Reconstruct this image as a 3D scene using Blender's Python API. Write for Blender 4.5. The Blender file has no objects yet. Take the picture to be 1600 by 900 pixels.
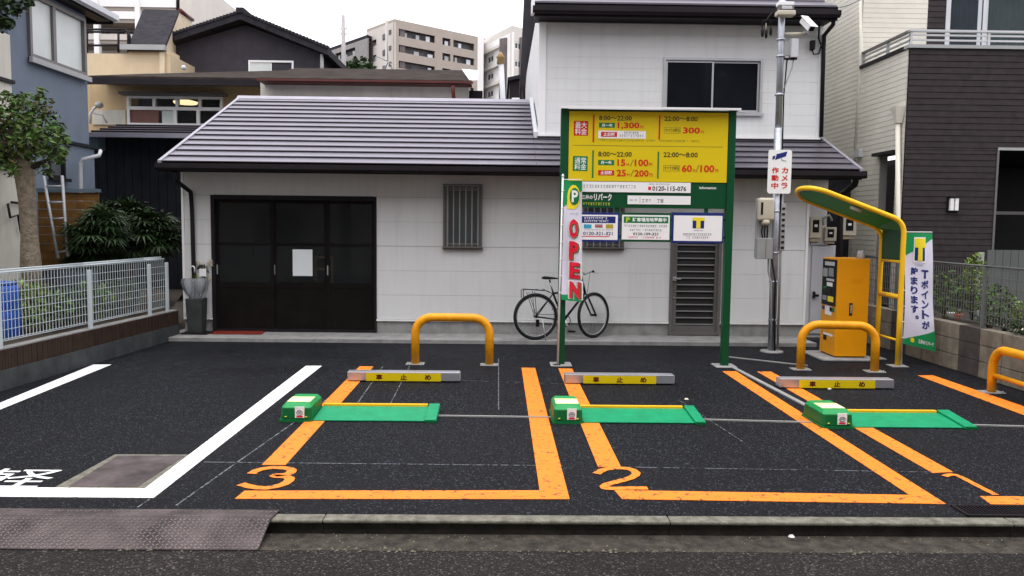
import bpy, bmesh, math, random
from mathutils import Vector, Matrix
random.seed(7)
rad = math.radians
sc = bpy.context.scene
COL = sc.collection

# ------------------------------------------------------------------ camera
EYE = 1.70
FPX = 1258.0
YAW, PITCH, ROLL = 0.0152, 0.0786, 0.0110
_f = Vector((math.sin(YAW)*math.cos(PITCH), math.cos(YAW)*math.cos(PITCH), -math.sin(PITCH)))
_r0 = Vector((math.cos(YAW), -math.sin(YAW), 0.0))
_u0 = _r0.cross(_f)
_r = _r0*math.cos(ROLL) + _u0*math.sin(ROLL)
_u = _u0*math.cos(ROLL) - _r0*math.sin(ROLL)
cam_data = bpy.data.cameras.new('camera')
cam = bpy.data.objects.new('camera', cam_data)
COL.objects.link(cam)
cam.matrix_world = Matrix(((_r.x, _u.x, -_f.x, 0), (_r.y, _u.y, -_f.y, 0), (_r.z, _u.z, -_f.z, EYE), (0, 0, 0, 1)))
cam_data.sensor_width = 36.0
cam_data.lens = 36.0*FPX/1600.0
cam_data.clip_start = 0.05
cam_data.clip_end = 3000
sc.camera = cam

# ------------------------------------------------------------------ world, sun, exposure
world = bpy.data.worlds.new("World"); sc.world = world; world.use_nodes = True
SUN_EL, SUN_AZ = rad(76), rad(190)      # azimuth clockwise from +Y
wn = world.node_tree.nodes; wl = world.node_tree.links
bg = wn['Background']
sky = wn.new('ShaderNodeTexSky'); sky.sky_type = 'NISHITA'; sky.sun_disc = False
sky.sun_elevation = SUN_EL; sky.sun_rotation = SUN_AZ
sky.air_density = 1.0; sky.dust_density = 6.0
hs = wn.new('ShaderNodeHueSaturation'); hs.inputs['Saturation'].default_value = 0.12
wl.new(sky.outputs[0], hs.inputs['Color'])
mixw = wn.new('ShaderNodeMixRGB'); mixw.inputs[0].default_value = 0.86
mixw.inputs[2].default_value = (11.0, 10.8, 11.4, 1)      # the even white cloud layer
wl.new(hs.outputs[0], mixw.inputs[1]); wl.new(mixw.outputs[0], bg.inputs['Color'])
bg.inputs['Strength'].default_value = 0.15
sun_data = bpy.data.lights.new('sun', 'SUN'); sun = bpy.data.objects.new('sun', sun_data); COL.objects.link(sun)
sun_data.energy = 1.5; sun_data.angle = rad(60); sun_data.color = (1.0, 0.97, 0.93)
_sd = Vector((math.sin(SUN_AZ)*math.cos(SUN_EL), math.cos(SUN_AZ)*math.cos(SUN_EL), math.sin(SUN_EL)))
sun.rotation_euler = _sd.to_track_quat('Z', 'Y').to_euler()
sun.location = _sd*40
sc.view_settings.view_transform = 'Standard'
sc.view_settings.look = 'None'
sc.view_settings.exposure = 0.36
sc.view_settings.gamma = 1.0
sc.view_settings.use_curve_mapping = False

# ------------------------------------------------------------------ where a pixel of the 1600x900 photograph lies on a real plane
def ray(px, py):
    return (_f*FPX + _r*(px-800.0) - _u*(py-450.0)).normalized()
def P(px, py, Y):
    d = ray(px, py); t = Y/d.y
    return Vector((d.x*t, Y, EYE+d.z*t))
def G(px, py, z=0.0):
    d = ray(px, py); t = (z-EYE)/d.z
    return Vector((d.x*t, d.y*t, z))
def PX(px, py, X):
    d = ray(px, py); t = X/d.x
    return Vector((X, d.y*t, EYE+d.z*t))
def R(x0, y0, x1, y1, Y):      # rectangle on a facade plane: X0, X1, Z0, Z1
    a, b, c, d = P(x0, y0, Y), P(x0, y1, Y), P(x1, y0, Y), P(x1, y1, Y)
    return (a.x+b.x)/2, (c.x+d.x)/2, (b.z+d.z)/2, (a.z+c.z)/2

# ------------------------------------------------------------------ materials
MATS = {}
def mat(name, col, rough=0.6, metal=0.0, var=0.12, scale=3.0, bump=0.0, bscale=60.0, spec=0.3, island=0.0, streak=0.0, trans=0.0, emit=0.0, ior=1.45):
    if name in MATS: return MATS[name]
    m = bpy.data.materials.new(name); m.use_nodes = True
    nt = m.node_tree; n = nt.nodes; l = nt.links
    b = n['Principled BSDF']
    b.inputs['Roughness'].default_value = rough
    b.inputs['Metallic'].default_value = metal
    b.inputs['Specular IOR Level'].default_value = spec
    b.inputs['Transmission Weight'].default_value = trans
    b.inputs['IOR'].default_value = ior
    g = n.new('ShaderNodeNewGeometry')
    pos = g.outputs['Position']
    cur = None
    def mixc(fac, a, bcol, blend='MIX'):
        mx = n.new('ShaderNodeMixRGB'); mx.blend_type = blend
        for sck, v in ((mx.inputs[0], fac), (mx.inputs[1], a), (mx.inputs[2], bcol)):
            if hasattr(v, 'is_output') or isinstance(v, bpy.types.NodeSocket): l.new(v, sck)
            else: sck.default_value = v
        return mx.outputs[0]
    c4 = lambda k: (min(1, col[0]*k), min(1, col[1]*k), min(1, col[2]*k), 1)
    no = n.new('ShaderNodeTexNoise'); no.inputs['Scale'].default_value = scale; no.inputs['Detail'].default_value = 6; no.inputs['Roughness'].default_value = 0.62
    l.new(pos, no.inputs['Vector'])
    rp = n.new('ShaderNodeMapRange'); rp.inputs[1].default_value = 0.3; rp.inputs[2].default_value = 0.7; l.new(no.outputs[0], rp.inputs[0])
    cur = mixc(rp.outputs[0], c4(1-var), c4(1+var))
    if streak > 0:
        mp = n.new('ShaderNodeMapping'); mp.inputs['Scale'].default_value = (7, 7, 0.5); l.new(pos, mp.inputs[0])
        n2 = n.new('ShaderNodeTexNoise'); n2.inputs['Scale'].default_value = 1.6; n2.inputs['Detail'].default_value = 5; l.new(mp.outputs[0], n2.inputs['Vector'])
        r2 = n.new('ShaderNodeMapRange'); r2.inputs[1].default_value = 0.48; r2.inputs[2].default_value = 0.78; r2.inputs[4].default_value = streak; l.new(n2.outputs[0], r2.inputs[0])
        cur = mixc(r2.outputs[0], cur, (col[0]*0.45, col[1]*0.43, col[2]*0.40, 1))
    if island > 0:
        ri = n.new('ShaderNodeMapRange'); ri.inputs[3].default_value = 1-island; ri.inputs[4].default_value = 1+island; l.new(g.outputs['Random Per Island'], ri.inputs[0])
        hv = n.new('ShaderNodeHueSaturation'); l.new(cur, hv.inputs['Color']); l.new(ri.outputs[0], hv.inputs['Value']); 
        rh = n.new('ShaderNodeMapRange'); rh.inputs[3].default_value = 0.5-0.05*island; rh.inputs[4].default_value = 0.5+0.05*island; l.new(g.outputs['Random Per Island'], rh.inputs[0]); l.new(rh.outputs[0], hv.inputs['Hue'])
        cur = hv.outputs[0]
    l.new(cur, b.inputs['Base Color'])
    if bump > 0:
        nb = n.new('ShaderNodeTexNoise'); nb.inputs['Scale'].default_value = bscale; nb.inputs['Detail'].default_value = 4; l.new(pos, nb.inputs['Vector'])
        bp = n.new('ShaderNodeBump'); bp.inputs['Strength'].default_value = 1.0; bp.inputs['Distance'].default_value = bump; l.new(nb.outputs[0], bp.inputs['Height']); l.new(bp.outputs[0], b.inputs['Normal'])
    if emit > 0:
        b.inputs['Emission Color'].default_value = (col[0], col[1], col[2], 1); b.inputs['Emission Strength'].default_value = emit
    MATS[name] = m
    return m

def asphalt(name, base, speck, fine, bumpd, rough):
    m = bpy.data.materials.new(name); m.use_nodes = True; MATS[name] = m
    nt = m.node_tree; n = nt.nodes; l = nt.links; b = n['Principled BSDF']
    pos = n.new('ShaderNodeNewGeometry').outputs['Position']
    vo = n.new('ShaderNodeTexVoronoi'); vo.inputs['Scale'].default_value = fine; l.new(pos, vo.inputs['Vector'])
    sep = n.new('ShaderNodeSeparateColor'); l.new(vo.outputs['Color'], sep.inputs[0])
    ra = n.new('ShaderNodeValToRGB'); l.new(sep.outputs[0], ra.inputs[0])
    e = ra.color_ramp.elements
    e[0].position = 0.0; e[0].color = (*[c*0.55 for c in base], 1)
    e[1].position = 1.0; e[1].color = (*speck, 1)
    k = e.new(0.62); k.color = (*base, 1)
    k = e.new(0.90); k.color = (*[c*1.7 for c in base], 1)
    big = n.new('ShaderNodeTexNoise'); big.inputs['Scale'].default_value = 0.9; big.inputs['Detail'].default_value = 7; big.inputs['Roughness'].default_value = 0.6; l.new(pos, big.inputs['Vector'])
    mr = n.new('ShaderNodeMapRange'); mr.inputs[1].default_value = 0.3; mr.inputs[2].default_value = 0.7; mr.inputs[3].default_value = 0.62; mr.inputs[4].default_value = 1.4; l.new(big.outputs[0], mr.inputs[0])
    mu = n.new('ShaderNodeMixRGB'); mu.blend_type = 'MULTIPLY'; mu.inputs[0].default_value = 1; l.new(ra.outputs[0], mu.inputs[1]); l.new(mr.outputs[0], mu.inputs[2])
    l.new(mu.outputs[0], b.inputs['Base Color'])
    rr = n.new('ShaderNodeMapRange'); rr.inputs[1].default_value = 0.35; rr.inputs[2].default_value = 0.65; rr.inputs[3].default_value = rough-0.12; rr.inputs[4].default_value = rough+0.1; l.new(big.outputs[0], rr.inputs[0]); l.new(rr.outputs[0], b.inputs['Roughness'])
    b.inputs['Specular IOR Level'].default_value = 0.12
    bp = n.new('ShaderNodeBump'); bp.inputs['Distance'].default_value = bumpd; bp.inputs['Strength'].default_value = 1; l.new(vo.outputs['Distance'], bp.inputs['Height']); l.new(bp.outputs[0], b.inputs['Normal'])
    return m

def worn_paint(name, col, under, wear):
    m = bpy.data.materials.new(name); m.use_nodes = True; MATS[name] = m
    nt = m.node_tree; n = nt.nodes; l = nt.links; b = n['Principled BSDF']
    pos = n.new('ShaderNodeNewGeometry').outputs['Position']
    a = n.new('ShaderNodeTexNoise'); a.inputs['Scale'].default_value = 17; a.inputs['Detail'].default_value = 8; a.inputs['Roughness'].default_value = 0.75; l.new(pos, a.inputs['Vector'])
    r = n.new('ShaderNodeMapRange'); r.inputs[1].default_value = wear; r.inputs[2].default_value = wear+0.03; l.new(a.outputs[0], r.inputs[0])
    c = n.new('ShaderNodeTexNoise'); c.inputs['Scale'].default_value = 4; c.inputs['Detail'].default_value = 5; l.new(pos, c.inputs['Vector'])
    m1 = n.new('ShaderNodeMixRGB'); l.new(c.outputs[0], m1.inputs[0]); m1.inputs[1].default_value = (*[x*0.86 for x in col], 1); m1.inputs[2].default_value = (*[min(1, x*1.1) for x in col], 1)
    m2 = n.new('ShaderNodeMixRGB'); l.new(r.outputs[0], m2.inputs[0]); l.new(m1.outputs[0], m2.inputs[1]); m2.inputs[2].default_value = (*under, 1)
    l.new(m2.outputs[0], b.inputs['Base Color']); b.inputs['Roughness'].default_value = 0.6; b.inputs['Specular IOR Level'].default_value = 0.3
    v = n.new('ShaderNodeTexVoronoi'); v.inputs['Scale'].default_value = 110; l.new(pos, v.inputs['Vector'])
    bp = n.new('ShaderNodeBump'); bp.inputs['Distance'].default_value = 0.002; l.new(v.outputs['Distance'], bp.inputs['Height']); l.new(bp.outputs[0], b.inputs['Normal'])
    return m

# ------------------------------------------------------------------ mesh building
class MB:
    def __init__(s): s.v = []; s.f = []; s.sm = []
    def add(s, vs, fs, smooth=False):
        k = len(s.v); s.v += [tuple(p) for p in vs]; s.f += [tuple(i+k for i in f) for f in fs]; s.sm += [smooth]*len(fs); return s
    def box(s, x0, x1, y0, y1, z0, z1, F=None):
        if x0 > x1: x0, x1 = x1, x0
        if y0 > y1: y0, y1 = y1, y0
        if z0 > z1: z0, z1 = z1, z0
        vs = [(x0,y0,z0),(x1,y0,z0),(x1,y1,z0),(x0,y1,z0),(x0,y0,z1),(x1,y0,z1),(x1,y1,z1),(x0,y1,z1)]
        if F: vs = [F(*p) for p in vs]
        return s.add(vs, [(0,3,2,1),(4,5,6,7),(0,1,5,4),(1,2,6,5),(2,3,7,6),(3,0,4,7)])
    def prism(s, a, b):        # two equal rings of points, joined and capped
        n = len(a); return s.add(list(a)+list(b), [tuple(range(n))[::-1], tuple(range(n, 2*n))] + [(i, (i+1) % n, n+(i+1) % n, n+i) for i in range(n)])
    def tube(s, pts, r, seg=8, closed=False, caps=True):
        pts = [Vector(p) for p in pts]; n = len(pts)
        rs = r if isinstance(r, (list, tuple)) else [r]*n
        tan = []
        for i in range(n):
            a = pts[(i-1) % n] if (closed or i > 0) else pts[i]; b = pts[(i+1) % n] if (closed or i < n-1) else pts[i]
            t = (b-a); tan.append(t.normalized() if t.length > 1e-9 else Vector((0,0,1)))
        up = Vector((0,0,1)) if abs(tan[0].z) < 0.9 else Vector((1,0,0))
        nrm = tan[0].cross(up).normalized(); rings = []
        for i in range(n):
            nrm = (nrm - tan[i]*nrm.dot(tan[i])); nrm = nrm.normalized() if nrm.length > 1e-6 else tan[i].orthogonal().normalized()
            bi = tan[i].cross(nrm)
            rings.append([pts[i] + (nrm*math.cos(2*math.pi*k/seg) + bi*math.sin(2*math.pi*k/seg))*rs[i] for k in range(seg)])
        vs = [p for g in rings for p in g]; fs = []
        m = n if closed else n-1
        for i in range(m):
            j = (i+1) % n
            for k in range(seg): fs.append((i*seg+k, i*seg+(k+1) % seg, j*seg+(k+1) % seg, j*seg+k))
        s.add(vs, fs, True)
        if caps and not closed:
            k0 = len(s.v)-n*seg
            s.f += [tuple(k0+i for i in range(seg))[::-1], tuple(k0+(n-1)*seg+i for i in range(seg))]; s.sm += [False, False]
        return s
    def lathe(s, c, prof, seg=16):
        vs = []; fs = []
        for r_, z in prof:
            for k in range(seg): a = 2*math.pi*k/seg; vs.append((c[0]+r_*math.cos(a), c[1]+r_*math.sin(a), c[2]+z))
        for i in range(len(prof)-1):
            for k in range(seg): fs.append((i*seg+k, i*seg+(k+1) % seg, (i+1)*seg+(k+1) % seg, (i+1)*seg+k))
        fs.append(tuple(range(seg))[::-1]); fs.append(tuple(range((len(prof)-1)*seg, len(prof)*seg)))
        return s.add(vs, fs, True)
    def build(s, name, material, parent=None, bevel=0.0, kind=None, world=True, label=None):
        me = bpy.data.meshes.new(name)
        vs = s.v
        if parent is not None and world:
            inv = WM[parent.name].inverted(); vs = [inv @ Vector(p) for p in vs]
        me.from_pydata([tuple(p) for p in vs], [], s.f)
        me.polygons.foreach_set('use_smooth', s.sm)
        if bevel > 0:
            bm = bmesh.new(); bm.from_mesh(me)
            es = [e for e in bm.edges if len(e.link_faces) == 2 and e.calc_face_angle(0) > 0.6]
            bmesh.ops.bevel(bm, geom=es, offset=bevel, offset_type='OFFSET', segments=2, profile=0.5, affect='EDGES', clamp_overlap=True)
            bm.to_mesh(me); bm.free()
        me.materials.append(material); me.update()
        o = bpy.data.objects.new(name, me); COL.objects.link(o)
        if parent is not None: o.parent = parent; WM[o.name] = WM[parent.name].copy()
        else: WM[o.name] = Matrix.Identity(4)
        if kind: o['kind'] = kind
        if label: o['label'] = label
        return o
WM = {}
def bx(*a): return MB().box(*a)
def thing(name, label, cat, loc=(0,0,0), rz=0.0, group=None):
    o = bpy.data.objects.new(name, None); COL.objects.link(o); o.empty_display_size = 0.2
    o.location = loc; o.rotation_euler = (0,0,rz)
    WM[o.name] = Matrix.Translation(loc) @ Matrix.Rotation(rz, 4, 'Z')
    o['label'] = label; o['category'] = cat
    if group: o['group'] = group
    return o
def tag(o, label, cat, group=None):
    o['label'] = label; o['category'] = cat
    if group: o['group'] = group
    return o
def kids(o): return [c for c in COL.objects if c.parent == o]
def copy_tree(o, loc, label=None, rz=None):
    def rec(s, par):
        c = s.copy(); COL.objects.link(c); c.parent = par; WM[c.name] = WM[s.name].copy()
        for k in KID.get(s.name, []): rec(k, c)
        return c
    KID.clear()
    for c in COL.objects:
        if c.parent: KID.setdefault(c.parent.name, []).append(c)
    r = rec(o, None); r.location = loc
    if rz is not None: r.rotation_euler = (0, 0, rz)
    WM[r.name] = Matrix.Translation(loc) @ Matrix.Rotation(r.rotation_euler[2], 4, 'Z')
    if label: r['label'] = label
    return r
KID = {}

def text(body, x0, x1, y0, y1, F, material, parent, bold=0.02, thick=0.002, name='lettering', align=True, spacing=1.0):
    """letters fitted into a rectangle of the plane that F(u, v, w) describes"""
    c = bpy.data.curves.new('txt', 'FONT'); c.body = body; c.size = 1.0; c.offset = bold; c.resolution_u = 2; c.space_character = spacing; c.space_line = 0.95
    c.align_x = 'CENTER'
    o = bpy.data.objects.new('txt', c); COL.objects.link(o)
    me = bpy.data.meshes.new_from_object(o.evaluated_get(bpy.context.evaluated_depsgraph_get()))
    bpy.data.objects.remove(o); bpy.data.curves.remove(c)
    xs = [v.co.x for v in me.vertices]; ys = [v.co.y for v in me.vertices]
    a, b, cc, d = min(xs), max(xs), min(ys), max(ys)
    mb = MB(); vs = [F(x0+(v.co.x-a)/(b-a)*(x1-x0), y0+(v.co.y-cc)/(d-cc)*(y1-y0), thick) for v in me.vertices]
    mb.add(vs, [tuple(p.vertices) for p in me.polygons])
    bpy.data.meshes.remove(me)
    ob = mb.build(name, material, parent)
    ob['kind'] = 'stuff' if False else ob.get('kind', '') or ''
    if not ob['kind']: del ob['kind']
    return ob

def wall_cells(u0, u1, z0, z1, openings):
    us = sorted({u0, u1, *[min(max(o[0], u0), u1) for o in openings], *[min(max(o[1], u0), u1) for o in openings]})
    zs = sorted({z0, z1, *[min(max(o[2], z0), z1) for o in openings], *[min(max(o[3], z0), z1) for o in openings]})
    out = []
    for j in range(len(zs)-1):
        run = None
        for i in range(len(us)-1):
            cu, cz = (us[i]+us[i+1])/2, (zs[j]+zs[j+1])/2
            solid = not any(o[0] < cu < o[1] and o[2] < cz < o[3] for o in openings)
            if solid: run = [run[0], us[i+1]] if run else [us[i], us[i+1]]
            if (not solid or i == len(us)-2) and run: out.append((run[0], run[1], zs[j], zs[j+1])); run = None
    return out
def boards(name, u0, u1, z0, z1, h, gap, openings, thick, F, material, parent, lap=0.0, jitter=0.0):
    """horizontal boards as single pieces; F maps (u, depth, z) to the world"""
    n = max(1, round((z1-z0)/h)); h = (z1-z0)/n
    for i in range(n):
        a, b = z0+i*h, z0+(i+1)*h-gap
        for (p, q, r_, s_) in wall_cells(u0, u1, a, b, openings):
            if s_-r_ < 0.012 or q-p < 0.01: continue
            t = thick+random.uniform(0, jitter)
            if lap: 
                vs = [(p,0,r_),(q,0,r_),(q,0,s_),(p,0,s_)]
                A = [F(p,-t-lap,r_), F(p,-t,s_), F(p,0.0,s_), F(p,0.0,r_)]; B = [F(q,-t-lap,r_), F(q,-t,s_), F(q,0.0,s_), F(q,0.0,r_)]
                MB().prism(A, B).build(name, material, parent)
            else: MB().box(p, q, -t, 0.0, r_, s_, F).build(name, material, parent)
def frame_rect(mb, x0, x1, z0, z1, w, y0, y1, F=None):
    mb.box(x0, x1, y0, y1, z1-w, z1, F); mb.box(x0, x1, y0, y1, z0, z0+w, F)
    mb.box(x0, x0+w, y0, y1, z0+w, z1-w, F); mb.box(x1-w, x1, y0, y1, z0+w, z1-w, F); return mb
def arc(c, r, a0, a1, n, ux, uz):
    return [Vector(c) + Vector(ux)*(r*math.cos(a0+(a1-a0)*i/n)) + Vector(uz)*(r*math.sin(a0+(a1-a0)*i/n)) for i in range(n+1)]
def leaves(mb, c, rad3, n, size, up=0.3, hollow=0.35):
    c = Vector(c)
    for _ in range(n):
        d = Vector((random.gauss(0,1), random.gauss(0,1), random.gauss(0,1))).normalized(); r_ = random.uniform(hollow, 1.0)**0.6
        p = c + Vector((d.x*rad3[0]*r_, d.y*rad3[1]*r_, d.z*rad3[2]*r_))
        a = (Vector((random.gauss(0,1), random.gauss(0,1), random.gauss(0,0.6))) ).normalized(); nn = (Vector((random.gauss(0,1), random.gauss(0,1), random.gauss(up*2,1)))).normalized()
        b = nn.cross(a).normalized(); s_ = size*random.uniform(0.6, 1.35)
        mb.add([p-a*s_, p-b*s_*0.42+nn*s_*0.12, p+a*s_, p+b*s_*0.42+nn*s_*0.12], [(0,1,2,3)])
    return mb
IDF = lambda x, y, z: (x, y, z)

# colours
M = dict(
  lot = asphalt('lot_asphalt', (0.0054,0.0060,0.0084), (0.058,0.063,0.080), 105, 0.007, 0.66),
  road = asphalt('road_asphalt', (0.022,0.019,0.0185), (0.11,0.095,0.085), 110, 0.007, 0.8),
  orange = worn_paint('orange_paint', (0.84,0.222,0.014), (0.17,0.06,0.03), 0.565),
  white_line = worn_paint('white_paint', (0.82,0.82,0.82), (0.26,0.26,0.27), 0.585),
  chalk = worn_paint('chalk', (0.15,0.165,0.18), (0.012,0.013,0.016), 0.49),
  conduit = mat('grey_conduit', (0.27,0.27,0.26), 0.7),
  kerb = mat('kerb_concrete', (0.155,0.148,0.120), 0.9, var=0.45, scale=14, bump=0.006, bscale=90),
  kerb_face = mat('dark_kerb_face', (0.035,0.031,0.026), 0.85, var=0.4, scale=8, bump=0.006, bscale=60),  # upright face of the kerb, a much darker tone than its top
  gutter = mat('gutter_concrete', (0.042,0.036,0.029), 0.9, var=0.7, scale=12, bump=0.008, bscale=70),
  concrete = mat('concrete', (0.26,0.26,0.255), 0.85, var=0.25, scale=5, bump=0.003, bscale=80, streak=0.35),
  dconcrete = mat('dark_concrete', (0.046,0.052,0.054), 0.85, var=0.35, scale=4, bump=0.004, bscale=60, streak=0.4),
  wallboard = mat('white_siding', (0.675,0.683,0.682), 0.6, var=0.03, scale=1.2, bump=0.0012, bscale=45, streak=0.16),
  white = mat('white_coating', (0.78,0.78,0.78), 0.45, var=0.05),
  roofmetal = mat('roof_metal', (0.190,0.178,0.215), 0.38, metal=0.75, var=0.10, scale=2.2, spec=0.5, bump=0.0008, bscale=25),
  roofmetal2 = mat('roof_trim_metal', (0.32,0.31,0.36), 0.35, metal=0.5, var=0.1),
  dark = mat('dark_brown_metal', (0.016,0.013,0.016), 0.5, var=0.2, spec=0.15),
  black = mat('black_plastic', (0.010,0.010,0.011), 0.5, spec=0.15),
  doorbrown = mat('dark_door_board', (0.0095,0.008,0.0075), 0.55, var=0.25, scale=6, spec=0.08),
  glass = mat('window_glass', (0.010,0.011,0.015), 0.08, var=0.3, scale=1.0, spec=0.12),
  alu = mat('aluminium', (0.48,0.49,0.50), 0.4, metal=0.6, var=0.06),
  alud = mat('bronze_aluminium', (0.155,0.148,0.145), 0.45, metal=0.3, var=0.1),
  galv = mat('galvanised_steel', (0.42,0.44,0.49), 0.42, metal=0.7, var=0.15, scale=12),
  grey = mat('grey_paint', (0.33,0.34,0.34), 0.55, var=0.08),
  lgrey = mat('light_grey_paint', (0.52,0.53,0.56), 0.5, var=0.06),
  beige = mat('beige_plastic', (0.52,0.48,0.38), 0.5, var=0.08),
  yellow = mat('yellow_pipe', (0.74,0.31,0.008), 0.36, var=0.16, scale=7, streak=0.18, bump=0.0005, bscale=30),
  yellow2 = mat('canopy_yellow', (0.86,0.50,0.015), 0.35, var=0.07),
  machine = mat('machine_orange', (0.72,0.29,0.003), 0.42, var=0.05),
  sign_y = mat('sign_yellow', (0.66,0.50,0.005), 0.45, var=0.02),
  sign_g = mat('sign_green', (0.002,0.060,0.020), 0.42, var=0.06),
  flap_g = mat('flap_green', (0.002,0.25,0.105), 0.5, var=0.16, scale=9, bump=0.001, bscale=40),
  unit_g = mat('unit_green', (0.003,0.115,0.030), 0.42, var=0.12),
  lime = mat('edge_yellow', (0.85,0.46,0.015), 0.5),
  red = mat('print_red', (0.55,0.016,0.008), 0.5, var=0.02),
  pink = mat('banner_red', (0.66,0.012,0.035), 0.7, var=0.04),
  ink = mat('print_dark', (0.045,0.035,0.015), 0.5, var=0.02),
  navy = mat('print_navy', (0.012,0.022,0.16), 0.5, var=0.02),
  olive = mat('print_olive', (0.25,0.22,0.02), 0.6),
  sky_b = mat('print_sky', (0.03,0.33,0.50), 0.5),
  gold = mat('print_gold', (0.42,0.33,0.02), 0.5),
  green_p = mat('print_green', (0.006,0.17,0.05), 0.5, var=0.02),
  yel_p = mat('print_yellow', (0.80,0.66,0.02), 0.5, var=0.02),
  lime_p = mat('print_lime', (0.45,0.55,0.05), 0.5, var=0.02),
  white_p = mat('print_white', (0.80,0.80,0.80), 0.5, var=0.02),
  grey_p = mat('print_grey', (0.24,0.26,0.28), 0.5, var=0.02),
  cloth = mat('banner_cloth', (0.66,0.65,0.76), 0.85, var=0.05, scale=4),
  cloth_g = mat('banner_green', (0.012,0.26,0.08), 0.85, var=0.08),
  blue_wall = mat('blue_stucco', (0.140,0.172,0.220), 0.85, var=0.10, scale=2, bump=0.002, bscale=90, streak=0.15),
  cream = mat('cream_wall', (0.55,0.53,0.47), 0.85, var=0.12, scale=1.5, streak=0.25),
  beige_side = mat('beige_siding', (0.64,0.615,0.54), 0.75, var=0.08, scale=2.0, bump=0.002, bscale=40),
  brown_side = mat('brown_tile_siding', (0.040,0.033,0.035), 0.75, spec=0.1, var=0.22, scale=9, bump=0.003, bscale=55),
  yellow_wall = mat('ochre_wall', (0.50,0.37,0.21), 0.85, var=0.10, scale=1.5, streak=0.3),
  yellow_wall2 = mat('pale_ochre_wall', (0.58,0.47,0.32), 0.85, var=0.06, streak=0.1),
  roofbrown = mat('brown_slate', (0.038,0.031,0.027), 0.95, spec=0.05, var=0.4, scale=3, bump=0.004, bscale=25),
  roofdark = mat('dark_slate', (0.028,0.027,0.032), 0.9, spec=0.1, var=0.35, scale=4, bump=0.004, bscale=20),
  gable = mat('charcoal_wall', (0.050,0.046,0.056), 0.85, spec=0.1, var=0.15, streak=0.15),
  gutter_red = mat('red_brown_gutter', (0.10,0.028,0.025), 0.5),
  navy_wall = mat('navy_corrugated', (0.017,0.020,0.026), 0.7, spec=0.1, var=0.25, streak=0.3),
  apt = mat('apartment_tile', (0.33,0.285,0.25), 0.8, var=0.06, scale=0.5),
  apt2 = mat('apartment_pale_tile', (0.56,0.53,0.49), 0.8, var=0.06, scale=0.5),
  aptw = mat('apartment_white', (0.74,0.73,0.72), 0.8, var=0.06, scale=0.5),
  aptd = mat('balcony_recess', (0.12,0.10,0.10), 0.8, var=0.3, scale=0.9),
  farglass = mat('far_glass', (0.10,0.11,0.12), 0.5, var=0.5, scale=0.8, spec=0.1),
  woodf = mat('ochre_boards', (0.17,0.085,0.022), 0.8, var=0.4, scale=6, streak=0.4),
  brownboard = mat('brown_planter_board', (0.034,0.020,0.014), 0.75, var=0.25, scale=8, streak=0.3),
  trunk = mat('bark', (0.20,0.165,0.12), 0.9, var=0.4, scale=14, bump=0.02, bscale=28),
  branch = mat('dark_bark', (0.07,0.055,0.04), 0.9, var=0.3, bump=0.01, bscale=28),
  leaf = mat('leaf_green', (0.070,0.112,0.022), 0.55, var=0.3, scale=5, island=0.85),
  leafd = mat('leaf_dark', (0.026,0.048,0.016), 0.5, var=0.3, scale=5, island=0.5),
  leafy = mat('leaf_yellow_green', (0.15,0.21,0.04), 0.55, var=0.3, scale=5, island=0.5),
  petal = mat('petal_white', (0.65,0.60,0.50), 0.7, island=0.2),
  petal_o = mat('petal_orange', (0.55,0.12,0.04), 0.7, island=0.2),
  bluebin = mat('blue_plastic', (0.012,0.07,0.36), 0.4, var=0.08),
  fence_w = mat('white_wire', (0.50,0.56,0.58), 0.45, var=0.06),
  fence_d = mat('grey_wire', (0.11,0.12,0.115), 0.5, var=0.1),
  soil = mat('soil', (0.045,0.035,0.026), 0.95, var=0.4, scale=10, bump=0.02, bscale=30),
  blk1 = mat('block_tan', (0.185,0.165,0.130), 0.9, var=0.30, scale=6, bump=0.004, bscale=90, streak=0.45),
  blk2 = mat('block_brown', (0.060,0.052,0.048), 0.9, var=0.30, scale=6, bump=0.004, bscale=90, streak=0.3),
  blk3 = mat('block_grey', (0.125,0.120,0.105), 0.9, var=0.30, scale=6, bump=0.004, bscale=90, streak=0.45),
  rust = mat('rusty_steel', (0.074,0.058,0.058), 0.6, metal=0.2, var=0.65, scale=4, bump=0.002, bscale=70, streak=0.0),
  mat_red = mat('red_carpet', (0.17,0.018,0.010), 0.95, var=0.3, scale=20, bump=0.004, bscale=120),
  tyre = mat('tyre_rubber', (0.012,0.014,0.017), 0.7),
  bike = mat('bike_frame_paint', (0.016,0.020,0.030), 0.3, metal=0.5),
  chrome = mat('chrome', (0.55,0.56,0.58), 0.22, metal=0.9),
  clearp = mat('clear_plastic', (0.55,0.57,0.62), 0.25, var=0.1, trans=0.72, ior=1.1),
  wood = mat('pine_wood', (0.42,0.23,0.07), 0.6, var=0.2, scale=9),
  paper = mat('paper', (0.74,0.78,0.80), 0.8, var=0.02),
  lamp = mat('lamp_glow', (1.0,0.78,0.42), 0.5, emit=3.0),
  curtain = mat('pale_curtain', (0.42,0.56,0.56), 0.8, var=0.12, scale=3, streak=0.0),
  curtain_b = mat('blue_curtain', (0.20,0.32,0.42), 0.8, var=0.2, scale=3),
  frosted = mat('frosted_glass', (0.58,0.62,0.60), 0.35, var=0.12, scale=1.0),
  sticker = mat('sticker_pale_yellow', (0.74,0.74,0.36), 0.5),
  cpole = mat('concrete_pole', (0.36,0.34,0.35), 0.85, var=0.15),
)

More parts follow.
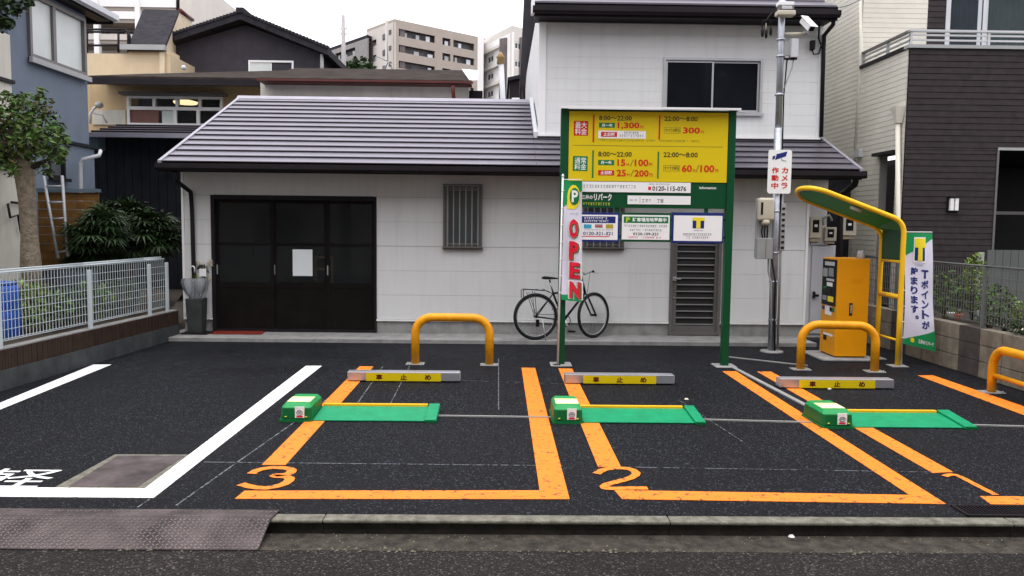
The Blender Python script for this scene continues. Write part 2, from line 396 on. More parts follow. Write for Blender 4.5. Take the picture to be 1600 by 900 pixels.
M.update(
  tread = mat('worn_tread', (0.19,0.16,0.155), 0.55, metal=0.2, var=0.5, scale=3),
  debris = mat('mossy_grit', (0.15,0.14,0.105), 0.9, island=0.6),
  dark_panel = mat('louvre_shadow_panel', (0.035,0.034,0.034), 0.7, spec=0.1),
  leaf_red = mat('leaf_reddish', (0.13,0.085,0.04), 0.55, island=0.6),
  grille = mat('grille_aluminium', (0.30,0.30,0.305), 0.45, metal=0.4),
  barglass = mat('bar_window_glass', (0.07,0.085,0.09), 0.2, spec=0.4),
  clearglass = mat('clear_glass', (0.32,0.34,0.35), 0.03, var=0.02, trans=0.96, ior=1.15, spec=0.3),
  beige2 = mat('beige_box_shade', (0.36,0.31,0.22), 0.6),
  canopy_green = mat('canopy_sheet', (0.03,0.30,0.07), 0.5, var=0.1),
  pot_dark = mat('pot_dark', (0.035,0.040,0.038), 0.6, var=0.3, scale=6),
  navy_mid = mat('steel_blue', (0.10,0.14,0.17), 0.6, var=0.2),
  alu_old = mat('old_aluminium', (0.30,0.31,0.32), 0.6, metal=0.3, var=0.2),
  panel_brown = mat('red_brown_panel', (0.17,0.085,0.07), 0.7),
  cream_light = mat('cream_gable', (0.60,0.50,0.36), 0.8),
  yel_old = mat('old_yellow_pipe', (0.45,0.42,0.10), 0.7),
  apt_l = mat('apartment_side_tile', (0.50,0.465,0.43), 0.8, var=0.05, scale=0.5),
  apt_g = mat('apartment_grey_tile', (0.24,0.225,0.22), 0.8, var=0.1, scale=0.5),
  woodf2 = mat('brown_lantern', (0.28,0.19,0.08), 0.8),
)
# ================================================================== GROUND AND PAVING
KY = G(900, 805).y           # front edge of the lot
KF = G(900, 815).y           # kerb front edge
LW0, LW1 = G(-40, 624), G(281, 528)      # foot of the left retaining wall
WD = (LW1-LW0).normalized()
RW0, RW1 = G(1600, 612), G(1462, 569.5)  # foot of the right block wall
RD = (RW1-RW0).normalized()
FY = 12.06                    # front wall of the white house
ZA = 0.055                    # apron top
o = MB().box(-160, 160, -60, 260, -0.32, -0.30).build('ground', M['gutter'], kind='structure')
o = MB().box(-14, 14, -7.0, KF-0.22, -0.24, -0.088).build('road', M['road'], kind='structure')
lot = MB().add([(-5.6,KY,0),(6.4,KY,0),(6.4,12.1,0),(-5.6,12.1,0),(-5.6,KY,-.3),(6.4,KY,-.3),(6.4,12.1,-.3),(-5.6,12.1,-.3)],
   [(0,1,2,3),(4,7,6,5),(0,4,5,1),(1,5,6,2),(2,6,7,3),(3,7,4,0)]).build('parking_lot', M['lot'], kind='structure')
# gutter strip between kerb and road
o = MB().add([(-14,KF-0.22,-0.086),(14,KF-0.22,-0.086),(14,KF,-0.079),(-14,KF,-0.079),(-14,KF-0.22,-.2),(14,KF-0.22,-.2),(14,KF,-.2),(-14,KF,-.2)],
   [(0,1,2,3),(4,7,6,5),(0,4,5,1),(1,5,6,2),(2,6,7,3),(3,7,4,0)]).build('gutter_strip', M['gutter'], kind='structure')
kerb = bpy.data.objects.new('kerb', None); COL.objects.link(kerb); kerb['kind'] = 'structure'; WM['kerb'] = Matrix.Identity(4)
x = -9.0
while x < 9.0:
    w = 2.0; j = random.uniform(-0.002, 0.002)
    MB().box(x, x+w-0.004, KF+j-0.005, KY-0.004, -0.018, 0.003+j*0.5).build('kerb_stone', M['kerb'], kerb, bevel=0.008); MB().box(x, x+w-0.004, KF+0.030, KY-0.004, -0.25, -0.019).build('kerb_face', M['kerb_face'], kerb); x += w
# small debris along the kerb
deb = MB()
for _ in range(420):
    y = KF-random.uniform(0.0, 0.30)**1.0*random.uniform(0.1,1); xx = random.uniform(-3.4, 3.6); s_ = random.uniform(0.002, 0.006); zz = -0.080 if y > KF-0.2 else -0.086
    deb.add([(xx-s_,y-s_,zz),(xx+s_,y-s_*.6,zz),(xx+s_*.5,y+s_,zz),(xx,y,zz+s_*1.2)], [(0,1,3),(1,2,3),(2,0,3)])
for _ in range(480):
    y = KF-0.215+random.gauss(0,0.016); xx = random.uniform(-3.0, 4.0); s_ = random.uniform(0.002, 0.0065)*(0.6+0.8*math.sin(xx*2.3)**2); zz = -0.084
    deb.add([(xx-s_*1.6,y-s_,zz),(xx+s_*1.6,y-s_*.6,zz),(xx+s_*.5,y+s_,zz),(xx,y,zz+s_*1.2)], [(0,1,3),(1,2,3),(2,0,3)])
o = deb.build('gravel_debris', M['debris'], kind='stuff')

def quad(name, pts, material, z=0.004, parent=lot, th=0.003):
    pts = [(p[0], p[1]) for p in pts]
    if sum(pts[i][0]*pts[(i+1) % len(pts)][1]-pts[(i+1) % len(pts)][0]*pts[i][1] for i in range(len(pts))) < 0: pts = pts[::-1]
    a = [(p[0], p[1], z-th) for p in pts]; b = [(p[0], p[1], z) for p in pts]
    return MB().prism(a, b).build(name, material, parent)
YF0, YF1, YB = G(600, 780).y, G(600, 766.5).y, G(700, 574).y
def line(x0, x1, y0, y1, m='orange', sk=0.0, z=0.004):      # a bay line parallel to the depth
    return quad('bay_line', [(x0,y0),(x1,y0),(x1+sk,y1),(x0+sk,y1)], M[m], z)
YN = G(430, 727).y
line(-1.655, -1.49, YN, YB)
quad('bay_line', [G(367,780), G(890,780.5), (0.43,YB), (0.268,YB), (0.268,G(850,767).y), G(382,767.5)], M['orange'])
line(0.705, 0.868, YN, YB-0.03)
quad('bay_line', [G(972,780.5), G(1478,788), G(1150,580.5), G(1128.5,580.5), G(1421,774), G(960,766.5)], M['orange'])
quad('bay_line', [G(1457,739.5), G(1489,738), G(1205,581), G(1183,581)], M['orange'])
quad('bay_line', [G(1548,788.5), G(1760,791), G(1700,777), G(1531,776)], M['orange'])
quad('bay_line', [G(1640,664), G(1760,690), G(1458,587), G(1434,587)], M['orange'])
# white bay
quad('bay_line', [G(240,778.5), G(-200,775), G(-200,760), G(226,764), G(478,572), G(503,572)], M['white_line'])
quad('bay_line', [G(-200,712), G(-118,688), G(174,570), G(146,570)], M['white_line'])
gF = lambda u, v, w: (u, v, 0.004+w)
def ground_text(s, px0, py0, px1, py1, m, bold):
    a, b = G(px0, py1), G(px1, py1); c, d = G(px0, py0), G(px1, py0)
    text(s, (a.x+c.x)/2, (b.x+d.x)/2, (a.y+b.y)/2, (c.y+d.y)/2, gF, M[m], lot, bold=bold, thick=0.0, name='bay_number')
def gtext(s, x0, x1, y0, y1, m, bold): text(s, x0, x1, y0, y1, gF, M[m], lot, bold=bold, thick=0.0, name='bay_number')
y0, y1 = G(420,766).y, G(420,730).y
def ribbon(name, px, w, m):          # a brushed figure: a flat band of paint along a smooth curve
    c = [G(*p) for p in px]; pts = []
    for i in range(len(c)-1):
        p0, p1, p2, p3 = c[max(i-1,0)], c[i], c[i+1], c[min(i+2,len(c)-1)]
        for k in range(6):
            t = k/6; pts.append(0.5*((2*p1)+(-p0+p2)*t+(2*p0-5*p1+4*p2-p3)*t*t+(-p0+3*p1-3*p2+p3)*t**3))
    pts.append(c[-1]); L, R_ = [], []
    for i, p in enumerate(pts):
        d = (pts[min(i+1,len(pts)-1)]-pts[max(i-1,0)]).normalized(); n_ = Vector((-d.y,d.x,0))*w/2*(1+0.06*math.sin(i*1.7))
        L.append((p.x+n_.x,p.y+n_.y,0.0045)); R_.append((p.x-n_.x,p.y-n_.y,0.0045))
    n = len(pts); return MB().add(L+R_, [(i, n+i, n+i+1, i+1) for i in range(n-1)]).build(name, M[m], lot)
ribbon('bay_number', [(393,741),(404,735),(425,731.5),(448,732.5),(456,736),(449,741.5),(428,744),(449,746.5),(452,751),(441,758),(418,763),(396,762),(376,757)], 0.066, 'orange')
ribbon('bay_number', [(932,741),(944,734.5),(965,732),(985,734),(994,740.5),(986,747),(966,753),(948,758),(945,763),(960,764),(985,763.5),(1012,763.5)], 0.060, 'orange')
ribbon('bay_number', [(1476,745),(1484,742.5),(1493,743),(1505,748),(1530,761),(1556,774)], 0.045, 'orange')
gtext('軽', G(-78,762).x, G(58,762).x, G(0,763).y, G(0,733).y, 'white_line', 0.0)
# chalk snap lines and cable covers
def strip(name, a, b, w, m, z=0.0062, th=0.004):
    a, b = Vector(a), Vector(b); d = (b-a).normalized(); n_ = Vector((-d.y, d.x, 0))*w/2
    return quad(name, [a-n_, b-n_, b+n_, a+n_], M[m], z, lot, th)
for a, b, w in (((275,790),(545,600),0.012),((598,655),(640,572),0.010),((300,722),(880,728),0.010),((980,730),(1460,738),0.008),
                ((552,640),(598,573),0.012),((779,560),(779,640),0.010),((1060,625),(1160,690),0.008),((215,793),(258,764),0.010),((600,590),(880,600),0.006)):
    strip('chalk_line', G(*a), G(*b), w, 'chalk', 0.0022, 0.002)
strip('cable_cover', G(683,650.5), G(866,653), 0.022, 'conduit', 0.012, 0.012)
strip('cable_cover', G(1098,656.5), G(1268,661), 0.022, 'conduit', 0.012, 0.012)
strip('cable_cover', G(1515,665), G(1700,670), 0.022, 'conduit', 0.012, 0.012)
strip('cable_cover', G(1142,573), G(1272,641), 0.05, 'conduit', 0.012, 0.012)
strip('cable_cover', G(1135,558), G(1262,572), 0.03, 'conduit', 0.012, 0.012)
# steel hatch in a concrete frame
hc = [G(84,763), G(226,763.5), G(306,711), G(180,710.5)]
quad('hatch_frame', hc, M['kerb'], 0.0035)
hi = [G(108,761), G(215,761.5), G(288,713.5), G(184,713)]
quad('hatch_plate', hi, M['rust'], 0.0065)
# drain grate front right
dr = thing('drain_grate', 'dark slotted metal drain grate set in asphalt beside the kerb at front right', 'drain', (G(1545,800).x, G(1545,800).y, 0))
a, b, c, d = G(1478,791), G(1660,793), G(1690,808), G(1504,806.5)
x0, x1, y0, y1 = a.x+0.03, b.x, KY+0.012, a.y
frame = MB(); frame.box(x0, x1, y0, y0+0.012, 0.0, 0.010); frame.box(x0, x1, y1-0.012, y1, 0.0, 0.010); frame.box(x0, x0+0.012, y0, y1, 0, 0.0105)
frame.build('grate_frame', M['dark'], dr)
x = x0+0.02
while x < x1: MB().box(x, x+0.006, y0+0.012, y1-0.012, 0.0, 0.009).build('bar', M['dark'], dr); x += 0.022

# steel ramp plate on the road against the kerb
rp = thing('ramp_plate', 'rusty checkered steel ramp plate leaning on the kerb at front left', 'ramp', (-2.3, KF-0.2, -0.08))
A, B = Vector((G(431,804.5,0.012).x, KY+0.02, 0.012)), G(404, 859.5, -0.082)
xa = -3.9
top = [Vector((xa,B.y,-0.080)), Vector((B.x,B.y,-0.080)), Vector((A.x-0.012,KF-0.012,0.012)), Vector((xa,KF-0.012,0.012))]
lip = [Vector((xa,KF-0.012,0.012)), Vector((A.x-0.012,KF-0.012,0.012)), Vector((A.x,KY+0.03,0.012)), Vector((xa,KY+0.03,0.012))]
MB().prism([p-Vector((0,0,0.006)) for p in lip], lip).build('lip', M['rust'], rp)
MB().prism([p-Vector((0,0,0.006)) for p in top], top).build('plate', M['rust'], rp)
tr = MB(); nx, ny = 100, 11
for j in range(ny):
    for i in range(nx):
        v = (j+0.5)/ny; u = (i+0.5)/nx
        p = (top[0]*(1-u)+top[1]*u)*(1-v)+(top[3]*(1-u)+top[2]*u)*v
        s_ = 0.011 if (i+j) % 2 else -0.011
        d = Vector((0.012, s_, s_*0.28)); n_ = Vector((-0.003 if s_>0 else 0.003, 0.003, 0.001)); h = Vector((0,0,0.003))
        tr.add([p-d, p+n_+h, p+d, p-n_+h], [(0,3,2,1)])
for i in range(nx):
    for j in range(2):
        u = (i+0.5)/nx; v = (j+0.5)/2; p = (lip[0]*(1-u)+lip[1]*u)*(1-v)+(lip[3]*(1-u)+lip[2]*u)*v; s_ = 0.011 if (i+j) % 2 else -0.011
        d = Vector((0.012, s_, 0)); n_ = Vector((-0.003 if s_>0 else 0.003, 0.003, 0)); h = Vector((0,0,0.003)); tr.add([p-d, p+n_+h, p+d, p-n_+h], [(0,3,2,1)])
tr.build('tread_pattern', M['tread'], rp, kind='stuff')
MB().prism([Vector((A.x-0.016,KF-0.012,0.012)),Vector((B.x-0.004,B.y,-0.080)),Vector((B.x-0.004,B.y,-0.086))], [Vector((A.x-0.011,KF-0.012,0.013)),Vector((B.x+0.001,B.y,-0.079)),Vector((B.x+0.001,B.y,-0.086))]).build('side_plate', M['dark'], rp)

# apron in front of the house
o = MB().box(-4.83, 4.55, 11.37, FY+0.4, -0.1, ZA).build('apron', M['concrete'], kind='structure', bevel=0.006)

# ================================================================== LEFT RETAINING WALL AND WHITE MESH FENCE
N_ = Vector((-WD.y, WD.x, 0))        # to the left (away from the lot)
if N_.x > 0: N_ = -N_
W0 = LW0 - WD*3.0
L_ = (LW1-W0).length
FL = lambda s, w, z: tuple(W0 + WD*s + N_*w + Vector((0,0,z)))
wl_ = thing('retaining_wall', 'low grey concrete wall with brown board course along the left of the lot', 'wall', tuple(W0))
MB().box(0, L_, 0.0, 0.16, -0.2, 0.20, FL).build('concrete_base', M['dconcrete'], wl_)
s_ = 0.0
bw = 0.045
while s_ < L_-0.02:
    t = min(bw, L_-s_)
    MB().box(s_+0.002, s_+t-0.002, 0.012+random.uniform(0,0.004), 0.15, 0.20, 0.40, FL).build('facing_board', M['brownboard'], wl_); s_ += bw
MB().box(0, L_, 0.03, 0.15, 0.395, 0.412, FL).build('coping', M['concrete'], wl_)
o = MB().add([FL(0,0.15,0.38), FL(L_,0.15,0.38), (-6.2,16,0.38),(-14,16,0.38),(-14,1,0.38)],[(0,1,2,3,4)]).build('left_garden_ground', M['soil'], kind='structure')
fn = thing('mesh_fence', 'white welded wire mesh fence standing on the low wall at left', 'fence', tuple(FL(0,0.09,0.41)))
ZB, ZT = 0.47, 1.17
posts_px = [(10,545),(149,513.5),(246,493),(277,487)]
def s_of(px, py):
    p = G(px, py, 0.41); return (p-W0).dot(WD)
ps = [s_of(*q) for q in posts_px]; ps = [ps[0]-2.0, *ps]
for i, s in enumerate(ps):
    MB().box(s-0.03, s+0.03, 0.05, 0.08, 0.40, ZT-0.06, FL).build('post', M['fence_w'], fn, bevel=0.004)
def mesh_panel(s0, s1, z0, z1, w, F, name, material, parent, pitch, rows, r=0.0028):
    mb = MB(); s = s0
    while s <= s1:
        mb.box(s-r, s+r, w-r, w+r, z0, z1, F); s += pitch
    for k in range(rows+1):
        z = z0+0.02+(z1-z0-0.04)*k/rows; n = max(2, int((s1-s0)/(pitch*2)))
        for j in range(n):
            a, b = s0+(s1-s0)*j/n, s0+(s1-s0)*(j+1)/n
            mb.box(a, b, w-r-0.003, w+r-0.003, z-r, z+r, F)
    o = mb.build(name, material, parent); o['kind'] = 'stuff'; return o
edges = ps[:]
for a, b in zip(edges[:-1], edges[1:]):
    if b-a > 0.2: mesh_panel(a+0.005, b-0.005, ZB, ZT, 0.095, FL, 'wire_mesh', M['fence_w'], fn, 0.056, 7, 0.0025)
# folded top rail of each panel
for a, b in zip(edges[:-1], edges[1:]):
    mb = MB()
    for q in range(3):
        an = q*math.pi/2.2; mb.tube([FL(a,0.095+0.028*math.sin(an)+0.02*q,ZT-0.005+0.022*math.sin(an)), FL(b,0.095+0.028*math.sin(an)+0.02*q,ZT-0.005+0.022*math.sin(an))], 0.008, 6)
    mb.build('top_rail', M['fence_w'], fn)
    mb = MB(); mb.tube([FL(a,0.10,ZB), FL(b,0.10,ZB)], 0.005, 6); mb.tube([FL(a,0.13,ZB+0.01), FL(b,0.13,ZB+0.01)], 0.005, 6)
    mb.build('bottom_rail', M['fence_w'], fn)

# ================================================================== RIGHT BLOCK WALL AND MESH FENCE
NR = Vector((RD.y, -RD.x, 0))
if NR.x < 0: NR = -NR
R0 = RW0 - RD*3.2; RL = (RW1-R0).length + 2.3
FR = lambda s, w, z: tuple(R0 + RD*s + NR*w + Vector((0,0,z)))
bw_ = thing('block_wall', 'low wall of tan and brown concrete blocks along the right of the lot', 'wall', tuple(R0))
BL, BH = 0.40, 0.190
MB().box(0, RL, 0.02, 0.12, -0.1, 0.555, FR).build('mortar', M['blk3'], bw_)
n = int(RL/BL); 
s_w = (RW0-R0).length
seq = {}
for i in range(n):
    kind_ = random.choice(['blk1','blk1','blk3','blk1'])
    if i % 4 == 2: kind_ = 'blk2'
    for j in range(3):
        MB().box(i*BL+0.005, (i+1)*BL-0.005, 0.0+random.uniform(0,0.004), 0.14, j*BH+0.004, (j+1)*BH-0.005, FR).build('block', M[kind_], bw_, bevel=0.004)
fr = thing('wire_fence', 'dark grey wire mesh fence on top of the block wall at right', 'fence', tuple(FR(0,0.09,0.57)))
def s_r(px, py, z): return (G(px, py, z)-R0).dot(RD)
zr0, zr1 = 0.60, 1.28
o = MB().prism([FR(0,0.15,-0.1),(14,6,-0.1),(14,12.4,-0.1),FR(RL,0.15,-0.1)][::-1], [FR(0,0.15,0.50),(14,6,0.50),(14,12.4,0.50),FR(RL,0.15,0.50)][::-1]).build('garden_ground', M['soil'], kind='structure')
ss = [0.2]
while ss[-1] < RL-0.3: ss.append(min(ss[-1]+1.95, RL-0.02))
for s in ss:
    MB().box(s-0.02, s+0.02, 0.07, 0.10, 0.57, zr1-0.02, FR).build('post', M['fence_d'], fr)
for a, b in zip(ss[:-1], ss[1:]):
    mesh_panel(a, b, zr0, zr1, 0.11, FR, 'wire_mesh', M['fence_d'], fr, 0.052, 6, 0.0030)
    MB().tube([FR(a,0.11,zr1), FR(b,0.11,zr1)], 0.013, 6).build('top_rail', M['fence_d'], fr)
# row of plants behind the right fence
def bush(name, label, cat, c, rad3, n, size, m, grp=None, stems=4, h0=None):
    t = thing(name, label, cat, tuple(c), 0, grp)
    z0 = c[2]
    mb = MB()
    for k in range(stems):
        a = random.uniform(0, 6.28); r_ = random.uniform(0.1, 0.6)
        mb.tube([(c[0]+0.02*math.cos(a), c[1]+0.02*math.sin(a), z0-0.02), (c[0]+rad3[0]*r_*0.5*math.cos(a), c[1]+rad3[1]*r_*0.5*math.sin(a), z0+rad3[2]*0.7), (c[0]+rad3[0]*r_*math.cos(a), c[1]+rad3[1]*r_*math.sin(a), z0+rad3[2]*1.5)], [0.012,0.008,0.004], 5)
    st = mb.build('stem', M['branch'], t)
    lv = MB(); leaves(lv, (c[0], c[1], z0+rad3[2]*1.05), rad3, n, size)
    lv.build('foliage', M[m], t)
    return t
bp = P(1520, 500, 9.9); X_ = bp.x
bush('conifer_shrub', 'narrow bright green conifer rising above the right wire fence', 'shrub', (P(1523,440,10.3).x, 10.3, 0.55), (0.16,0.16,0.42), 900, 0.030, 'leafy')
bush('garden_shrub', 'sprawling green shrub behind the mesh beside the banner', 'shrub', (P(1478,440,10.6).x, 10.6, 0.5), (0.22,0.30,0.34), 420, 0.035, 'leaf')
bush('garden_shrub', 'loose leafy shrub between the conifer and the grey screen', 'shrub', (P(1556,470,10.0).x, 10.0, 0.5), (0.20,0.25,0.26), 420, 0.035, 'leaf')
bush('small_conifer', 'small pointed bright green conifer on the block wall by the frame edge', 'shrub', (P(1590,520,9.0).x, 9.0, 0.56), (0.085,0.085,0.17), 420, 0.022, 'leafy')
for k, (px, Y) in enumerate(((1568,9.1),(1600,8.6),(1545,9.4),(1620,8.4))):
    t = bush('flower_clump', ['low white flowering clump left of the small conifer on the block wall','low flowering clump at the right frame edge on the block wall','pale flower clump on the block wall below the conifer','flower clump on the block wall beyond the frame edge'][k], 'flowers', (P(px,530,Y).x, Y, 0.56), (0.18,0.12,0.075), 260, 0.022, 'leafd', 'flower clumps on the block wall')
    mb = MB(); leaves(mb, (P(px,530,Y).x, Y, 0.65), (0.17,0.12,0.06), 26, 0.018); mb.build('blossom', M['petal' if k != 2 else 'petal_o'], t)
def pot(px, Y, m, label):
    c = (P(px,500,Y).x, Y, 0.57); t = thing('flower_pot', label, 'flower pot', c)
    MB().lathe(c, [(0.03,0),(0.045,0.06),(0.05,0.07),(0.042,0.072)], 12).build('pot', M[m], t)
    mb = MB(); leaves(mb, (c[0],c[1],c[2]+0.10), (0.05,0.05,0.05), 60, 0.018); mb.build('foliage', M['leaf'], t)
pot(1497, 10.0, 'petal_o', 'small orange pot on the block wall behind the mesh')
pot(1485, 10.2, 'white', 'small white pot on the block wall left of the orange pot')
# grey slatted screen and white stake of the neighbour behind the fence
sc_ = thing('garden_screen', 'dark grey panel screen behind the right wire fence', 'screen', (P(1545,460,11.2).x, 11.2, 0.3))
for k in range(18):
    xk = P(1540,460,11.2).x+k*0.11
    MB().box(xk, xk+0.104, 11.2, 11.22, 0.3, 1.42).build('slat', M['fence_d'], sc_)
o = bx(P(1530,400,10.7).x, P(1538,400,10.7).x, 10.7, 10.74, 0.3, 1.40).build('garden_stake', M['grey']); tag(o, 'pale grey square stake standing behind the conifer shrub', 'post')

# ================================================================== THINGS STANDING ON THE LOT
# --- yellow hoops
def hoop(name, label, A, B, h, r, grp, mid=None):
    A, B = Vector(A), Vector(B); c = (A+B)/2; t = thing(name, label, 'barrier', tuple(c), 0, grp)
    d = (B-A).normalized(); z = Vector((0,0,1)); R_ = 0.20; H = h-r
    pts = [A, A+z*(H-R_)] + arc(A+d*R_+z*(H-R_), R_, math.pi, math.pi/2, 7, d, z)[1:] + arc(B-d*R_+z*(H-R_), R_, math.pi/2, 0, 7, d, z) + [B]
    MB().tube(pts, r, 16).build('pipe', M['yellow'], t)
    if mid: MB().tube([A+z*mid, B+z*mid], r*0.55, 10).build('mid_rail', M['yellow'], t)
    for q in (A, B):
        MB().box(q.x-0.11, q.x+0.11, q.y-0.08, q.y+0.08, 0.0, 0.012).build('base_plate', M['concrete'], t, bevel=0.004)
        for sx in (-1,1):
            MB().lathe((q.x+sx*0.085, q.y-0.055, 0.012), [(0.010,0),(0.010,0.010),(0.004,0.014)], 6).build('bolt', M['galv'], t)
    return t
a, b = G(649,569), G(764.5,570.5)
hoop('hoop_barrier', 'yellow tubular hoop barrier behind the stop bar of bay 3', a, b, 0.625, 0.050, 'yellow hoop barriers behind the bays')
a, b = G(1250.5,577.5), G(1366,581)
hoop('hoop_barrier', 'yellow tubular hoop barrier in front of the payment machine', a, b, 0.60, 0.050, 'yellow hoop barriers behind the bays')
a = G(1549,613.5); b = a - Vector((0.02, 1.15, 0))
hoop('railed_hoop_barrier', 'lower yellow hoop with a middle rail beside the block wall', a, b, 0.515, 0.045, None, 0.19)

# --- aluminium wheel stops
def wheel_stop(px0, py, px1, ya, label):
    A, B = G(px0, py), G(px1, py+1.2); w = B.x-A.x; Y = (A.y+B.y)/2; d = 0.13; h = 0.108
    t = thing('wheel_stop', label, 'wheel stop', ((A.x+B.x)/2, Y+d/2, 0), 0, 'wheel stop bars at the back of the bays')
    cx = (A.x+B.x)/2
    MB().box(A.x, B.x, Y, Y+d, 0.012, h).build('bar', M['alu_bar'], t, bevel=0.006)
    MB().box(A.x+0.03, B.x-0.03, Y+0.03, Y+d-0.03, 0.0, 0.012).build('rubber_base', M['black'], t)
    k = 571.0-542; x0, x1 = A.x+w*0.168, A.x+w*0.835
    pl = MB().box(x0, x1, Y-0.003, Y, 0.012, h-0.012).build('plate', M['sign_y'], t)
    F = lambda u, v, s: (u, Y-0.0032-s, v)
    for s, u in (('車', 0.175), ('止', 0.50), ('め', 0.825)):
        c = x0+(x1-x0)*u; text(s, c-0.034, c+0.034, 0.026, 0.084, F, M['ink_red'], pl, bold=0.035)
    pe = MB().box(B.x-0.002, B.x+0.006, Y+0.01, Y+d-0.01, 0.02, h-0.01).build('end_cap', M['grey'], t)
    return t
M['alu_bar'] = mat('brushed_aluminium', (0.50,0.51,0.56), 0.34, metal=0.75, var=0.06, scale=3)
M['ink_red'] = mat('print_maroon', (0.10,0.012,0.008), 0.5, var=0.02)
wheel_stop(542.5, 596.5, 718, 577, 'leftmost aluminium wheel stop with yellow plate, below the hoop facing the white house')
wheel_stop(882.5, 600.5, 1053, 579, 'middle aluminium wheel stop with yellow plate, between the price sign posts')
wheel_stop(1218.5, 607.5, 1396, 586, 'rightmost aluminium wheel stop with yellow plate, before the payment machine')

# --- lock flaps
def flap(pxb0, pxb1, pxe0, pxe1, py, label):
    A = G(pxb0, py); Y0 = A.y; x0, x1 = A.x, G(pxb1, py).x; x2, x3 = G(pxe0, py).x, G(pxe1, py).x
    t = thing('lock_flap_unit', label, 'parking lock', ((x0+x3)/2, Y0, 0), 0, 'green flap locks across the bays')
    D = 0.46; H0, H1 = 0.118, 0.152
    ring = lambda z, i, f=0: [(x0+i, Y0+i+f, z), (x1-i, Y0+i+f, z), (x1-i, Y0+D-i, z), (x0+i, Y0+D-i, z)]
    c = 0.022
    def octr(z, i, f=0):
        a = x0+i; b = x1-i; p = Y0+i+f; q = Y0+D-i
        return [(a+c,p,z),(b-c,p,z),(b,p+c,z),(b,q-c,z),(b-c,q,z),(a+c,q,z),(a,q-c,z),(a,p+c,z)]
    mb = MB(); mb.prism(octr(0.0, -0.012), octr(0.022, -0.010)); mb.build('skirt', M['unit_g'], t)
    MB().prism(octr(0.022, 0.0), octr(H0, 0.006)).build('housing', M['unit_g'], t, bevel=0.006)
    MB().prism(octr(H0, 0.006), octr(H1, 0.030, 0.012)).build('cover', M['unit_g2'], t, bevel=0.005)
    cx = (x0+x1)/2
    MB().box(cx-0.10, cx+0.10, Y0+0.10, Y0+0.30, H1, H1+0.0025).build('top_sticker', M['sticker'], t)
    ts = MB().box(cx-0.085, cx+0.085, Y0+0.12, Y0+0.20, H1+0.0025, H1+0.004).build('sticker_panel', M['white_p'], t)
    for k in range(3): MB().box(cx-0.07, cx+0.055-0.02*k, Y0+0.13+k*0.022, Y0+0.138+k*0.022, H1+0.004, H1+0.005).build('print_line', M['grey_p'], ts)
    # notice sticker on the front
    xs = x1-0.095-(x1-x0)*0.28+0.03
    st = MB().box(xs, xs+0.080, Y0-0.004+0.002, Y0+0.006, 0.035, H0+0.012).build('notice_sticker', M['white_p'], t)
    MB().tube([(xs+0.040+0.024*math.cos(k*0.5236), Y0-0.004, 0.082+0.020*math.sin(k*0.5236)) for k in range(12)], 0.0035, 5, closed=True).build('print_ring', M['grey_p'], st)
    MB().box(xs+0.027, xs+0.053, Y0-0.006, Y0-0.002, 0.077, 0.089).build('print_car', M['grey_p'], st)
    MB().box(xs+0.014, xs+0.066, Y0-0.005, Y0-0.0015, 0.041, 0.054).build('print_band', M['pink'], st)
    for q in (x0+0.05, x1-0.045): MB().lathe((q, Y0-0.002, 0.045), [(0.010,-0.004),(0.010,0.004)], 8).build('bolt', M['lime_p'], t)
    # the flap: a shallow wedge, low towards the street
    def wedge(xa, xb, ya, yb, za, zb, zl=0.004): 
        a = [(xa,ya,zl),(xa,yb,zl),(xa,yb,zb),(xa,ya,za)]; b = [(xb,p[1],p[2]) for p in a]; return MB().prism(a, b)
    wedge(x1+0.004, x2+0.02, Y0+0.02, Y0+0.42, 0.014, 0.045).build('flap', M['flap_g'], t, bevel=0.003)
    wedge(x1+0.01, x2+0.01, Y0+0.422, Y0+0.47, 0.066, 0.062).build('rear_strip', M['lime'], t, bevel=0.006)
    wedge(x2+0.022, x3, Y0+0.0, Y0+0.45, 0.028, 0.068).build('end_block', M['flap_g'], t, bevel=0.004)
    MB().box(x2+0.03, x3+0.004, Y0-0.006, Y0+0.06, 0.0, 0.020).build('end_foot', M['unit_g'], t)
    return t
M['unit_g2'] = mat('unit_top_green', (0.014,0.27,0.075), 0.4, var=0.12)
flap(437.5, 487, 660, 682, 659, 'leftmost of the three green flap locks, lying behind the orange number 3')
flap(864.5, 910.5, 1081, 1101, 662, 'middle of the three green flap locks, lying behind the orange number 2')
flap(1285, 1333, 1500, 1523, 669.5, 'rightmost of the three green flap locks, nearest the railed yellow hoop')
# ================================================================== PRICE SIGN
SB = G(877,570); SB2 = G(1131,573.5); SY = (SB.y+SB2.y)/2
sg = thing('price_sign', 'large yellow and green parking price board on two green posts', 'sign', ((SB.x+SB2.x)/2, SY, 0))
pw = 0.088
xl, xr = SB.x-0.01, SB2.x+0.01
zt = P(884,170,SY).z
for x in (xl, xr): MB().box(x-pw/2, x+pw/2, SY-0.045, SY+0.045, 0.0, zt).build('post', M['sign_g'], sg, bevel=0.006)
for x in (xl, xr): MB().box(x-0.13, x+0.13, SY-0.13, SY+0.13, 0.0, 0.02).build('footing', M['concrete'], sg, bevel=0.01)
hood = MB(); hood.prism([(xl-0.06,SY-0.17,zt-0.012),(xl-0.06,SY+0.06,zt+0.02),(xl-0.06,SY+0.06,zt+0.03),(xl-0.06,SY-0.17,zt+0.010)], [(xr+0.06,SY-0.17,zt-0.012),(xr+0.06,SY+0.06,zt+0.02),(xr+0.06,SY+0.06,zt+0.03),(xr+0.06,SY-0.17,zt+0.010)])
hood.build('hood', M['white'], sg)
MB().tube([(xr+0.03,SY-0.02,zt-0.005),(xr+0.15,SY-0.02,zt-0.012)], 0.008, 6).build('hood_bracket', M['alu'], sg)
SFY = SY-0.03
def sx(px, py): return P(px, py, SFY)
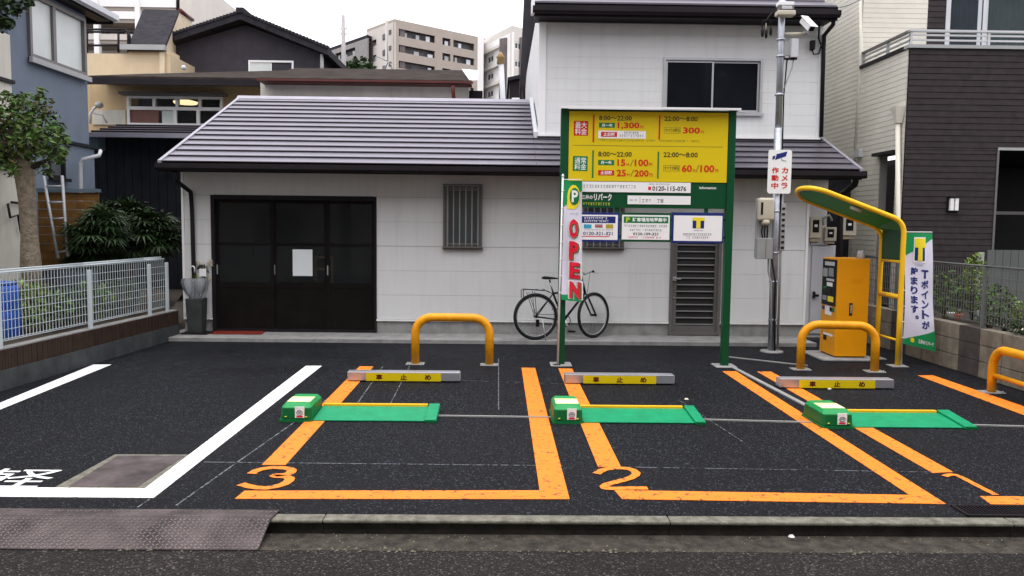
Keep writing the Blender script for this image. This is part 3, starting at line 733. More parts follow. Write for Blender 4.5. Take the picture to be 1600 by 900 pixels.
def srect(x0, y0, x1, y1):
    a, b, c, d = sx(x0,y0), sx(x1,y0), sx(x0,y1), sx(x1,y1)
    return (a.x+c.x)/2, (b.x+d.x)/2, (c.z+d.z)/2, (a.z+b.z)/2
def panel(name, r, m, parent, d=0.0, th=0.01, bevel=0.0):
    x0, x1, z0, z1 = srect(*r)
    return MB().box(x0, x1, SFY-d, SFY-d+th, z0, z1).build(name, M[m], parent, bevel=bevel)
Z0g, Z1g = P(1000,325,SFY).z, zt-0.004
back = MB().box(xl+pw/2+0.002, xr-pw/2-0.002, SFY+0.004, SY+0.035, Z0g, Z1g).build('green_panel', M['sign_g'], sg)
x0, x1, z0, z1 = srect(891,176,1135,284)
yp = MB().box(xl+pw/2+0.008, xr-pw/2-0.006, SFY-0.006, SFY+0.003, z0, zt-0.03).build('yellow_panel', M['sign_y'], sg)
FS = lambda u, v, w: (u, SFY-0.0065-w, v)
def st(s, r, m, parent=yp, bold=0.03, d=0.0, **k):
    x0, x1, z0, z1 = srect(*r)
    F = lambda u, v, w: (u, SFY-0.0065-d-w, v)
    return text(s, x0, x1, z0, z1, F, M[m], parent, bold=bold, thick=0.0015, **k)
def sp(r, m, parent=yp, d=0.0065, th=0.0015, name='print_block'):
    return panel(name, r, m, parent, d+th, th-0.0001)
def tiny(r, m, parent, d=0.0065, n=None, seed=1):          # rows of print too small to read in the photograph
    rnd = random.Random(seed); x0, x1, z0, z1 = srect(*r); h = z1-z0; mb = MB(); x = x0
    while x < x1-h*0.5:
        w = h*rnd.uniform(0.55, 0.85)
        if rnd.random() < 0.93:
            y = SFY-d-0.0012
            mb.box(x, x+w, y, y+0.001, z1-h*0.22, z1-h*0.02); 
            if rnd.random()<0.7: mb.box(x, x+w, y, y+0.001, z0+h*0.38, z0+h*0.52)
            if rnd.random()<0.8: mb.box(x+w*0.4, x+w*0.6, y-0.0004, y+0.0006, z0, z1)
            if rnd.random()<0.6: mb.box(x, x+w*0.9, y, y+0.001, z0, z0+h*0.14)
        x += h*0.98
    o = mb.build('fine_print', M[m], parent); o['kind'] = 'stuff'; return o
b_ = sp((896.5,189,919,212), 'red', name='rate_box'); 
st('最大\n料金', (898.5,190.5,917,210.5), 'white_p', b_, d=0.0020, bold=0.008)
b_ = sp((895,244,918,267), 'green_p', name='rate_box'); st('通常\n料金', (897.5,246,916,265.5), 'white_p', b_, d=0.0020, bold=0.008)
sp((926,179.5,928.6,222.5), 'red'); sp((925,235,927.5,278), 'green_p'); sp((1029,180,1031.5,218), 'red'); sp((1027,237,1029.4,279), 'green_p')
sp((895,228,1129,228.8), 'olive')
st('8:00～22:00', (936,181,987,188.5), 'ink', bold=0.02); st('22:00～8:00', (1038,182,1090,189.5), 'ink', bold=0.02)
st('8:00～22:00', (934.5,237,987,245), 'ink', bold=0.02); st('22:00～8:00', (1036.5,238,1090,246), 'ink', bold=0.02)
b_ = sp((936,192,960.5,199.6), 'green_p'); st('月～金', (940,193.2,957,198.8), 'white_p', b_, d=0.002, bold=0.03)
st('1,300', (965,191.3,999,202.3), 'red', bold=0.03); st('円', (1000.5,196.5,1005,201), 'red', bold=0.02)
w_ = sp((934.5,204.5,1009,216.5), 'white_p'); b_ = sp((939,206.2,964,213.8), 'red', w_, d=0.0085); st('土日祝', (942.5,207.2,960.5,212.8), 'white_p', b_, d=0.004, bold=0.03)
tiny((975,206,998,209.4), 'ink', w_, 0.0085, seed=3); tiny((968,210.6,1005,214.2), 'grey_p', w_, 0.0085, seed=4)
tiny((934.5,218,1024,221), 'olive', yp, seed=5); tiny((1030,219,1095,222), 'olive', yp, seed=6)
def obox(r, m, parent=yp):
    x0, x1, z0, z1 = srect(*r); mb = MB(); frame_rect(mb, x0, x1, z0, z1, 0.004, SFY-0.0078, SFY-0.0066); mb.build('print_frame', M[m], parent)
obox((1037.5,199,1063,208.5), 'olive'); st('すべての曜日', (1039,201,1061.5,206.8), 'ink', bold=0.01)
st('300', (1067,199,1093.5,209), 'red', bold=0.03); st('円', (1095,204.5,1099.5,208.6), 'red', bold=0.02)
b_ = sp((934.5,250,959.5,258), 'green_p'); st('月～金', (938.5,251.3,955.5,256.8), 'white_p', b_, d=0.002, bold=0.03)
st('15', (964.5,249,977,259.6), 'red', bold=0.03); st('分', (978,254.5,983,259), 'red', bold=0.02); st('/', (984,249.5,990,260), 'olive', bold=0.0); st('100', (991.5,249,1013,260), 'red', bold=0.03); st('円', (1014,254.5,1018.7,259.5), 'red', bold=0.02)
b_ = sp((934.5,266,959.5,274), 'red'); st('土日祝', (938,267,956,272.8), 'white_p', b_, d=0.002, bold=0.03)
st('25', (963.5,265,978,275.8), 'red', bold=0.03); st('分', (979,270.5,984,275), 'red', bold=0.02); st('/', (984.5,265.5,990.5,276), 'olive', bold=0.0); st('200', (991,265.5,1013.5,276.4), 'red', bold=0.03); st('円', (1014.8,271,1019.5,276), 'red', bold=0.02)
obox((1036.5,258,1062,267.5), 'olive'); st('すべての曜日', (1038,260,1060.5,266), 'ink', bold=0.01)
st('60', (1065,257.5,1081,269), 'red', bold=0.03); st('分', (1082,264,1086.5,268.3), 'red', bold=0.02); st('/', (1086.5,257.5,1092.5,269.5), 'olive', bold=0.0); st('100', (1094,258,1116,269.6), 'red', bold=0.03); st('円', (1117.5,264.5,1122,269.3), 'red', bold=0.02)
# white phone strip, name bars
w_ = sp((890,284.5,1079,300.5), 'white_p', back, d=0.006, th=0.003, name='phone_strip')
tiny((903,289,994,293.5), 'grey_p', w_, 0.009, seed=7); tiny((1012,286.8,1047,289), 'grey_p', w_, 0.009, seed=8)
sp((1012.5,291.5,1017,297), 'pink', w_, 0.009); st('0120-115-076', (1019,291,1072,298.5), 'ink', w_, d=0.003, bold=0.02)
st('Information', (1093,291.5,1119,295.5), 'white_p', back, d=-0.009, bold=0.02)
st('三井の', (909,304.5,926,311.5), 'white_p', back, d=-0.009, bold=0.02); st('リパーク', (928,302.5,956,313.5), 'white_p', back, d=-0.009, bold=0.03)
tiny((907,316.5,955,320.5), 'lime_p', back, -0.003, seed=9)
w_ = sp((980.5,306,1079,319.5), 'white_p', back, d=0.002, th=0.003, name='name_strip')
tiny((984,311.5,996,314), 'grey_p', w_, 0.0052, seed=10); sp((999.5,307.5,1000.2,317.5), 'grey_p', w_, 0.0052, 0.001); tiny((1003,311,1025,316.5), 'grey_p', w_, 0.0052, seed=11); st('丁目', (1026.5,311,1036,316.8), 'ink', w_, d=-0.001, bold=0.01)
# three notice boards below
def notice(r, m, ri):
    x0, x1, z0, z1 = srect(*r)
    a = MB().box(x0, x1, SFY-0.006, SFY+0.014, z0, z1).build('notice_board', M[m], sg, bevel=0.004)
    x0, x1, z0, z1 = srect(*ri)
    return MB().box(x0, x1, SFY-0.009, SFY-0.0062, z0, z1).build('notice_face', M['white_p'], a)
MB().box(xl+pw/2, xr-pw/2, SFY+0.016, SFY+0.04, P(1000,345,SFY).z, P(1000,341,SFY).z).build('rail', M['sign_g'], sg)
MB().box(xl+pw/2, xr-pw/2, SFY+0.016, SFY+0.04, P(1000,372,SFY).z, P(1000,368,SFY).z).build('rail', M['sign_g'], sg)
for k in range(2): MB().box(P((960,1100)[k],330,SY).x, P((966,1106)[k],330,SY).x, SFY+0.016, SFY+0.03, P(1000,345,SY).z, Z0g+0.01).build('hanger', M['sign_g'], sg)
n1 = notice((884,332,968,378), 'navy', (888,335.5,965,374.5)); n2 = notice((969.5,332.5,1048.5,378), 'sign_g', (971.5,336,1046,374.5)); n3 = notice((1049.5,332.5,1130.5,380), 'navy', (1052.5,337,1128,376.5))
ND = 0.0092
b_ = sp((907,338,961.5,348.5), 'navy', n1, ND); tiny((913,339.2,949,342.6), 'white_p', b_, ND+0.0016, seed=12); tiny((913,344,952,347), 'white_p', b_, ND+0.0016, seed=13)
for r, m in (((912,350.5,924,357),'sky_b'),((929.5,350.5,941.5,356),'grey_p'),((946.5,350.5,958,357),'gold')): sp(r, m, n1, ND)
sp((929.5,352.5,941.5,354), 'pink', n1, ND+0.002)
st('0120-321-321', (911,362,957,367.5), 'navy', n1, d=ND-0.0065, bold=0.02); sp((908,368.8,952,370), 'pink', n1, ND); tiny((913,358.3,958,359.8), 'grey_p', n1, ND, seed=14)
b_ = sp((974.5,338.5,1044,348.5), 'green_p', n2, ND); st('駐車場用地募集中', (988,340.2,1041,346.8), 'white_p', b_, d=ND-0.0065+0.0016, bold=0.03); st('P', (978,339.5,984,347), 'lime_p', b_, d=ND-0.0065+0.0016, bold=0.04)
tiny((975,351.5,1043,355), 'grey_p', n2, ND, seed=15); tiny((984,358,1034,361), 'grey_p', n2, ND, seed=16); st('0120-109-321', (989,363.3,1028,367.8), 'ink', n2, d=ND-0.0065, bold=0.02); tiny((982,369.7,1034,372.3), 'pink', n2, ND, seed=17)
def t_logo(r, parent, F, e=0.0):
    x0, x1, z0, z1 = r; w = x1-x0; h = z1-z0
    MB().box(x0, x1, e, e+0.001, z0, z0+h*0.78, F).build('logo_square', M['navy'], parent)
    MB().box(x0-w*0.02, x1+w*0.02, e+0.001, e+0.0022, z0+h*0.72, z1, F).build('logo_bar', M['yel_p'], parent)
    MB().box(x0+w*0.32, x1-w*0.32, e+0.001, e+0.0024, z0, z0+h*0.73, F).build('logo_stem', M['yel_p'], parent)
t_logo(srect(1082,340,1100,357), n3, lambda x, y, z: (x, SFY-ND-y, z))
tiny((1084,359.5,1098,361), 'grey_p', n3, ND, seed=18); tiny((1067,364.5,1112,367.8), 'grey_p', n3, ND, seed=19); tiny((1072,369.5,1107,372.8), 'grey_p', n3, ND, seed=20)

# ================================================================== BANNERS
def banner(name, label, base, top, w, hz0, hz1, slant, m_groups, draw):
    """pole from base to top; cloth hung on a short arm, w wide, from hz1 down to hz0, with folds"""
    t = thing(name, label, 'banner', tuple(base))
    MB().tube([base, top], 0.012, 8).build('pole', M['white'], t)
    MB().lathe(top, [(0.014,0),(0.016,0.02),(0.006,0.04)], 8).build('finial', M['white'], t)
    d = (top-base); ln = d.z
    def F(u, v, s):         # u 0..1 across, v height, s towards the viewer
        q = base + d*((v-base.z)/ln)
        fold = 0.020*math.sin(u*5.2+v*2.0)*u + 0.012*math.sin(v*6+u*3)
        return Vector((q.x+0.018+u*w[0]*(1.0-slant[0]*(hz1-v)), q.y-0.012+u*w[1]+fold-s, v+u*slant[1]*(hz1-v)/(hz1-hz0)+u*slant[2]))
    MB().tube([top-d.normalized()*(top.z-hz1-0.012), F(1.0,hz1+0.012,0)+Vector((0,0,0.0))], 0.006, 6).build('arm', M['white'], t)
    n, mrows = 12, 44; mb = MB(); vs = []; fs = []
    for j in range(mrows+1):
        for i in range(n+1):
            vs.append(F(i/n, hz0+(hz1-hz0)*j/mrows, 0))
    for j in range(mrows):
        for i in range(n): a = j*(n+1)+i; fs.append((a,a+1,a+n+2,a+n+1))
    k = len(vs); vs += [Vector(v)+Vector((0,0.003,0)) for v in vs]; fs += [tuple(reversed([i+k for i in f])) for f in fs]
    mb.add(vs, fs, True); cl = mb.build('cloth', M['cloth'], t)
    for q in range(7):
        z = hz0+(hz1-hz0)*(q+0.4)/7; p = base+d*((z-base.z)/ln)
        MB().tube([p+Vector((-0.014,-0.004,0)), p+Vector((0.02,-0.016,0))], 0.006, 5).build('loop', M['white'], t)
    def patch(poly, m, e, name='print_patch', nx=10, ny=10):
        # poly(u in 0..1, w in 0..1) -> (u, v)
        mb = MB(); vs = []; fs = []
        for j in range(ny+1):
            for i in range(nx+1): u, v = poly(i/nx, j/ny); vs.append(F(u, v, e))
        for j in range(ny):
            for i in range(nx): a = j*(nx+1)+i; fs.append((a,a+1,a+nx+2,a+nx+1))
        mb.add(vs, fs, True); return mb.build(name, M[m], cl)
    def txt(s, u0, u1, v0, v1, m, e, bold=0.03, **k): return text(s, u0, u1, v0, v1, lambda u, v, w: tuple(F(u, v, e)), M[m], cl, bold=bold, thick=0, **k)
    draw(patch, txt, hz0, hz1)
    return t
def draw_open(patch, txt, a, b):
    h = b-a
    V = lambda f: b-h*f     # fraction from the top
    patch(lambda u, w: (u, V(0)+(V(0.22-0.14*u)-V(0))*w), 'cloth_g', 0.003)
    patch(lambda u, w: (u, V(1.0)+(V(0.955-0.05*u**2)-V(1.0))*w), 'cloth_g', 0.003)
    txt('●', 0.18, 0.90, V(0.235), V(0.035), 'yel_p', 0.007, 0.06); txt('●', 0.32, 0.86, V(0.200), V(0.058), 'green_p', 0.014, 0.02)
    patch(lambda u, w: (0.18+0.42*u, V(0.235)+(V(0.17)-V(0.235))*w), 'yel_p', 0.0055, 'print_tail', 3, 3)
    txt('P', 0.42, 0.78, V(0.178), V(0.080), 'white_p', 0.026, 0.03)
    txt('パーク', 0.34, 0.80, V(0.285), V(0.262), 'grey_p', 0.004, 0.0)
    for ch, f0, f1, u0, u1 in (('O',0.315,0.475,0.30,0.80),('P',0.50,0.655,0.33,0.82),('E',0.675,0.81,0.36,0.86),('N',0.835,0.975,0.38,0.92)):
        txt(ch, u0-0.06, u1+0.14, V(f1+0.010), V(f0-0.006), 'white_p', 0.006, 0.13)
        txt(ch, u0+0.05, u1+0.07, V(f1+0.005), V(f0+0.005), 'green_p', 0.012, 0.06); txt(ch, u0, u1, V(f1), V(f0), 'pink', 0.018, 0.05)
base = G(870.5,570.5)+Vector((0,-0.09,0)); Yb = base.y
top = P(879.5,277,Yb)
zt_, zb_ = P(878,282,Yb).z, P(874,468,Yb).z
banner('open_banner', 'narrow white banner reading OPEN in red on a pole left of the price sign', base, top, (P(906,300,Yb).x-P(878,300,Yb).x, 0.03), zb_, zt_, (-0.135, -0.03, 0.0), None, draw_open)
MB_ = MB().box(base.x-0.06, base.x+0.04, base.y-0.05, base.y+0.05, 0, 0.02)
tag(MB_.build('banner_base', M['concrete'], bevel=0.006), 'small concrete foot block under the OPEN banner pole', 'base')
def draw_t(patch, txt, a, b):
    h = b-a; V = lambda f: b-h*f
    patch(lambda u, w: (u, V(0)+(V(0.20-0.155*u)-V(0))*w), 'cloth_g', 0.003)
    patch(lambda u, w: (u, V(1.0)+(V(0.955-0.13*u)-V(1.0))*w), 'cloth_g', 0.003)
    patch(lambda u, w: (0.27+0.44*u, V(0.255)+(V(0.035)-V(0.255))*w), 'white_p', 0.005, nx=4, ny=6)
    patch(lambda u, w: (0.31+0.36*u, V(0.240)+(V(0.11)-V(0.240))*w), 'navy', 0.007, nx=4, ny=4)
    patch(lambda u, w: (0.30+0.40*u, V(0.125)+(V(0.045)-V(0.125))*w), 'yel_p', 0.009, nx=4, ny=4)
    patch(lambda u, w: (0.42+0.16*u, V(0.240)+(V(0.115)-V(0.240))*w), 'yel_p', 0.009, nx=3, ny=4)
    for s, u0, u1, fs in (('Tポイントが', 0.56, 0.82, (0.315,0.84)), ('貯まります。', 0.20, 0.44, (0.30,0.80))):
        n = len(s)
        for i, ch in enumerate(s):
            f0 = fs[0]+(fs[1]-fs[0])*i/n; f1 = fs[0]+(fs[1]-fs[0])*(i+0.84)/n; dv = 0.012*i
            if ch == '。': txt(ch, u0+0.15, u0+0.26, V(f0+0.035+0.0), V(f0+0.002), 'navy', 0.004, 0.03)
            else: txt(ch, u0, u1, V(f1), V(f0), 'navy', 0.004, 0.035)
    txt('三井のリパーク', 0.46, 0.93, V(0.965), V(0.925), 'white_p', 0.006, 0.04); txt('●', 0.22, 0.34, V(0.97), V(0.925), 'yel_p', 0.006, 0.02)
    txt('T-POINT', 0.34, 0.62, V(0.285), V(0.268), 'grey_p', 0.004, 0.0)
base = G(1408,571.5); top = P(1413,361,base.y)
banner('point_banner', 'white and green banner with dark blue Japanese lettering beside the yellow canopy post', base, top, (P(1459,400,base.y).x-P(1414,400,base.y).x, 0.05), P(1410,537,base.y).z, P(1413,364,base.y).z, (-0.13, -0.10, 0.0), None, draw_t)

# ================================================================== PAYMENT MACHINE AND CANOPY
mc = G(1303.5,563); mY = mc.y; mX = mc.x; mX1 = G(1351,563.5).x; mY1 = mY+0.50; mz = P(1305,404,mY).z
pm = thing('payment_machine', 'tall orange parking payment machine with dark control face', 'machine', ((mX+mX1)/2, (mY+mY1)/2, 0))
MB().box(mX, mX1+0.02, mY, mY1, 0.05, mz).build('cabinet', M['machine'], pm, bevel=0.008)
MB().box(mX+0.02, mX1, mY+0.02, mY1-0.02, 0.0, 0.05).build('plinth', M['dark'], pm)
o = MB().box(mX-0.20, mX1+0.14, mY-0.12, mY1+0.12, 0.0, 0.035).build('machine_footing', M['concrete'], bevel=0.015); tag(o, 'pale concrete footing slab under the orange payment machine', 'footing')
fp = MB().box(mX-0.012, mX+0.002, mY+0.035, mY1-0.035, mz-0.62, mz-0.02).build('control_face', M['black'], pm, bevel=0.003)
FC = lambda u, d, z: (mX-0.012-d, mY+0.035+u*(mY1-mY-0.07), z)
for u0, u1, z0, z1, m in ((0.10,0.80,-0.10,-0.05,'lgrey'),(0.15,0.50,-0.24,-0.13,'grey_p'),(0.6,0.92,-0.25,-0.14,'grey'),(0.1,0.65,-0.30,-0.27,'lgrey'),(0.2,0.6,-0.37,-0.32,'white_p'),(0.3,0.75,-0.46,-0.40,'dark'),(0.1,0.5,-0.57,-0.50,'yel_p'),(0.6,0.9,-0.56,-0.50,'grey_p'),(0.62,0.85,-0.42,-0.38,'green_p')):
    MB().box(u0, u1, 0, 0.006, mz+z0, mz+z1, FC).build('control', M[m], fp)
for u0, u1, z0, z1, m in ((0.05,0.40,-0.70,-0.64,'green_p'),(0.25,0.75,-0.75,-0.63,'white_p'),(0.78,0.98,-0.69,-0.645,'navy'),(0.1,0.8,-1.02,-0.99,'white_p'),(0.55,0.8,-1.09,-1.02,'dark')):
    MB().box(u0, u1, -0.010, -0.009, mz+z0, mz+z1, FC).build('sticker', M[m], pm)
vz = P(1330,435,mY).z
for k in range(2):
    for j in range(3):
        MB().box(mX+(mX1-mX)*(0.47+0.20*k), mX+(mX1-mX)*(0.62+0.20*k), mY-0.004, mY, vz-0.022*j-0.007, vz-0.022*j).build('louvre', M['machine'], pm)
hz = P(1330,482,mY).z
h_ = MB().box(mX+(mX1-mX)*0.42, mX+(mX1-mX)*0.52, mY-0.005, mY, hz-0.09, hz+0.07).build('lock_recess', M['dark'], pm)
MB().box(mX+(mX1-mX)*0.445, mX+(mX1-mX)*0.495, mY-0.015, mY-0.005, hz-0.06, hz+0.045).build('lock_handle', M['alu'], h_)
tl = MB().lathe((mX1-0.06, mY+0.10, mz), [(0.055,0),(0.042,0.10),(0.038,0.105)], 10).build('top_light', M['lgrey'], pm)

cn = thing('machine_canopy', 'yellow tubular canopy frame with green roof sheet over the payment machine', 'canopy', tuple(G(1400,572)))
cY0, cY1 = G(1402,572).y, G(1402,572).y+0.56; cX = G(1402,572).x
tr_ = 0.031
def side(Y):
    z = Vector((0,0,1)); zc = P(1413,362,cY0).z
    tip = Vector((P(1243,300,cY0+0.28).x, Y, P(1243,303,cY0).z))
    A = Vector((cX,Y,0)); B = Vector((cX,Y,zc-0.10))
    return A, B, tip
ztip = P(1246,303,cY0+0.05).z; xtip = P(1246,303,cY0+0.28).x
zc = P(1408,350,cY0).z
def prof(Y):
    pts = [Vector((cX,Y,0)), Vector((cX,Y,0.6)), Vector((cX,Y,zc-0.12))]
    dirv = Vector((xtip+0.25-cX, 0, ztip-zc)).normalized()
    K = Vector((cX,Y,zc)) + Vector((0,0,0.03))
    for i in range(1, 7):
        t = i/7; p = (Vector((cX,Y,zc-0.12))*(1-t)**2 + K*2*t*(1-t) + (K+dirv*0.16)*t**2); pts.append(p)
    pts.append(K+dirv*0.16); return pts, K, dirv
pa, Ka, dv = prof(cY0); pb, Kb, _ = prof(cY1)
for q_ in pb[2:]: q_.z -= 0.10
Kb = Kb-Vector((0,0,0.10))
L_c = (xtip+0.28-cX)/dv.x
ea, eb = Ka+dv*L_c, Kb+dv*L_c
mid = (ea+eb)/2; hw = (cY1-cY0)/2
tilt_ = Vector((0,-hw,0.05))
semi = [mid + tilt_*math.cos(t) + dv*hw*math.sin(t) for t in [math.pi*i/14 for i in range(15)]]
MB().tube(pa+semi+pb[::-1], tr_, 12).build('frame_tube', M['yellow2'], cn)
for z, r_ in ((P(1390,409,cY0).z,0.018),(P(1390,464,cY0).z,0.03),(P(1390,532,cY0).z,0.016)):
    MB().tube([(cX,cY0,z),(cX,cY1,z)], r_, 8).build('crossbar', M['yellow2'], cn)
MB().box(cX-0.008, cX+0.008, cY0+0.03, cY1-0.03, P(1390,407,cY0).z, zc-0.08).build('back_sheet', M['sign_g'], cn)
up = Vector((0,0,1))
q0, q1 = Ka+dv*0.10, ea+dv*0.05
sh = MB(); n_ = dv.cross(Vector((0,1,0))).normalized()
ring = [q0+Vector((0,0.03,0)), q1+Vector((0,0.03,0))] + [mid + Vector((0,-(hw-0.03),0.05))*math.cos(t) + dv*(hw-0.03)*math.sin(t) for t in [math.pi*i/14 for i in range(1,14)]] + [eb+dv*0.05-Vector((0,0.03,0)), Kb+dv*0.10-Vector((0,0.03,0))]
sh.prism([p-n_*0.006 for p in ring], [p+n_*0.006 for p in ring]); sh.build('roof_sheet', M['canopy_green'] if 'canopy_green' in M else M['green_p'], cn)
sl = MB().prism([Ka+dv*0.10+Vector((0,0.03,-0.006)), Kb+dv*0.10+Vector((0,-0.03,-0.006)), Vector((cX,cY1-0.03,zc-0.09)), Vector((cX,cY0+0.03,zc-0.09))], [Ka+dv*0.10+Vector((0,0.03,0.006)), Kb+dv*0.10+Vector((0,-0.03,0.006)), Vector((cX+0.012,cY1-0.03,zc-0.085)), Vector((cX+0.012,cY0+0.03,zc-0.085))]).build('corner_sheet', M['green_p'], cn)
lt = Ka*0.42+ea*0.58+Vector((0,0.12,-0.05))
MB().tube([lt-dv*0.07, lt+dv*0.07], 0.022, 8).build('strip_light', M['white'], cn)
for Y in (cY0, cY1): MB().box(cX-0.10, cX+0.10, Y-0.09, Y+0.09, 0, 0.010).build('base_plate', M['conduit'], cn)

# ================================================================== CAMERA POLE
pb_ = G(1205.5,550); pY = pb_.y; pt = P(1222,2,pY); pd = (pt-pb_)
at = lambda y: pb_ + pd*((P(1210,y,pY).z-pb_.z)/pd.z)
ps_ = thing('camera_pole', 'tall galvanised steel pole carrying meter boxes and a camera sign', 'pole', tuple(pb_))
MB().tube([pb_, at(200)], 0.052, 14).build('pole', M['galv'], ps_)
MB().tube([at(199), pt+Vector((0,0,0.5))], 0.043, 14).build('upper_pole', M['galv'], ps_)
for y in (62, 88, 148, 330, 395, 440, 500): 
    q = at(y); MB().lathe((q.x,q.y,q.z), [(0.056,-0.012),(0.060,-0.012),(0.060,0.012),(0.056,0.012)], 14).build('band', M['galv'], ps_)
MB().lathe((pb_.x,pb_.y,0), [(0.16,0),(0.15,0.02),(0.06,0.03)], 16).build('footing', M['concrete'], ps_)
def pipe(mat_, pts, r, name='conduit_pipe', parent=None): return MB().tube(pts, r, 8).build(name, M[mat_], parent)
pipe('grey', [at(300)+Vector((0.075,-0.02,0)), at(545)+Vector((0.075,-0.02,0))], 0.018, parent=ps_)
pipe('dark', [at(92)+Vector((0.09,0.0,0)), at(150)+Vector((0.06,0,0)), at(210)+Vector((0.055,-0.02,0)), at(330)+Vector((0.055,-0.03,0))], 0.010, 'cable', ps_)
pipe('grey', [at(402)+Vector((-0.09,-0.03,0)), at(425)+Vector((-0.085,-0.03,0)), at(440)+Vector((-0.05,-0.05,0)), at(548)+Vector((-0.03,-0.07,0))], 0.014, parent=ps_)
pipe('dark', [at(402)+Vector((-0.05,-0.03,0)), at(440)+Vector((-0.0,-0.07,0)), at(500)+Vector((0.0,-0.07,0)), at(548)+Vector((0.02,-0.07,0))], 0.012, 'cable', ps_)
# louvred box on the right of the pole
q = MB(); a = at(318); b = at(392); q.box(a.x+0.06, a.x+0.12, pY-0.05, pY+0.05, b.z, a.z); q.build('side_box', M['grey'], ps_, bevel=0.004)
for k in range(8): MB().box(a.x+0.07, a.x+0.11, pY-0.055, pY-0.05, b.z+0.03+k*0.075, b.z+0.06+k*0.075).build('louvre', M['dark'], ps_)
# sign
sgn = thing('camera_sign', 'white rounded plate with a blue camera picture and red Japanese lettering on the steel pole', 'sign', tuple(P(1218,268,pY-0.09)))
sy = pY-0.09
x0, x1, z0, z1 = R(1200,234,1236.5,302.5,sy)
pl = MB().box(x0, x1, sy, sy+0.012, z0, z1); ring = []
r_ = 0.035
def rrect(x0, x1, z0, z1, r, y, n=5):
    out = []
    for cx, cz, a0 in ((x1-r,z0+r,-90),(x1-r,z1-r,0),(x0+r,z1-r,90),(x0+r,z0+r,180)):
        for i in range(n+1): a = rad(a0+90*i/n); out.append((cx+r*math.cos(a), y, cz+r*math.sin(a)))
    return out
pl = MB().prism(rrect(x0,x1,z0,z1,r_,sy), rrect(x0,x1,z0,z1,r_,sy+0.012)).build('plate', M['white_p'], sgn)
W_, H_ = x1-x0, z1-z0
FQ = lambda u, d, v: (x0+u*W_, sy-0.001-d, z0+v*H_)
def qd(pts, m, name, e=0.001): MB().prism([FQ(u,e,v) for u, v in pts], [FQ(u,0,v) for u, v in pts]).build(name, M[m], pl)
qd([(0.28,0.765),(0.74,0.85),(0.80,0.965),(0.34,0.900)], 'navy', 'camera_body'); qd([(0.16,0.77),(0.27,0.79),(0.29,0.87),(0.18,0.85)], 'navy', 'camera_lens')
qd([(0.54,0.80),(0.58,0.80),(0.60,0.745),(0.56,0.745)], 'grey_p', 'camera_arm'); qd([(0.56,0.745),(0.76,0.735),(0.76,0.755),(0.58,0.765)], 'grey_p', 'camera_foot')
for col, u0, u1 in (('カメラ', 0.58, 0.86), ('作動中', 0.16, 0.46)):
    for i, ch in enumerate(col):
        v1 = 0.60-0.175*i; text(ch, x0+u0*W_, x0+u1*W_, z0+(v1-0.14)*H_, z0+v1*H_, lambda u, v, w: (u, sy-0.001-w, v), M['red'], pl, bold=0.035, thick=0.001)
# meter boxes on the left of the pole
mb_ = thing('meter_box', 'beige electricity meter housing above a grey box on the steel pole', 'meter box', tuple(P(1196,360,pY-0.08)))
my = pY-0.13
x0, x1, z0, z1 = R(1184,309,1210,405,my)
zm = P(1196,372,my).z; zq = P(1196,345,my).z
MB().box(x0, x1, my+0.10, my+0.12, z0+0.02, z1).build('back_plate', M['grey'], mb_)
MB().box(x0+0.005, x1-0.01, my, my+0.10, z0, zm).build('lower_box', M['grey'], mb_, bevel=0.006)
MB().box((x0+x1)/2+0.005, (x0+x1)/2+0.009, my-0.002, my, z0+0.01, zm-0.01).build('door_gap', M['dark'], mb_)
MB().box(x0+0.01, x1-0.005, my-0.01, my+0.10, zq, z1).build('upper_housing', M['beige'], mb_, bevel=0.03)
MB().box(x0+0.03, x0+0.06, my-0.013, my-0.010, zq+0.08, z1-0.06).build('window', M['dark'], mb_)
MB().lathe(((x0+x1)/2, my+0.03, zq-0.06), [(0.04,0),(0.055,0.03),(0.05,0.07)], 12).build('meter_dome', M['lime_p'] if False else M['beige'], mb_)
for k in range(3): MB().tube([((x0+x1)/2-0.03+0.03*k,my+0.04,zq-0.05),((x0+x1)/2-0.05+0.04*k,my+0.03,zm+0.09),((x0+x1)/2-0.03+0.03*k,my+0.04,zm)], 0.010, 6).build('cable', M['black'], mb_)
# surveillance camera on its arm
cc = thing('security_camera', 'white box security camera on a short arm at the top of the steel pole', 'camera', tuple(P(1250,50,pY)))
ay = pY-0.04
MB().tube([at(53)+Vector((0.04,0,0)), P(1256,53,ay)], 0.020, 8).build('arm', M['beige'], cc)
MB().tube([P(1256,53,ay), P(1262,50,ay-0.03)], 0.028, 8).build('joint', M['grey'], cc)
F2 = Matrix.Translation(P(1261,37,ay-0.05)) @ Matrix.Rotation(rad(20),4,'Z') @ Matrix.Rotation(rad(42),4,'X') @ Matrix.Scale(0.82, 4)
FM = lambda x, y, z: tuple(F2 @ Vector((x,y,z)))
MB().box(-0.058, 0.058, -0.16, 0.12, -0.05, 0.05, FM).build('housing', M['white'], cc, bevel=0.008)
MB().box(-0.07, 0.07, -0.19, 0.14, 0.05, 0.060, FM).build('sun_shield', M['white'], cc)
MB().box(-0.045, 0.045, -0.165, -0.16, -0.038, 0.038, FM).build('lens_window', M['black'], cc)
bb = thing('junction_box', 'slim white junction box on the steel pole below the security camera', 'box', tuple(P(1237,80,pY)))
x0, x1, z0, z1 = R(1234,62,1245,91,pY)
MB().box(x0, x1, pY-0.07, pY+0.03, z0, z1).build('case', M['lgrey'], bb, bevel=0.006)
MB().box(at(92).x, x1, pY-0.03, pY+0.03, z0-0.02, z0).build('bracket', M['dark'], bb)
MB().box(at(70).x+0.03, x0, pY-0.02, pY+0.02, z0+0.03, z1-0.03).build('back_bracket', M['grey'], bb)
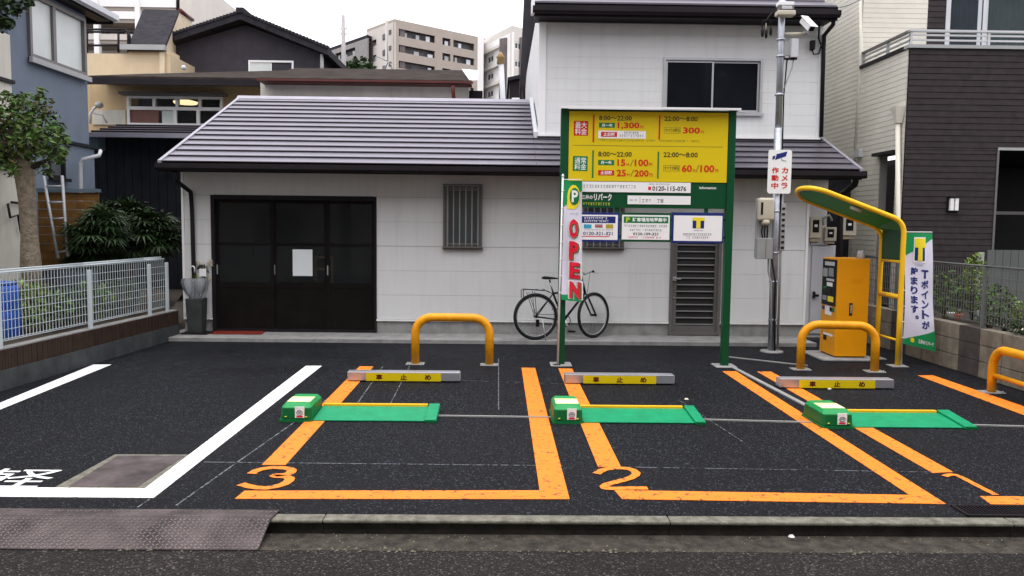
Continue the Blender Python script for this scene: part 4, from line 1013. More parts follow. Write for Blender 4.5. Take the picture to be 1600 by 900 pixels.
MB().tube([P(1240,92,pY), P(1238,105,pY), P(1230,125,pY), at(140)+Vector((0.05,-0.02,0))], 0.010, 6).build('cable', M['grey'], bb)
fl = thing('floodlight', 'pale grey floodlight facing down at the top of the steel pole', 'light', tuple(P(1226,14,pY)))
x0, x1, z0, z1 = R(1212,4,1241,26,pY-0.08)
MB().box(x0+0.02, x1-0.02, pY-0.14, pY-0.02, z1-0.05, z1).build('top_shell', M['white'], fl, bevel=0.008)
MB().box(x0+0.03, x1-0.03, pY-0.16, pY-0.04, z0+0.07, z1-0.05).build('lamp_window', M['alud'], fl)
MB().box(x0+0.005, x1-0.005, pY-0.17, pY-0.02, z0, z0+0.065).build('lower_shell', M['beige'], fl, bevel=0.015)
MB().box(x0+0.055, x1-0.055, pY-0.162, pY-0.16, z0+0.08, z1-0.06).build('lamp_glass', M['lgrey'], fl)
# overhead cable ends beside the pole
cb = thing('cable_bundle', 'black drop cables with hanging insulators left of the steel pole', 'cables', tuple(P(1200,30,pY)))
MB().tube([P(1216,14,pY), P(1206,21,pY), P(1199,30,pY), P(1196,36,pY)], 0.012, 6).build('cable', M['dark'], cb)
for px, y0_, y1_, m in ((1191,34,58,'black'),(1197,34,60,'beige'),(1204,30,56,'black')):
    MB().tube([P(1199,30,pY), P(px,y0_,pY), P(px,y1_-8,pY)], 0.007, 6).build('tail', M[m], cb); MB().lathe(tuple(P(px,y1_,pY)), [(0.008,0),(0.02,0.03),(0.02,0.09),(0.008,0.12)], 8).build('insulator', M['black'], cb)

# ================================================================== BICYCLE
rh = P(837.5, 495.5, 11.44); rz_ = rad(17)
rh.z = ZA+0.335
bk = thing('bicycle', 'dark city bicycle with rear carrier leaning at the white house wall behind the OPEN banner', 'bicycle', (rh.x, 11.44, ZA), rz_)
lean = 0.05
BF = lambda u, z, s=0.0: Vector((u, s+lean*z, z))
WR = 0.325
BB, ST, SD = BF(0.43,0.27), BF(0.27,0.66), BF(0.215,0.86)
HT, HB = BF(0.735,0.80), BF(0.765,0.66); RH, FH = BF(0,0.335), BF(0.90,0.335)
def wheel(hub, ang, name):
    ux = Vector((math.cos(ang), math.sin(ang), 0)); uz = Vector((0, lean, 1)).normalized()
    c = [hub + ux*(WR-0.012)*math.cos(2*math.pi*k/36) + uz*(WR-0.012)*math.sin(2*math.pi*k/36) for k in range(36)]
    w = MB().tube(c, 0.024, 8, closed=True).build(name, M['tyre'], bk, world=False)
    c = [hub + ux*(WR-0.040)*math.cos(2*math.pi*k/36) + uz*(WR-0.040)*math.sin(2*math.pi*k/36) for k in range(36)]
    MB().tube(c, 0.007, 6, closed=True).build('rim', M['alu'], w, world=False)
    s = MB()
    for k in range(28):
        a = 2*math.pi*k/28; sd = ux.cross(uz)*(0.03 if k % 2 else -0.03)
        s.tube([hub+sd, hub+ux*(WR-0.04)*math.cos(a+0.2)+uz*(WR-0.04)*math.sin(a+0.2)], 0.0013, 3, caps=False)
    s.build('spokes', M['alu'], w, world=False)
    n_ = ux.cross(uz); MB().tube([hub-n_*0.05, hub+n_*0.05], 0.018, 8).build('hub', M['black'], w, world=False)
    # mudguard
    g = [hub + ux*(WR+0.018)*math.cos(t) + uz*(WR+0.018)*math.sin(t) for t in [rad(30)+rad(150)*i/16 for i in range(17)]] if ang == 0 else [hub + ux*(WR+0.018)*math.cos(t) + uz*(WR+0.018)*math.sin(t) for t in [rad(60)+rad(120)*i/14 for i in range(15)]]
    return w
wheel(RH, 0.0, 'wheel'); wheel(FH, rad(24), 'wheel')
def bt(name, pts, r, m='bike'): return MB().tube(pts, r, 8).build(name, M[m], bk, world=False)
bt('frame', [BB, ST, BF(0.262,0.70)], 0.016); bt('down_tube', [BB, HB], 0.019); bt('top_tube', [ST, BF(0.745,0.745)], 0.015); bt('head_tube', [HT, HB], 0.020)
s_ = Vector((0,0.035,0))
bt('chain_stay', [RH+s_, BB], 0.010); bt('chain_stay', [RH-s_, BB], 0.010); bt('seat_stay', [RH+s_, ST], 0.008); bt('seat_stay', [RH-s_, ST], 0.008)
fd = Vector((math.cos(rad(24)), math.sin(rad(24)), 0)); fs_ = Vector((-fd.y, fd.x, 0))*0.05
bt('fork', [HB, HB+fs_-Vector((0,0,0.03)), FH+fs_], 0.013, 'black'); bt('fork', [HB, HB-fs_-Vector((0,0,0.03)), FH-fs_], 0.013, 'black')
bt('seat_post', [ST, SD], 0.013, 'chrome')
sd_ = MB(); c = SD+Vector((0.03,0,0.02))
prof_ = [(-0.13,0.075,0.02),(-0.08,0.085,0.03),(0,0.05,0.02),(0.08,0.025,0.01),(0.14,0.015,0.0)]
vs = []
for u, w, h in prof_: vs += [(c.x+u, c.y-w, c.z-0.01),(c.x+u, c.y-w*0.6, c.z+h),(c.x+u, c.y+w*0.6, c.z+h),(c.x+u, c.y+w, c.z-0.01)]
fs = [(0,1,2,3),(16,19,18,17)] + [(i*4+j, (i+1)*4+j, (i+1)*4+(j+1)%4, i*4+(j+1)%4) for i in range(4) for j in range(4)]
sd_.add(vs, fs, True).build('saddle', M['black'], bk, world=False)
stem = BF(0.715, 0.93)
bt('stem', [HT, stem, stem+fd*0.07], 0.012, 'chrome')
hb = stem+fd*0.07; hs_ = Vector((-fd.y, fd.x, 0))
bt('handlebar', [hb-hs_*0.27-fd*0.12+Vector((0,0,0.06)), hb-hs_*0.15+Vector((0,0,0.05)), hb, hb+hs_*0.10+Vector((0,0,0.05)), hb+hs_*0.20-fd*0.10+Vector((0,0,0.06))], 0.011, 'chrome')
bt('grip', [hb-hs_*0.20-fd*0.05+Vector((0,0,0.055)), hb-hs_*0.28-fd*0.13+Vector((0,0,0.06))], 0.018, 'black'); bt('grip', [hb+hs_*0.15-fd*0.05+Vector((0,0,0.055)), hb+hs_*0.21-fd*0.11+Vector((0,0,0.06))], 0.018, 'black')
bt('brake_lever', [hb-hs_*0.16+Vector((0,0,0.04)), hb-hs_*0.23+fd*0.03+Vector((0,0,0.03))], 0.006, 'alu')
bt('cable', [hb-hs_*0.1+Vector((0,0,0.05)), hb+fd*0.10+Vector((0,0,-0.02)), HB+fd*0.05], 0.003, 'black')
cr = MB(); n_ = Vector((0,1,0)); cc_ = BB-n_*0.05
cr.tube([cc_+Vector((0.085*math.cos(2*math.pi*k/20),0,0.085*math.sin(2*math.pi*k/20))) for k in range(20)], 0.006, 5, closed=True); cr.build('chain_ring', M['black'], bk, world=False)
bt('crank', [cc_, cc_+Vector((0.08,-0.02,-0.15))], 0.009, 'alu'); bt('crank', [BB+n_*0.05, BB+n_*0.07+Vector((-0.08,0,0.15))], 0.009, 'alu')
for q in (cc_+Vector((0.08,-0.06,-0.15)), BB+n_*0.11+Vector((-0.08,0,0.15))): MB().box(q.x-0.045, q.x+0.045, q.y-0.04, q.y+0.04, q.z-0.012, q.z+0.012).build('pedal', M['black'], bk, world=False)
bt('chain', [cc_+Vector((0,0,0.085)), RH-n_*0.045+Vector((0,0,0.04))], 0.004, 'black'); bt('chain', [cc_-Vector((0,0,0.085)), RH-n_*0.045+Vector((0.02,0,-0.09))], 0.004, 'black')
MB().box(-0.02,0.025,-0.075,-0.045,0.20,0.30).build('derailleur', M['black'], bk, world=False)
rk = MB()
for s in (-0.05, 0.05):
    s_ = Vector((0,s,0)); rk.tube([RH+s_, BF(-0.03,0.70)+s_], 0.005, 5); rk.tube([RH+s_, BF(-0.12,0.69)+s_], 0.005, 5)
    rk.tube([BF(-0.20,0.60)+s_, BF(-0.20,0.715)+s_, BF(-0.16,0.73)+s_, BF(0.16,0.705)+s_, BF(0.25,0.66)], 0.006, 6)
for u in (-0.19,-0.08,0.02,0.12): rk.tube([BF(u,0.725,-0.05), BF(u,0.725,0.05)], 0.005, 5)
rk.build('rear_carrier', M['bike'], bk, world=False)
bt('kickstand', [BF(0.08,0.30,-0.06), BF(0.12,0.0,-0.10)], 0.007, 'alu')

# ================================================================== THINGS BY THE GARAGE DOOR
o = MB().add([(-0.02,0,0)],[]) 
ma_, mb2 = P(330,522,11.72), P(417,514,11.72)
a = G(329,522.5,ZA); b = G(408,523,ZA); c = G(421,515,ZA); d = G(344,514.5,ZA)
o = quad('door_mat', [a,b,c,d], M['mat_red'], ZA+0.012, None, 0.010); tag(o, 'red door mat on the apron in front of the dark garage door', 'mat')
us = thing('planter_pot', 'tall dark square pot on the apron at the left corner of the white house', 'pot', tuple(G(308,523,ZA)))
uc = G(308,521,ZA)
MB().prism([(uc.x-0.10,uc.y-0.10,ZA+0.02),(uc.x+0.10,uc.y-0.10,ZA+0.02),(uc.x+0.10,uc.y+0.10,ZA+0.02),(uc.x-0.10,uc.y+0.10,ZA+0.02)], [(uc.x-0.12,uc.y-0.12,ZA+0.52),(uc.x+0.12,uc.y-0.12,ZA+0.52),(uc.x+0.12,uc.y+0.12,ZA+0.52),(uc.x-0.12,uc.y+0.12,ZA+0.52)]).build('body', M['pot_dark'] if 'pot_dark' in M else M['dconcrete'], us, bevel=0.008)
MB().box(uc.x-0.19, uc.x+0.19, uc.y-0.15, uc.y+0.15, ZA, ZA+0.02).build('foot', M['dark'], us)
uz = ZA+0.52
for k, (dx, rr, m, lab) in enumerate(((-0.02,0.19,'clearp','half open clear plastic umbrella standing in the dark pot'),(0.06,0.10,'grey','furled pale grey umbrella standing in the dark pot'))):
    um = thing('umbrella', lab, 'umbrella', (uc.x+dx, uc.y, uz))
    cx_, cy_ = uc.x+dx, uc.y-0.02+0.08*k
    n = 16; vs = []; fs = []
    pf = [(0.02,-0.12),(rr*0.45,0.02),(rr*0.85,0.13),(rr,0.24),(rr*0.9,0.29)]
    for r_, z in pf:
        for i in range(n): a = 2*math.pi*i/n; q = r_*(1.0 if i % 2 else 0.72); vs.append((cx_+q*math.cos(a), cy_+q*math.sin(a)*0.8, uz+z))
    for j in range(len(pf)-1):
        for i in range(n): fs.append((j*n+i, j*n+(i+1)%n, (j+1)*n+(i+1)%n, (j+1)*n+i))
    MB().add(vs, fs, True).build('canopy', M[m], um)
    MB().tube([(cx_,cy_,uz-0.3),(cx_+0.01,cy_,uz+0.40)], 0.006, 6).build('shaft', M['dark'], um)
    hx = cx_+0.01; MB().tube([(hx,cy_,uz+0.38)]+[tuple(p) for p in arc((hx-0.03,cy_,uz+0.44),0.03,0,math.pi,6,(1,0,0),(0,0,1))]+[(hx-0.06,cy_,uz+0.41)], 0.009, 6).build('handle', M['white' if k == 0 else 'dark'], um)
pf_ = thing('flower_arrangement', 'yellow and white flowers with a white tag standing behind the umbrellas', 'flowers', (uc.x+0.03, uc.y+0.22, ZA))
MB().tube([(uc.x+0.05,uc.y+0.2,ZA),(uc.x+0.05,uc.y+0.2,ZA+1.0)], 0.01, 6).build('stem', M['dark'], pf_)
for dx, z, m, s, nn in ((-0.10,0.80,'lime_p',0.05,50),(-0.03,1.02,'petal',0.04,30),(0.13,1.03,'petal',0.05,40),(0.04,0.93,'leafd',0.08,80),(0.10,0.80,'petal',0.04,30)):
    mb = MB(); leaves(mb, (uc.x+dx, uc.y+0.2, ZA+z), (s,s,s), nn, 0.025); mb.build('blossom' if m != 'leafd' else 'foliage', M[m], pf_)
MB().box(uc.x+0.03, uc.x+0.13, uc.y+0.05, uc.y+0.06, ZA+0.84, ZA+0.95).build('tag', M['white'], pf_)
# litter on the lot
for px, py, lab in ((1296,608,'small pale stone below the stop bar of bay 1'),(1072,624,'small pale pebble in bay 2'),(1237,839,'white scrap lying in the gutter')):
    z = 0.0 if py < 800 else -0.08; g = G(px, py, z); r_ = 0.018
    vs = [(g.x+r_*random.uniform(.7,1.3)*math.cos(a)*1.3, g.y+r_*math.sin(a), z+0.001) for a in [k*1.047 for k in range(6)]]
    o = MB().prism(vs, [(v[0]*0.5+g.x*0.5, v[1]*0.5+g.y*0.5, z+0.012) for v in vs]).build('pebble', M['petal'] if py < 800 else M['white']); tag(o, lab, 'stone' if py < 800 else 'litter')
# ================================================================== WHITE HOUSE
UY = 12.78
hs_ = thing('white_house', 'white sided two storey house with dark metal roofs behind the parking bays', 'house', (0.2, FY, 0))
EY, EZ = 11.42, P(600,258,11.42).z            # eave line
RYd, RZ = 14.95, P(600,157,14.95).z           # ridge
XE0 = P(246,254,EY).x; XE1 = P(1349,270,EY).x
W0x = (P(284,300,FY).x+P(289,500,FY).x)/2; W1x = (P(1262,340,FY).x+P(1257,505,FY).x)/2; W2x = (P(1306,340,FY).x+P(1300,500,FY).x)/2
U0x, U1x = (P(842,40,UY).x+P(845,215,UY).x)/2, (P(1284,40,UY).x+P(1280,215,UY).x)/2
slope = (RZ-EZ)/(RYd-EY)
rz_at = lambda y: EZ+slope*(y-EY)
zb = P(800,500,FY).z                           # siding bottom
door = R(332,306,588.5,518,FY); bw1 = R(695,291,752,387,FY); bw2 = R(912,305,972,388,FY); bd = R(1046,332,1126,523,FY)
door = (door[0], door[1], ZA, door[3]); bd = (bd[0], bd[1], ZA+0.01, bd[3])
WF = lambda u, d, z: (u, FY+d, z)
ztop = EZ-0.06
opens = [door, (bw1[0]+0.015,bw1[1]-0.015,bw1[2]+0.015,bw1[3]-0.015), (bw2[0]+0.015,bw2[1]-0.015,bw2[2]+0.015,bw2[3]-0.015), bd]
boards('siding_board', W0x, W1x, zb, ztop, 0.355, 0.0025, opens, 0.016, WF, M['wallboard'], hs_, lap=0.0015)
mb = MB(); 
for c in wall_cells(W0x+0.01, W1x-0.01, ZA-0.1, ztop, opens): mb.box(c[0], c[1], 0.001, 0.14, c[2], c[3], WF)
mb.build('backing_wall', M['conduit'], hs_)
mb = MB()
for c in wall_cells(W0x+0.005, W1x-0.3, ZA-0.05, zb-0.03, [door, bd]): mb.box(c[0], c[1], -0.002, 0.0005, c[2], c[3], WF)
for n_, c in enumerate(wall_cells(W0x+0.005, W1x-0.35, ZA-0.05, zb-0.03, [door, bd])): MB().box(c[0], c[1], -0.006, 0.0, c[2], c[3], WF).build('foundation', M['concrete'], hs_)
for c in wall_cells(W0x, W1x, zb-0.03, zb-0.004, [door, bd]): MB().box(c[0], c[1], -0.035, 0.0, c[2], c[3], WF).build('drip_flashing', M['white'], hs_)
for x in (W0x-0.004, W1x-0.03): MB().box(x, x+0.034, -0.030, -0.0, zb-0.02, ztop, WF).build('corner_trim', M['white'], hs_)
# side walls and body
MB().box(W0x, W0x+0.12, FY+0.14, 17.5, 0, EZ).build('side_wall', M['wallboard'], hs_)
MB().add([(W0x+0.001,FY,EZ-0.1),(W0x+0.001,17.5,EZ-0.1),(W0x+0.001,RYd,RZ-0.12)], [(0,1,2)]).build('gable_wall', M['wallboard'], hs_)
MB().box(W0x+0.12, U1x-0.02, 17.4, 17.5, 0, EZ).build('rear_wall', M['wallboard'], hs_)
# recess with side door at the right end
MB().box(W1x+0.002, W2x, 0.34, 0.48, 0, ztop, WF).build('recess_wall', M['wallboard'], hs_)
MB().box(W1x-0.11, W1x-0.001, 0.14, 0.5, 0, ztop, WF).build('return_wall', M['wallboard'], hs_)
x0, x1, z0, z1 = R(1266,383,1302,528,FY+0.33)
sdr = MB().box(x0, x1, 0.31, 0.34, 0.06, z1, WF).build('side_door', M['lgrey'], hs_, bevel=0.004)
MB().box(x0+0.03, x0+0.06, 0.27, 0.31, P(1266,468,FY).z, P(1266,458,FY).z, WF).build('handle', M['dark'], sdr); MB().box(x0+0.03, x0+0.11, 0.26, 0.27, P(1266,466,FY).z, P(1266,462,FY).z, WF).build('handle', M['dark'], sdr)
MB().box(x0-0.03, W2x, 0.28, 0.34, z1+0.004, z1+0.03, WF).build('door_lintel', M['grey'], hs_)
# soffit, fascia, gutter
MB().box(XE0+0.02, XE1-0.02, EY+0.03, FY+0.5, EZ-0.075, EZ-0.060).build('soffit', M['dark'], hs_)
MB().box(XE0+0.01, XE1-0.01, EY+0.02, EY+0.045, EZ-0.125, EZ+0.0).build('fascia', M['dark'], hs_)
g = [(EY-0.085,EZ-0.01),(EY-0.085,EZ-0.075),(EY-0.060,EZ-0.105),(EY-0.005,EZ-0.110),(EY+0.018,EZ-0.09),(EY+0.018,EZ-0.082),(EY-0.005,EZ-0.098),(EY-0.055,EZ-0.094),(EY-0.077,EZ-0.07),(EY-0.077,EZ-0.01)]
MB().prism([(XE0-0.02,y,z) for y, z in g][::-1], [(XE1+0.02,y,z) for y, z in g][::-1]).build('gutter', M['dark'], hs_)
for x in (XE0-0.02, XE1+0.012): MB().box(x, x+0.008, EY-0.085, EY+0.018, EZ-0.11, EZ-0.008).build('gutter_end', M['dark'], hs_)
# main roof in stepped metal courses
rf = MB().prism([(XE0+0.01,EY,EZ-0.03),(XE0+0.01,EY,EZ-0.012),(XE0+0.01,RYd,RZ-0.012),(XE0+0.01,RYd,RZ-0.06)], [(XE1-0.01,EY,EZ-0.03),(XE1-0.01,EY,EZ-0.012),(XE1-0.01,RYd,RZ-0.012),(XE1-0.01,RYd,RZ-0.06)]).build('roof', M['dark'], hs_)
MB().prism([(XE0+0.01,RYd,RZ-0.012),(XE0+0.01,18.3,RZ-1.4),(XE0+0.01,18.3,RZ-1.45),(XE0+0.01,RYd,RZ-0.06)], [(U0x,RYd,RZ-0.012),(U0x,18.3,RZ-1.4),(U0x,18.3,RZ-1.45),(U0x,RYd,RZ-0.06)]).build('rear_roof', M['roofmetal'], hs_)
NC = 14
def course(xa, xb, ya, yb, parent):
    za, zb_ = rz_at(ya), rz_at(yb); k = 0.024
    a = [(xa,ya,za+0.020),(xa,ya-0.002,za+0.031),(xa,yb+0.025,zb_+0.014),(xa,yb+0.025,zb_+0.004)]
    MB().prism(a, [(xb,p[1],p[2]) for p in a]).build('roof_course', M['roofmetal'], parent)
for i in range(NC):
    ya = EY+(RYd-EY)*i/NC; yb = EY+(RYd-EY)*(i+1)/NC
    # broken into sheet lengths; the part right of the upper storey ends at its front wall
    if ya < UY-0.05: xr = XE1-0.02; yb_ = min(yb, UY-0.005) if yb > UY else yb
    cuts = [XE0+0.05, U0x-0.095]
    course(cuts[0], cuts[1], ya+0.0, yb, rf)
    if ya < UY-0.06: course(U0x-0.091, XE1-0.04, ya, min(yb, UY-0.004), rf)
    else: course(U1x+0.02, XE1-0.04, ya, yb, rf)
for x in (XE0+0.005, XE1-0.055):
    a = [(x,EY-0.01,EZ-0.05),(x,EY-0.01,EZ+0.032),(x,RYd,RZ+0.032),(x,RYd,RZ-0.06)]
    MB().prism(a, [(x+0.05,p[1],p[2]) for p in a]).build('rake_trim', M['roof_trim'] if 'roof_trim' in M else M['roofmetal2'], hs_)
MB().prism([(XE0,RYd-0.10,rz_at(RYd-0.10)+0.012),(XE0,RYd-0.10,rz_at(RYd-0.10)+0.03),(XE0,RYd,RZ+0.055),(XE0,RYd+0.10,RZ+0.0),(XE0,RYd+0.10,RZ-0.03)], [(U0x-0.06,RYd-0.10,rz_at(RYd-0.10)+0.012),(U0x-0.06,RYd-0.10,rz_at(RYd-0.10)+0.03),(U0x-0.06,RYd,RZ+0.055),(U0x-0.06,RYd+0.10,RZ+0.0),(U0x-0.06,RYd+0.10,RZ-0.03)]).build('ridge_cap', M['roofmetal2'], hs_)
# upper storey
UF = lambda u, d, z: (u, UY+d, z)
uz0 = rz_at(UY)+0.03; ueY = 12.30; ueZ = P(1000,27,ueY).z; uz1 = ueZ+0.02
uw = R(1036,92,1189.5,178,UY)
boards('siding_board', U0x, U1x, uz0+0.03, uz1, 0.178, 0.0015, [(uw[0]+0.015,uw[1]-0.015,uw[2]+0.015,uw[3]-0.015)], 0.016, UF, M['wallboard'], hs_, lap=0.001)
mb = MB()
for c in wall_cells(U0x+0.01, U1x-0.01, uz0-0.5, uz1+0.5, [uw]): mb.box(c[0], c[1], 0.001, 0.12, c[2], c[3], UF)
mb.build('backing_wall', M['conduit'], hs_)
UB = 20.6
MB().box(U0x, U0x+0.1, UY+0.12, UB, rz_at(UY)-0.2, uz1+0.5).build('side_wall', M['wallboard'], hs_)
MB().box(U1x-0.1, U1x, UY+0.12, UB, 1.0, uz1+0.5).build('side_wall', M['wallboard'], hs_)
MB().box(U0x+0.1, U1x-0.1, UB-0.1, UB, 0.0, uz1+0.5).build('rear_wall', M['wallboard'], hs_)
MB().box(U0x-0.022, U0x+0.09, -0.034, 0.10, uz0, uz1, UF).build('corner_trim', M['white'], hs_)
MB().box(U1x-0.045, U1x+0.006, -0.034, 0.02, uz0, uz1, UF).build('corner_trim', M['white'], hs_)
MB().box(U0x-0.02, U1x+0.02, -0.05, 0.0, uz0-0.004, uz0+0.028, UF).build('base_flashing', M['white'], hs_)
MB().box(U0x-0.03, U1x+0.03, -0.075, 0.0, uz0-0.05, uz0-0.006, UF).build('apron_flashing', M['dark'], hs_)
# flashing climbing the roof beside the upper wall
a = [(U0x-0.085,UY-0.05,rz_at(UY-0.05)+0.01),(U0x-0.085,UY-0.05,rz_at(UY-0.05)+0.11),(U0x-0.085,RYd+0.1,RZ+0.11),(U0x-0.085,RYd+0.1,RZ)]
MB().prism(a, [(U0x-0.024,p[1],p[2]) for p in a]).build('step_flashing', M['lgrey'], hs_)
def wn_(rect, F, parent, fm='alu', panes=2, d0=0.05, name='window', gm='glass', fw=0.035, sill=True, slide=True):
    x0, x1, z0, z1 = rect
    mb = MB(); frame_rect(mb, x0-0.004, x1+0.004, z0-0.004, z1+0.004, fw, -0.045, d0+0.02, F); w = mb.build(name, M[fm], parent)
    if sill: MB().box(x0-0.03, x1+0.03, -0.075, -0.046, z0-0.03, z0+0.012, F).build('sill', M[fm], w)
    n = panes
    for k in range(n):
        a = x0+fw+(x1-x0-2*fw)*k/n; b = x0+fw+(x1-x0-2*fw)*(k+1)/n; dd = 0.018*(k % 2)
        mb = MB(); frame_rect(mb, a-(0.015 if k else 0), b+(0.015 if k < n-1 else 0), z0+fw, z1-fw, 0.028, -0.015+dd, 0.001+dd, F); mb.build('sash', M[fm], w)
        MB().box(a+0.012, b-0.012, -0.008+dd, -0.003+dd, z0+fw+0.012, z1-fw-0.012, F).build('pane', M[gm], w)
    return w
wn_(uw, UF, hs_, 'alu', 2)
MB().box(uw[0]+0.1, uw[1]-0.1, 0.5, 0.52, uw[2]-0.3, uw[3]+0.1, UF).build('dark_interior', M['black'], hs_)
# upper eave
UXE0, UXE1 = P(832,26,ueY).x, P(1310,30,ueY).x
uzs = ueZ+0.035
MB().box(UXE0+0.04, UXE1-0.02, ueY+0.03, UY+0.1, uzs, uzs+0.015).build('upper_soffit', M['dark'], hs_)
MB().box(UXE0+0.02, UXE1-0.01, ueY+0.0, ueY+0.03, ueZ-0.005, ueZ+0.20).build('upper_fascia', M['dark'], hs_)
g2 = [(y-EY+ueY-0.02, z-EZ+ueZ+0.135) for y, z in g]
MB().prism([(UXE0,y,z) for y, z in g2][::-1], [(UXE1,y,z) for y, z in g2][::-1]).build('upper_gutter', M['dark'], hs_)
us_ = 0.42; nc = 9; uy1 = 16.6
urf = MB().prism([(UXE0,ueY,ueZ+0.17),(UXE0,ueY,ueZ+0.19),(UXE0,uy1,ueZ+0.19+us_*(uy1-ueY)),(UXE0,uy1,ueZ+0.14+us_*(uy1-ueY))], [(UXE1-0.01,ueY,ueZ+0.17),(UXE1-0.01,ueY,ueZ+0.19),(UXE1-0.01,uy1,ueZ+0.19+us_*(uy1-ueY)),(UXE1-0.01,uy1,ueZ+0.14+us_*(uy1-ueY))]).build('upper_roof', M['dark'], hs_)
for i in range(nc):
    ya = ueY+(uy1-ueY)*i/nc; yb = ueY+(uy1-ueY)*(i+1)/nc; zf = lambda y: ueZ+0.195+us_*(y-ueY)
    a = [(UXE0+0.03,ya,zf(ya)-0.003),(UXE0+0.03,ya-0.003,zf(ya)+0.022),(UXE0+0.03,yb+0.01,zf(yb)+0.004),(UXE0+0.03,yb,zf(yb)-0.003)]
    MB().prism(a, [(UXE1-0.03,p[1],p[2]) for p in a]).build('roof_course', M['roofmetal'], urf)
MB().prism([(UXE0,uy1,ueZ+0.19+us_*(uy1-ueY)),(UXE0,UB+0.4,ueZ+0.2),(UXE0,UB+0.4,ueZ+0.14),(UXE0,uy1,ueZ+0.14+us_*(uy1-ueY))], [(UXE1-0.01,uy1,ueZ+0.19+us_*(uy1-ueY)),(UXE1-0.01,UB+0.4,ueZ+0.2),(UXE1-0.01,UB+0.4,ueZ+0.14),(UXE1-0.01,uy1,ueZ+0.14+us_*(uy1-ueY))]).build('upper_rear_roof', M['roofmetal'], hs_)
# rake board and downpipe on the left of the upper storey
MB().box(UXE0-0.02, UXE0+0.03, ueY-0.06, ueY+0.10, ueZ+0.02, ueZ+0.22).build('rake_end', M['white'], hs_)
MB().tube([(U0x-0.05, UB-0.3, 3.0),(U0x-0.05, UB-0.3, ueZ+0.2)], 0.035, 8).build('downpipe', M['dark'], hs_)
# downpipes
def dp(pts, r=0.032, m='dark', parent=hs_): return MB().tube(pts, r, 8).build('downpipe', M[m], parent)
yq = FY-0.06
dp([P(273,268,EY), P(276,283,EY+0.1), P(298,300,yq), P(300,330,yq), P(304,470,yq), P(305,517,yq)])
yq = UY-0.06
dp([P(1302,28,ueY), P(1302,38,ueY+0.1), P(1288,55,yq), P(1287,75,yq), P(1283,214,yq)])
dp([P(1282,32,ueY+0.25), P(1280,38,yq), P(1279,60,yq), P(1283,70,yq)], 0.012)
dp([P(1338,278,EY+0.05), P(1336,288,EY+0.1), P(1316,303,FY+0.1), P(1313,330,FY+0.1), P(1309,520,FY+0.1)], 0.045)
# barred windows
for n_, rct in enumerate((bw1, bw2)):
    w = wn_(rct, WF, hs_, 'alud', 1, name='barred_window', gm='barglass', sill=True)
    x0, x1, z0, z1 = rct
    mb = MB(); frame_rect(mb, x0-0.02, x1+0.02, z0+0.0, z1+0.03, 0.022, -0.11, -0.085, WF); mb.build('grille_frame', M['alud'], w)
    for k in range(6):
        u = x0+(x1-x0)*(k+0.5)/6; MB().box(u-0.008, u+0.008, -0.105, -0.09, z0+0.022, z1+0.008, WF).build('grille_bar', M['grille'], w)
    for z in (z0+0.06, z1-0.06):
        MB().box(x0, x1, -0.089, -0.08, z-0.01, z+0.01, WF).build('grille_rail', M['alud'], w)
    MB().box(x0+0.05, x1-0.05, 0.05, 0.06, z0+0.05, z1-0.05, WF).build('blind', M['grey'], w)
M_ = M
# garage front: three dark glazed leaves
gd = thing('garage_door_tmp', 'x', 'x')
bpy.data.objects.remove(gd)
x0, x1, z0, z1 = door
df = MB(); df.box(x0-0.004, x0+0.05, -0.03, 0.12, z0, z1, WF); df.box(x1-0.03, x1+0.004, -0.03, 0.12, z0, z1, WF); df.box(x0+0.05, x1-0.03, -0.03, 0.12, z1-0.06, z1+0.004, WF); df.box(x0+0.05, x1-0.03, -0.02, 0.12, z0, z0+0.04, WF)
gate = df.build('garage_door', M['dark'], hs_)
zc1 = P(460,382,FY).z; zc2 = P(460,446,FY).z
cuts = [x0+0.05, P(426,400,FY).x, P(510,400,FY).x, x1-0.03]
for k in range(3):
    a, b = cuts[k], cuts[k+1]; dd = 0.03+0.025*(k % 2)
    mb = MB(); frame_rect(mb, a-0.01, b+0.01, z0+0.04, z1-0.06, 0.05, dd, dd+0.03, WF)
    mb.box(a+0.04, b-0.04, dd, dd+0.03, zc2-0.04, zc2+0.04, WF); mb.box(a+0.04, b-0.04, dd+0.004, dd+0.028, zc1-0.02, zc1+0.02, WF)
    lf = mb.build('door_leaf', M['doorbrown'], hs_)
    MB().box(a+0.04, b-0.04, dd+0.008, dd+0.022, z0+0.09, zc2-0.04, WF).build('lower_board', M['doorbrown'], lf)
    MB().box(a+0.04, b-0.04, dd+0.012, dd+0.016, zc2+0.04, zc1-0.02, WF).build('pane', M['clearglass'], lf)
    MB().box(a+0.04, b-0.04, dd+0.012, dd+0.016, zc1+0.02, z1-0.11, WF).build('pane', M['clearglass'], lf)
    MB().box(a+0.005, a+0.02, dd-0.012, dd, P(1,410,FY).z, P(1,425,FY).z, WF).build('pull', M['grey'], lf)
MB().box(x0-0.1, x1+0.1, 2.2, 2.25, 0, z1+0.1, WF).build('interior_wall', M['doorbrown'], hs_)
MB().box(x0-0.1, x0-0.05, 0.15, 2.2, 0, z1+0.1, WF).build('interior_wall', M['doorbrown'], hs_); MB().box(x1+0.05, x1+0.1, 0.15, 2.2, 0, z1+0.1, WF).build('interior_wall', M['doorbrown'], hs_)
MB().box(x0-0.05, x1+0.05, 0.15, 2.2, z1+0.05, z1+0.1, WF).build('interior_ceiling', M['doorbrown'], hs_)
MB().box(x0-0.05, x1+0.05, 0.15, 2.2, ZA-0.06, ZA+0.02, WF).build('interior_floor', M['dconcrete'], hs_)
r4 = R(456,390,487,431.5,FY-0.0)
ntc = MB().box(r4[0], r4[1], 0.050, 0.053, r4[2], r4[3], WF).build('notice_sheet', M['paper']); tag(ntc, 'white notice sheet taped to the dark garage door', 'notice')
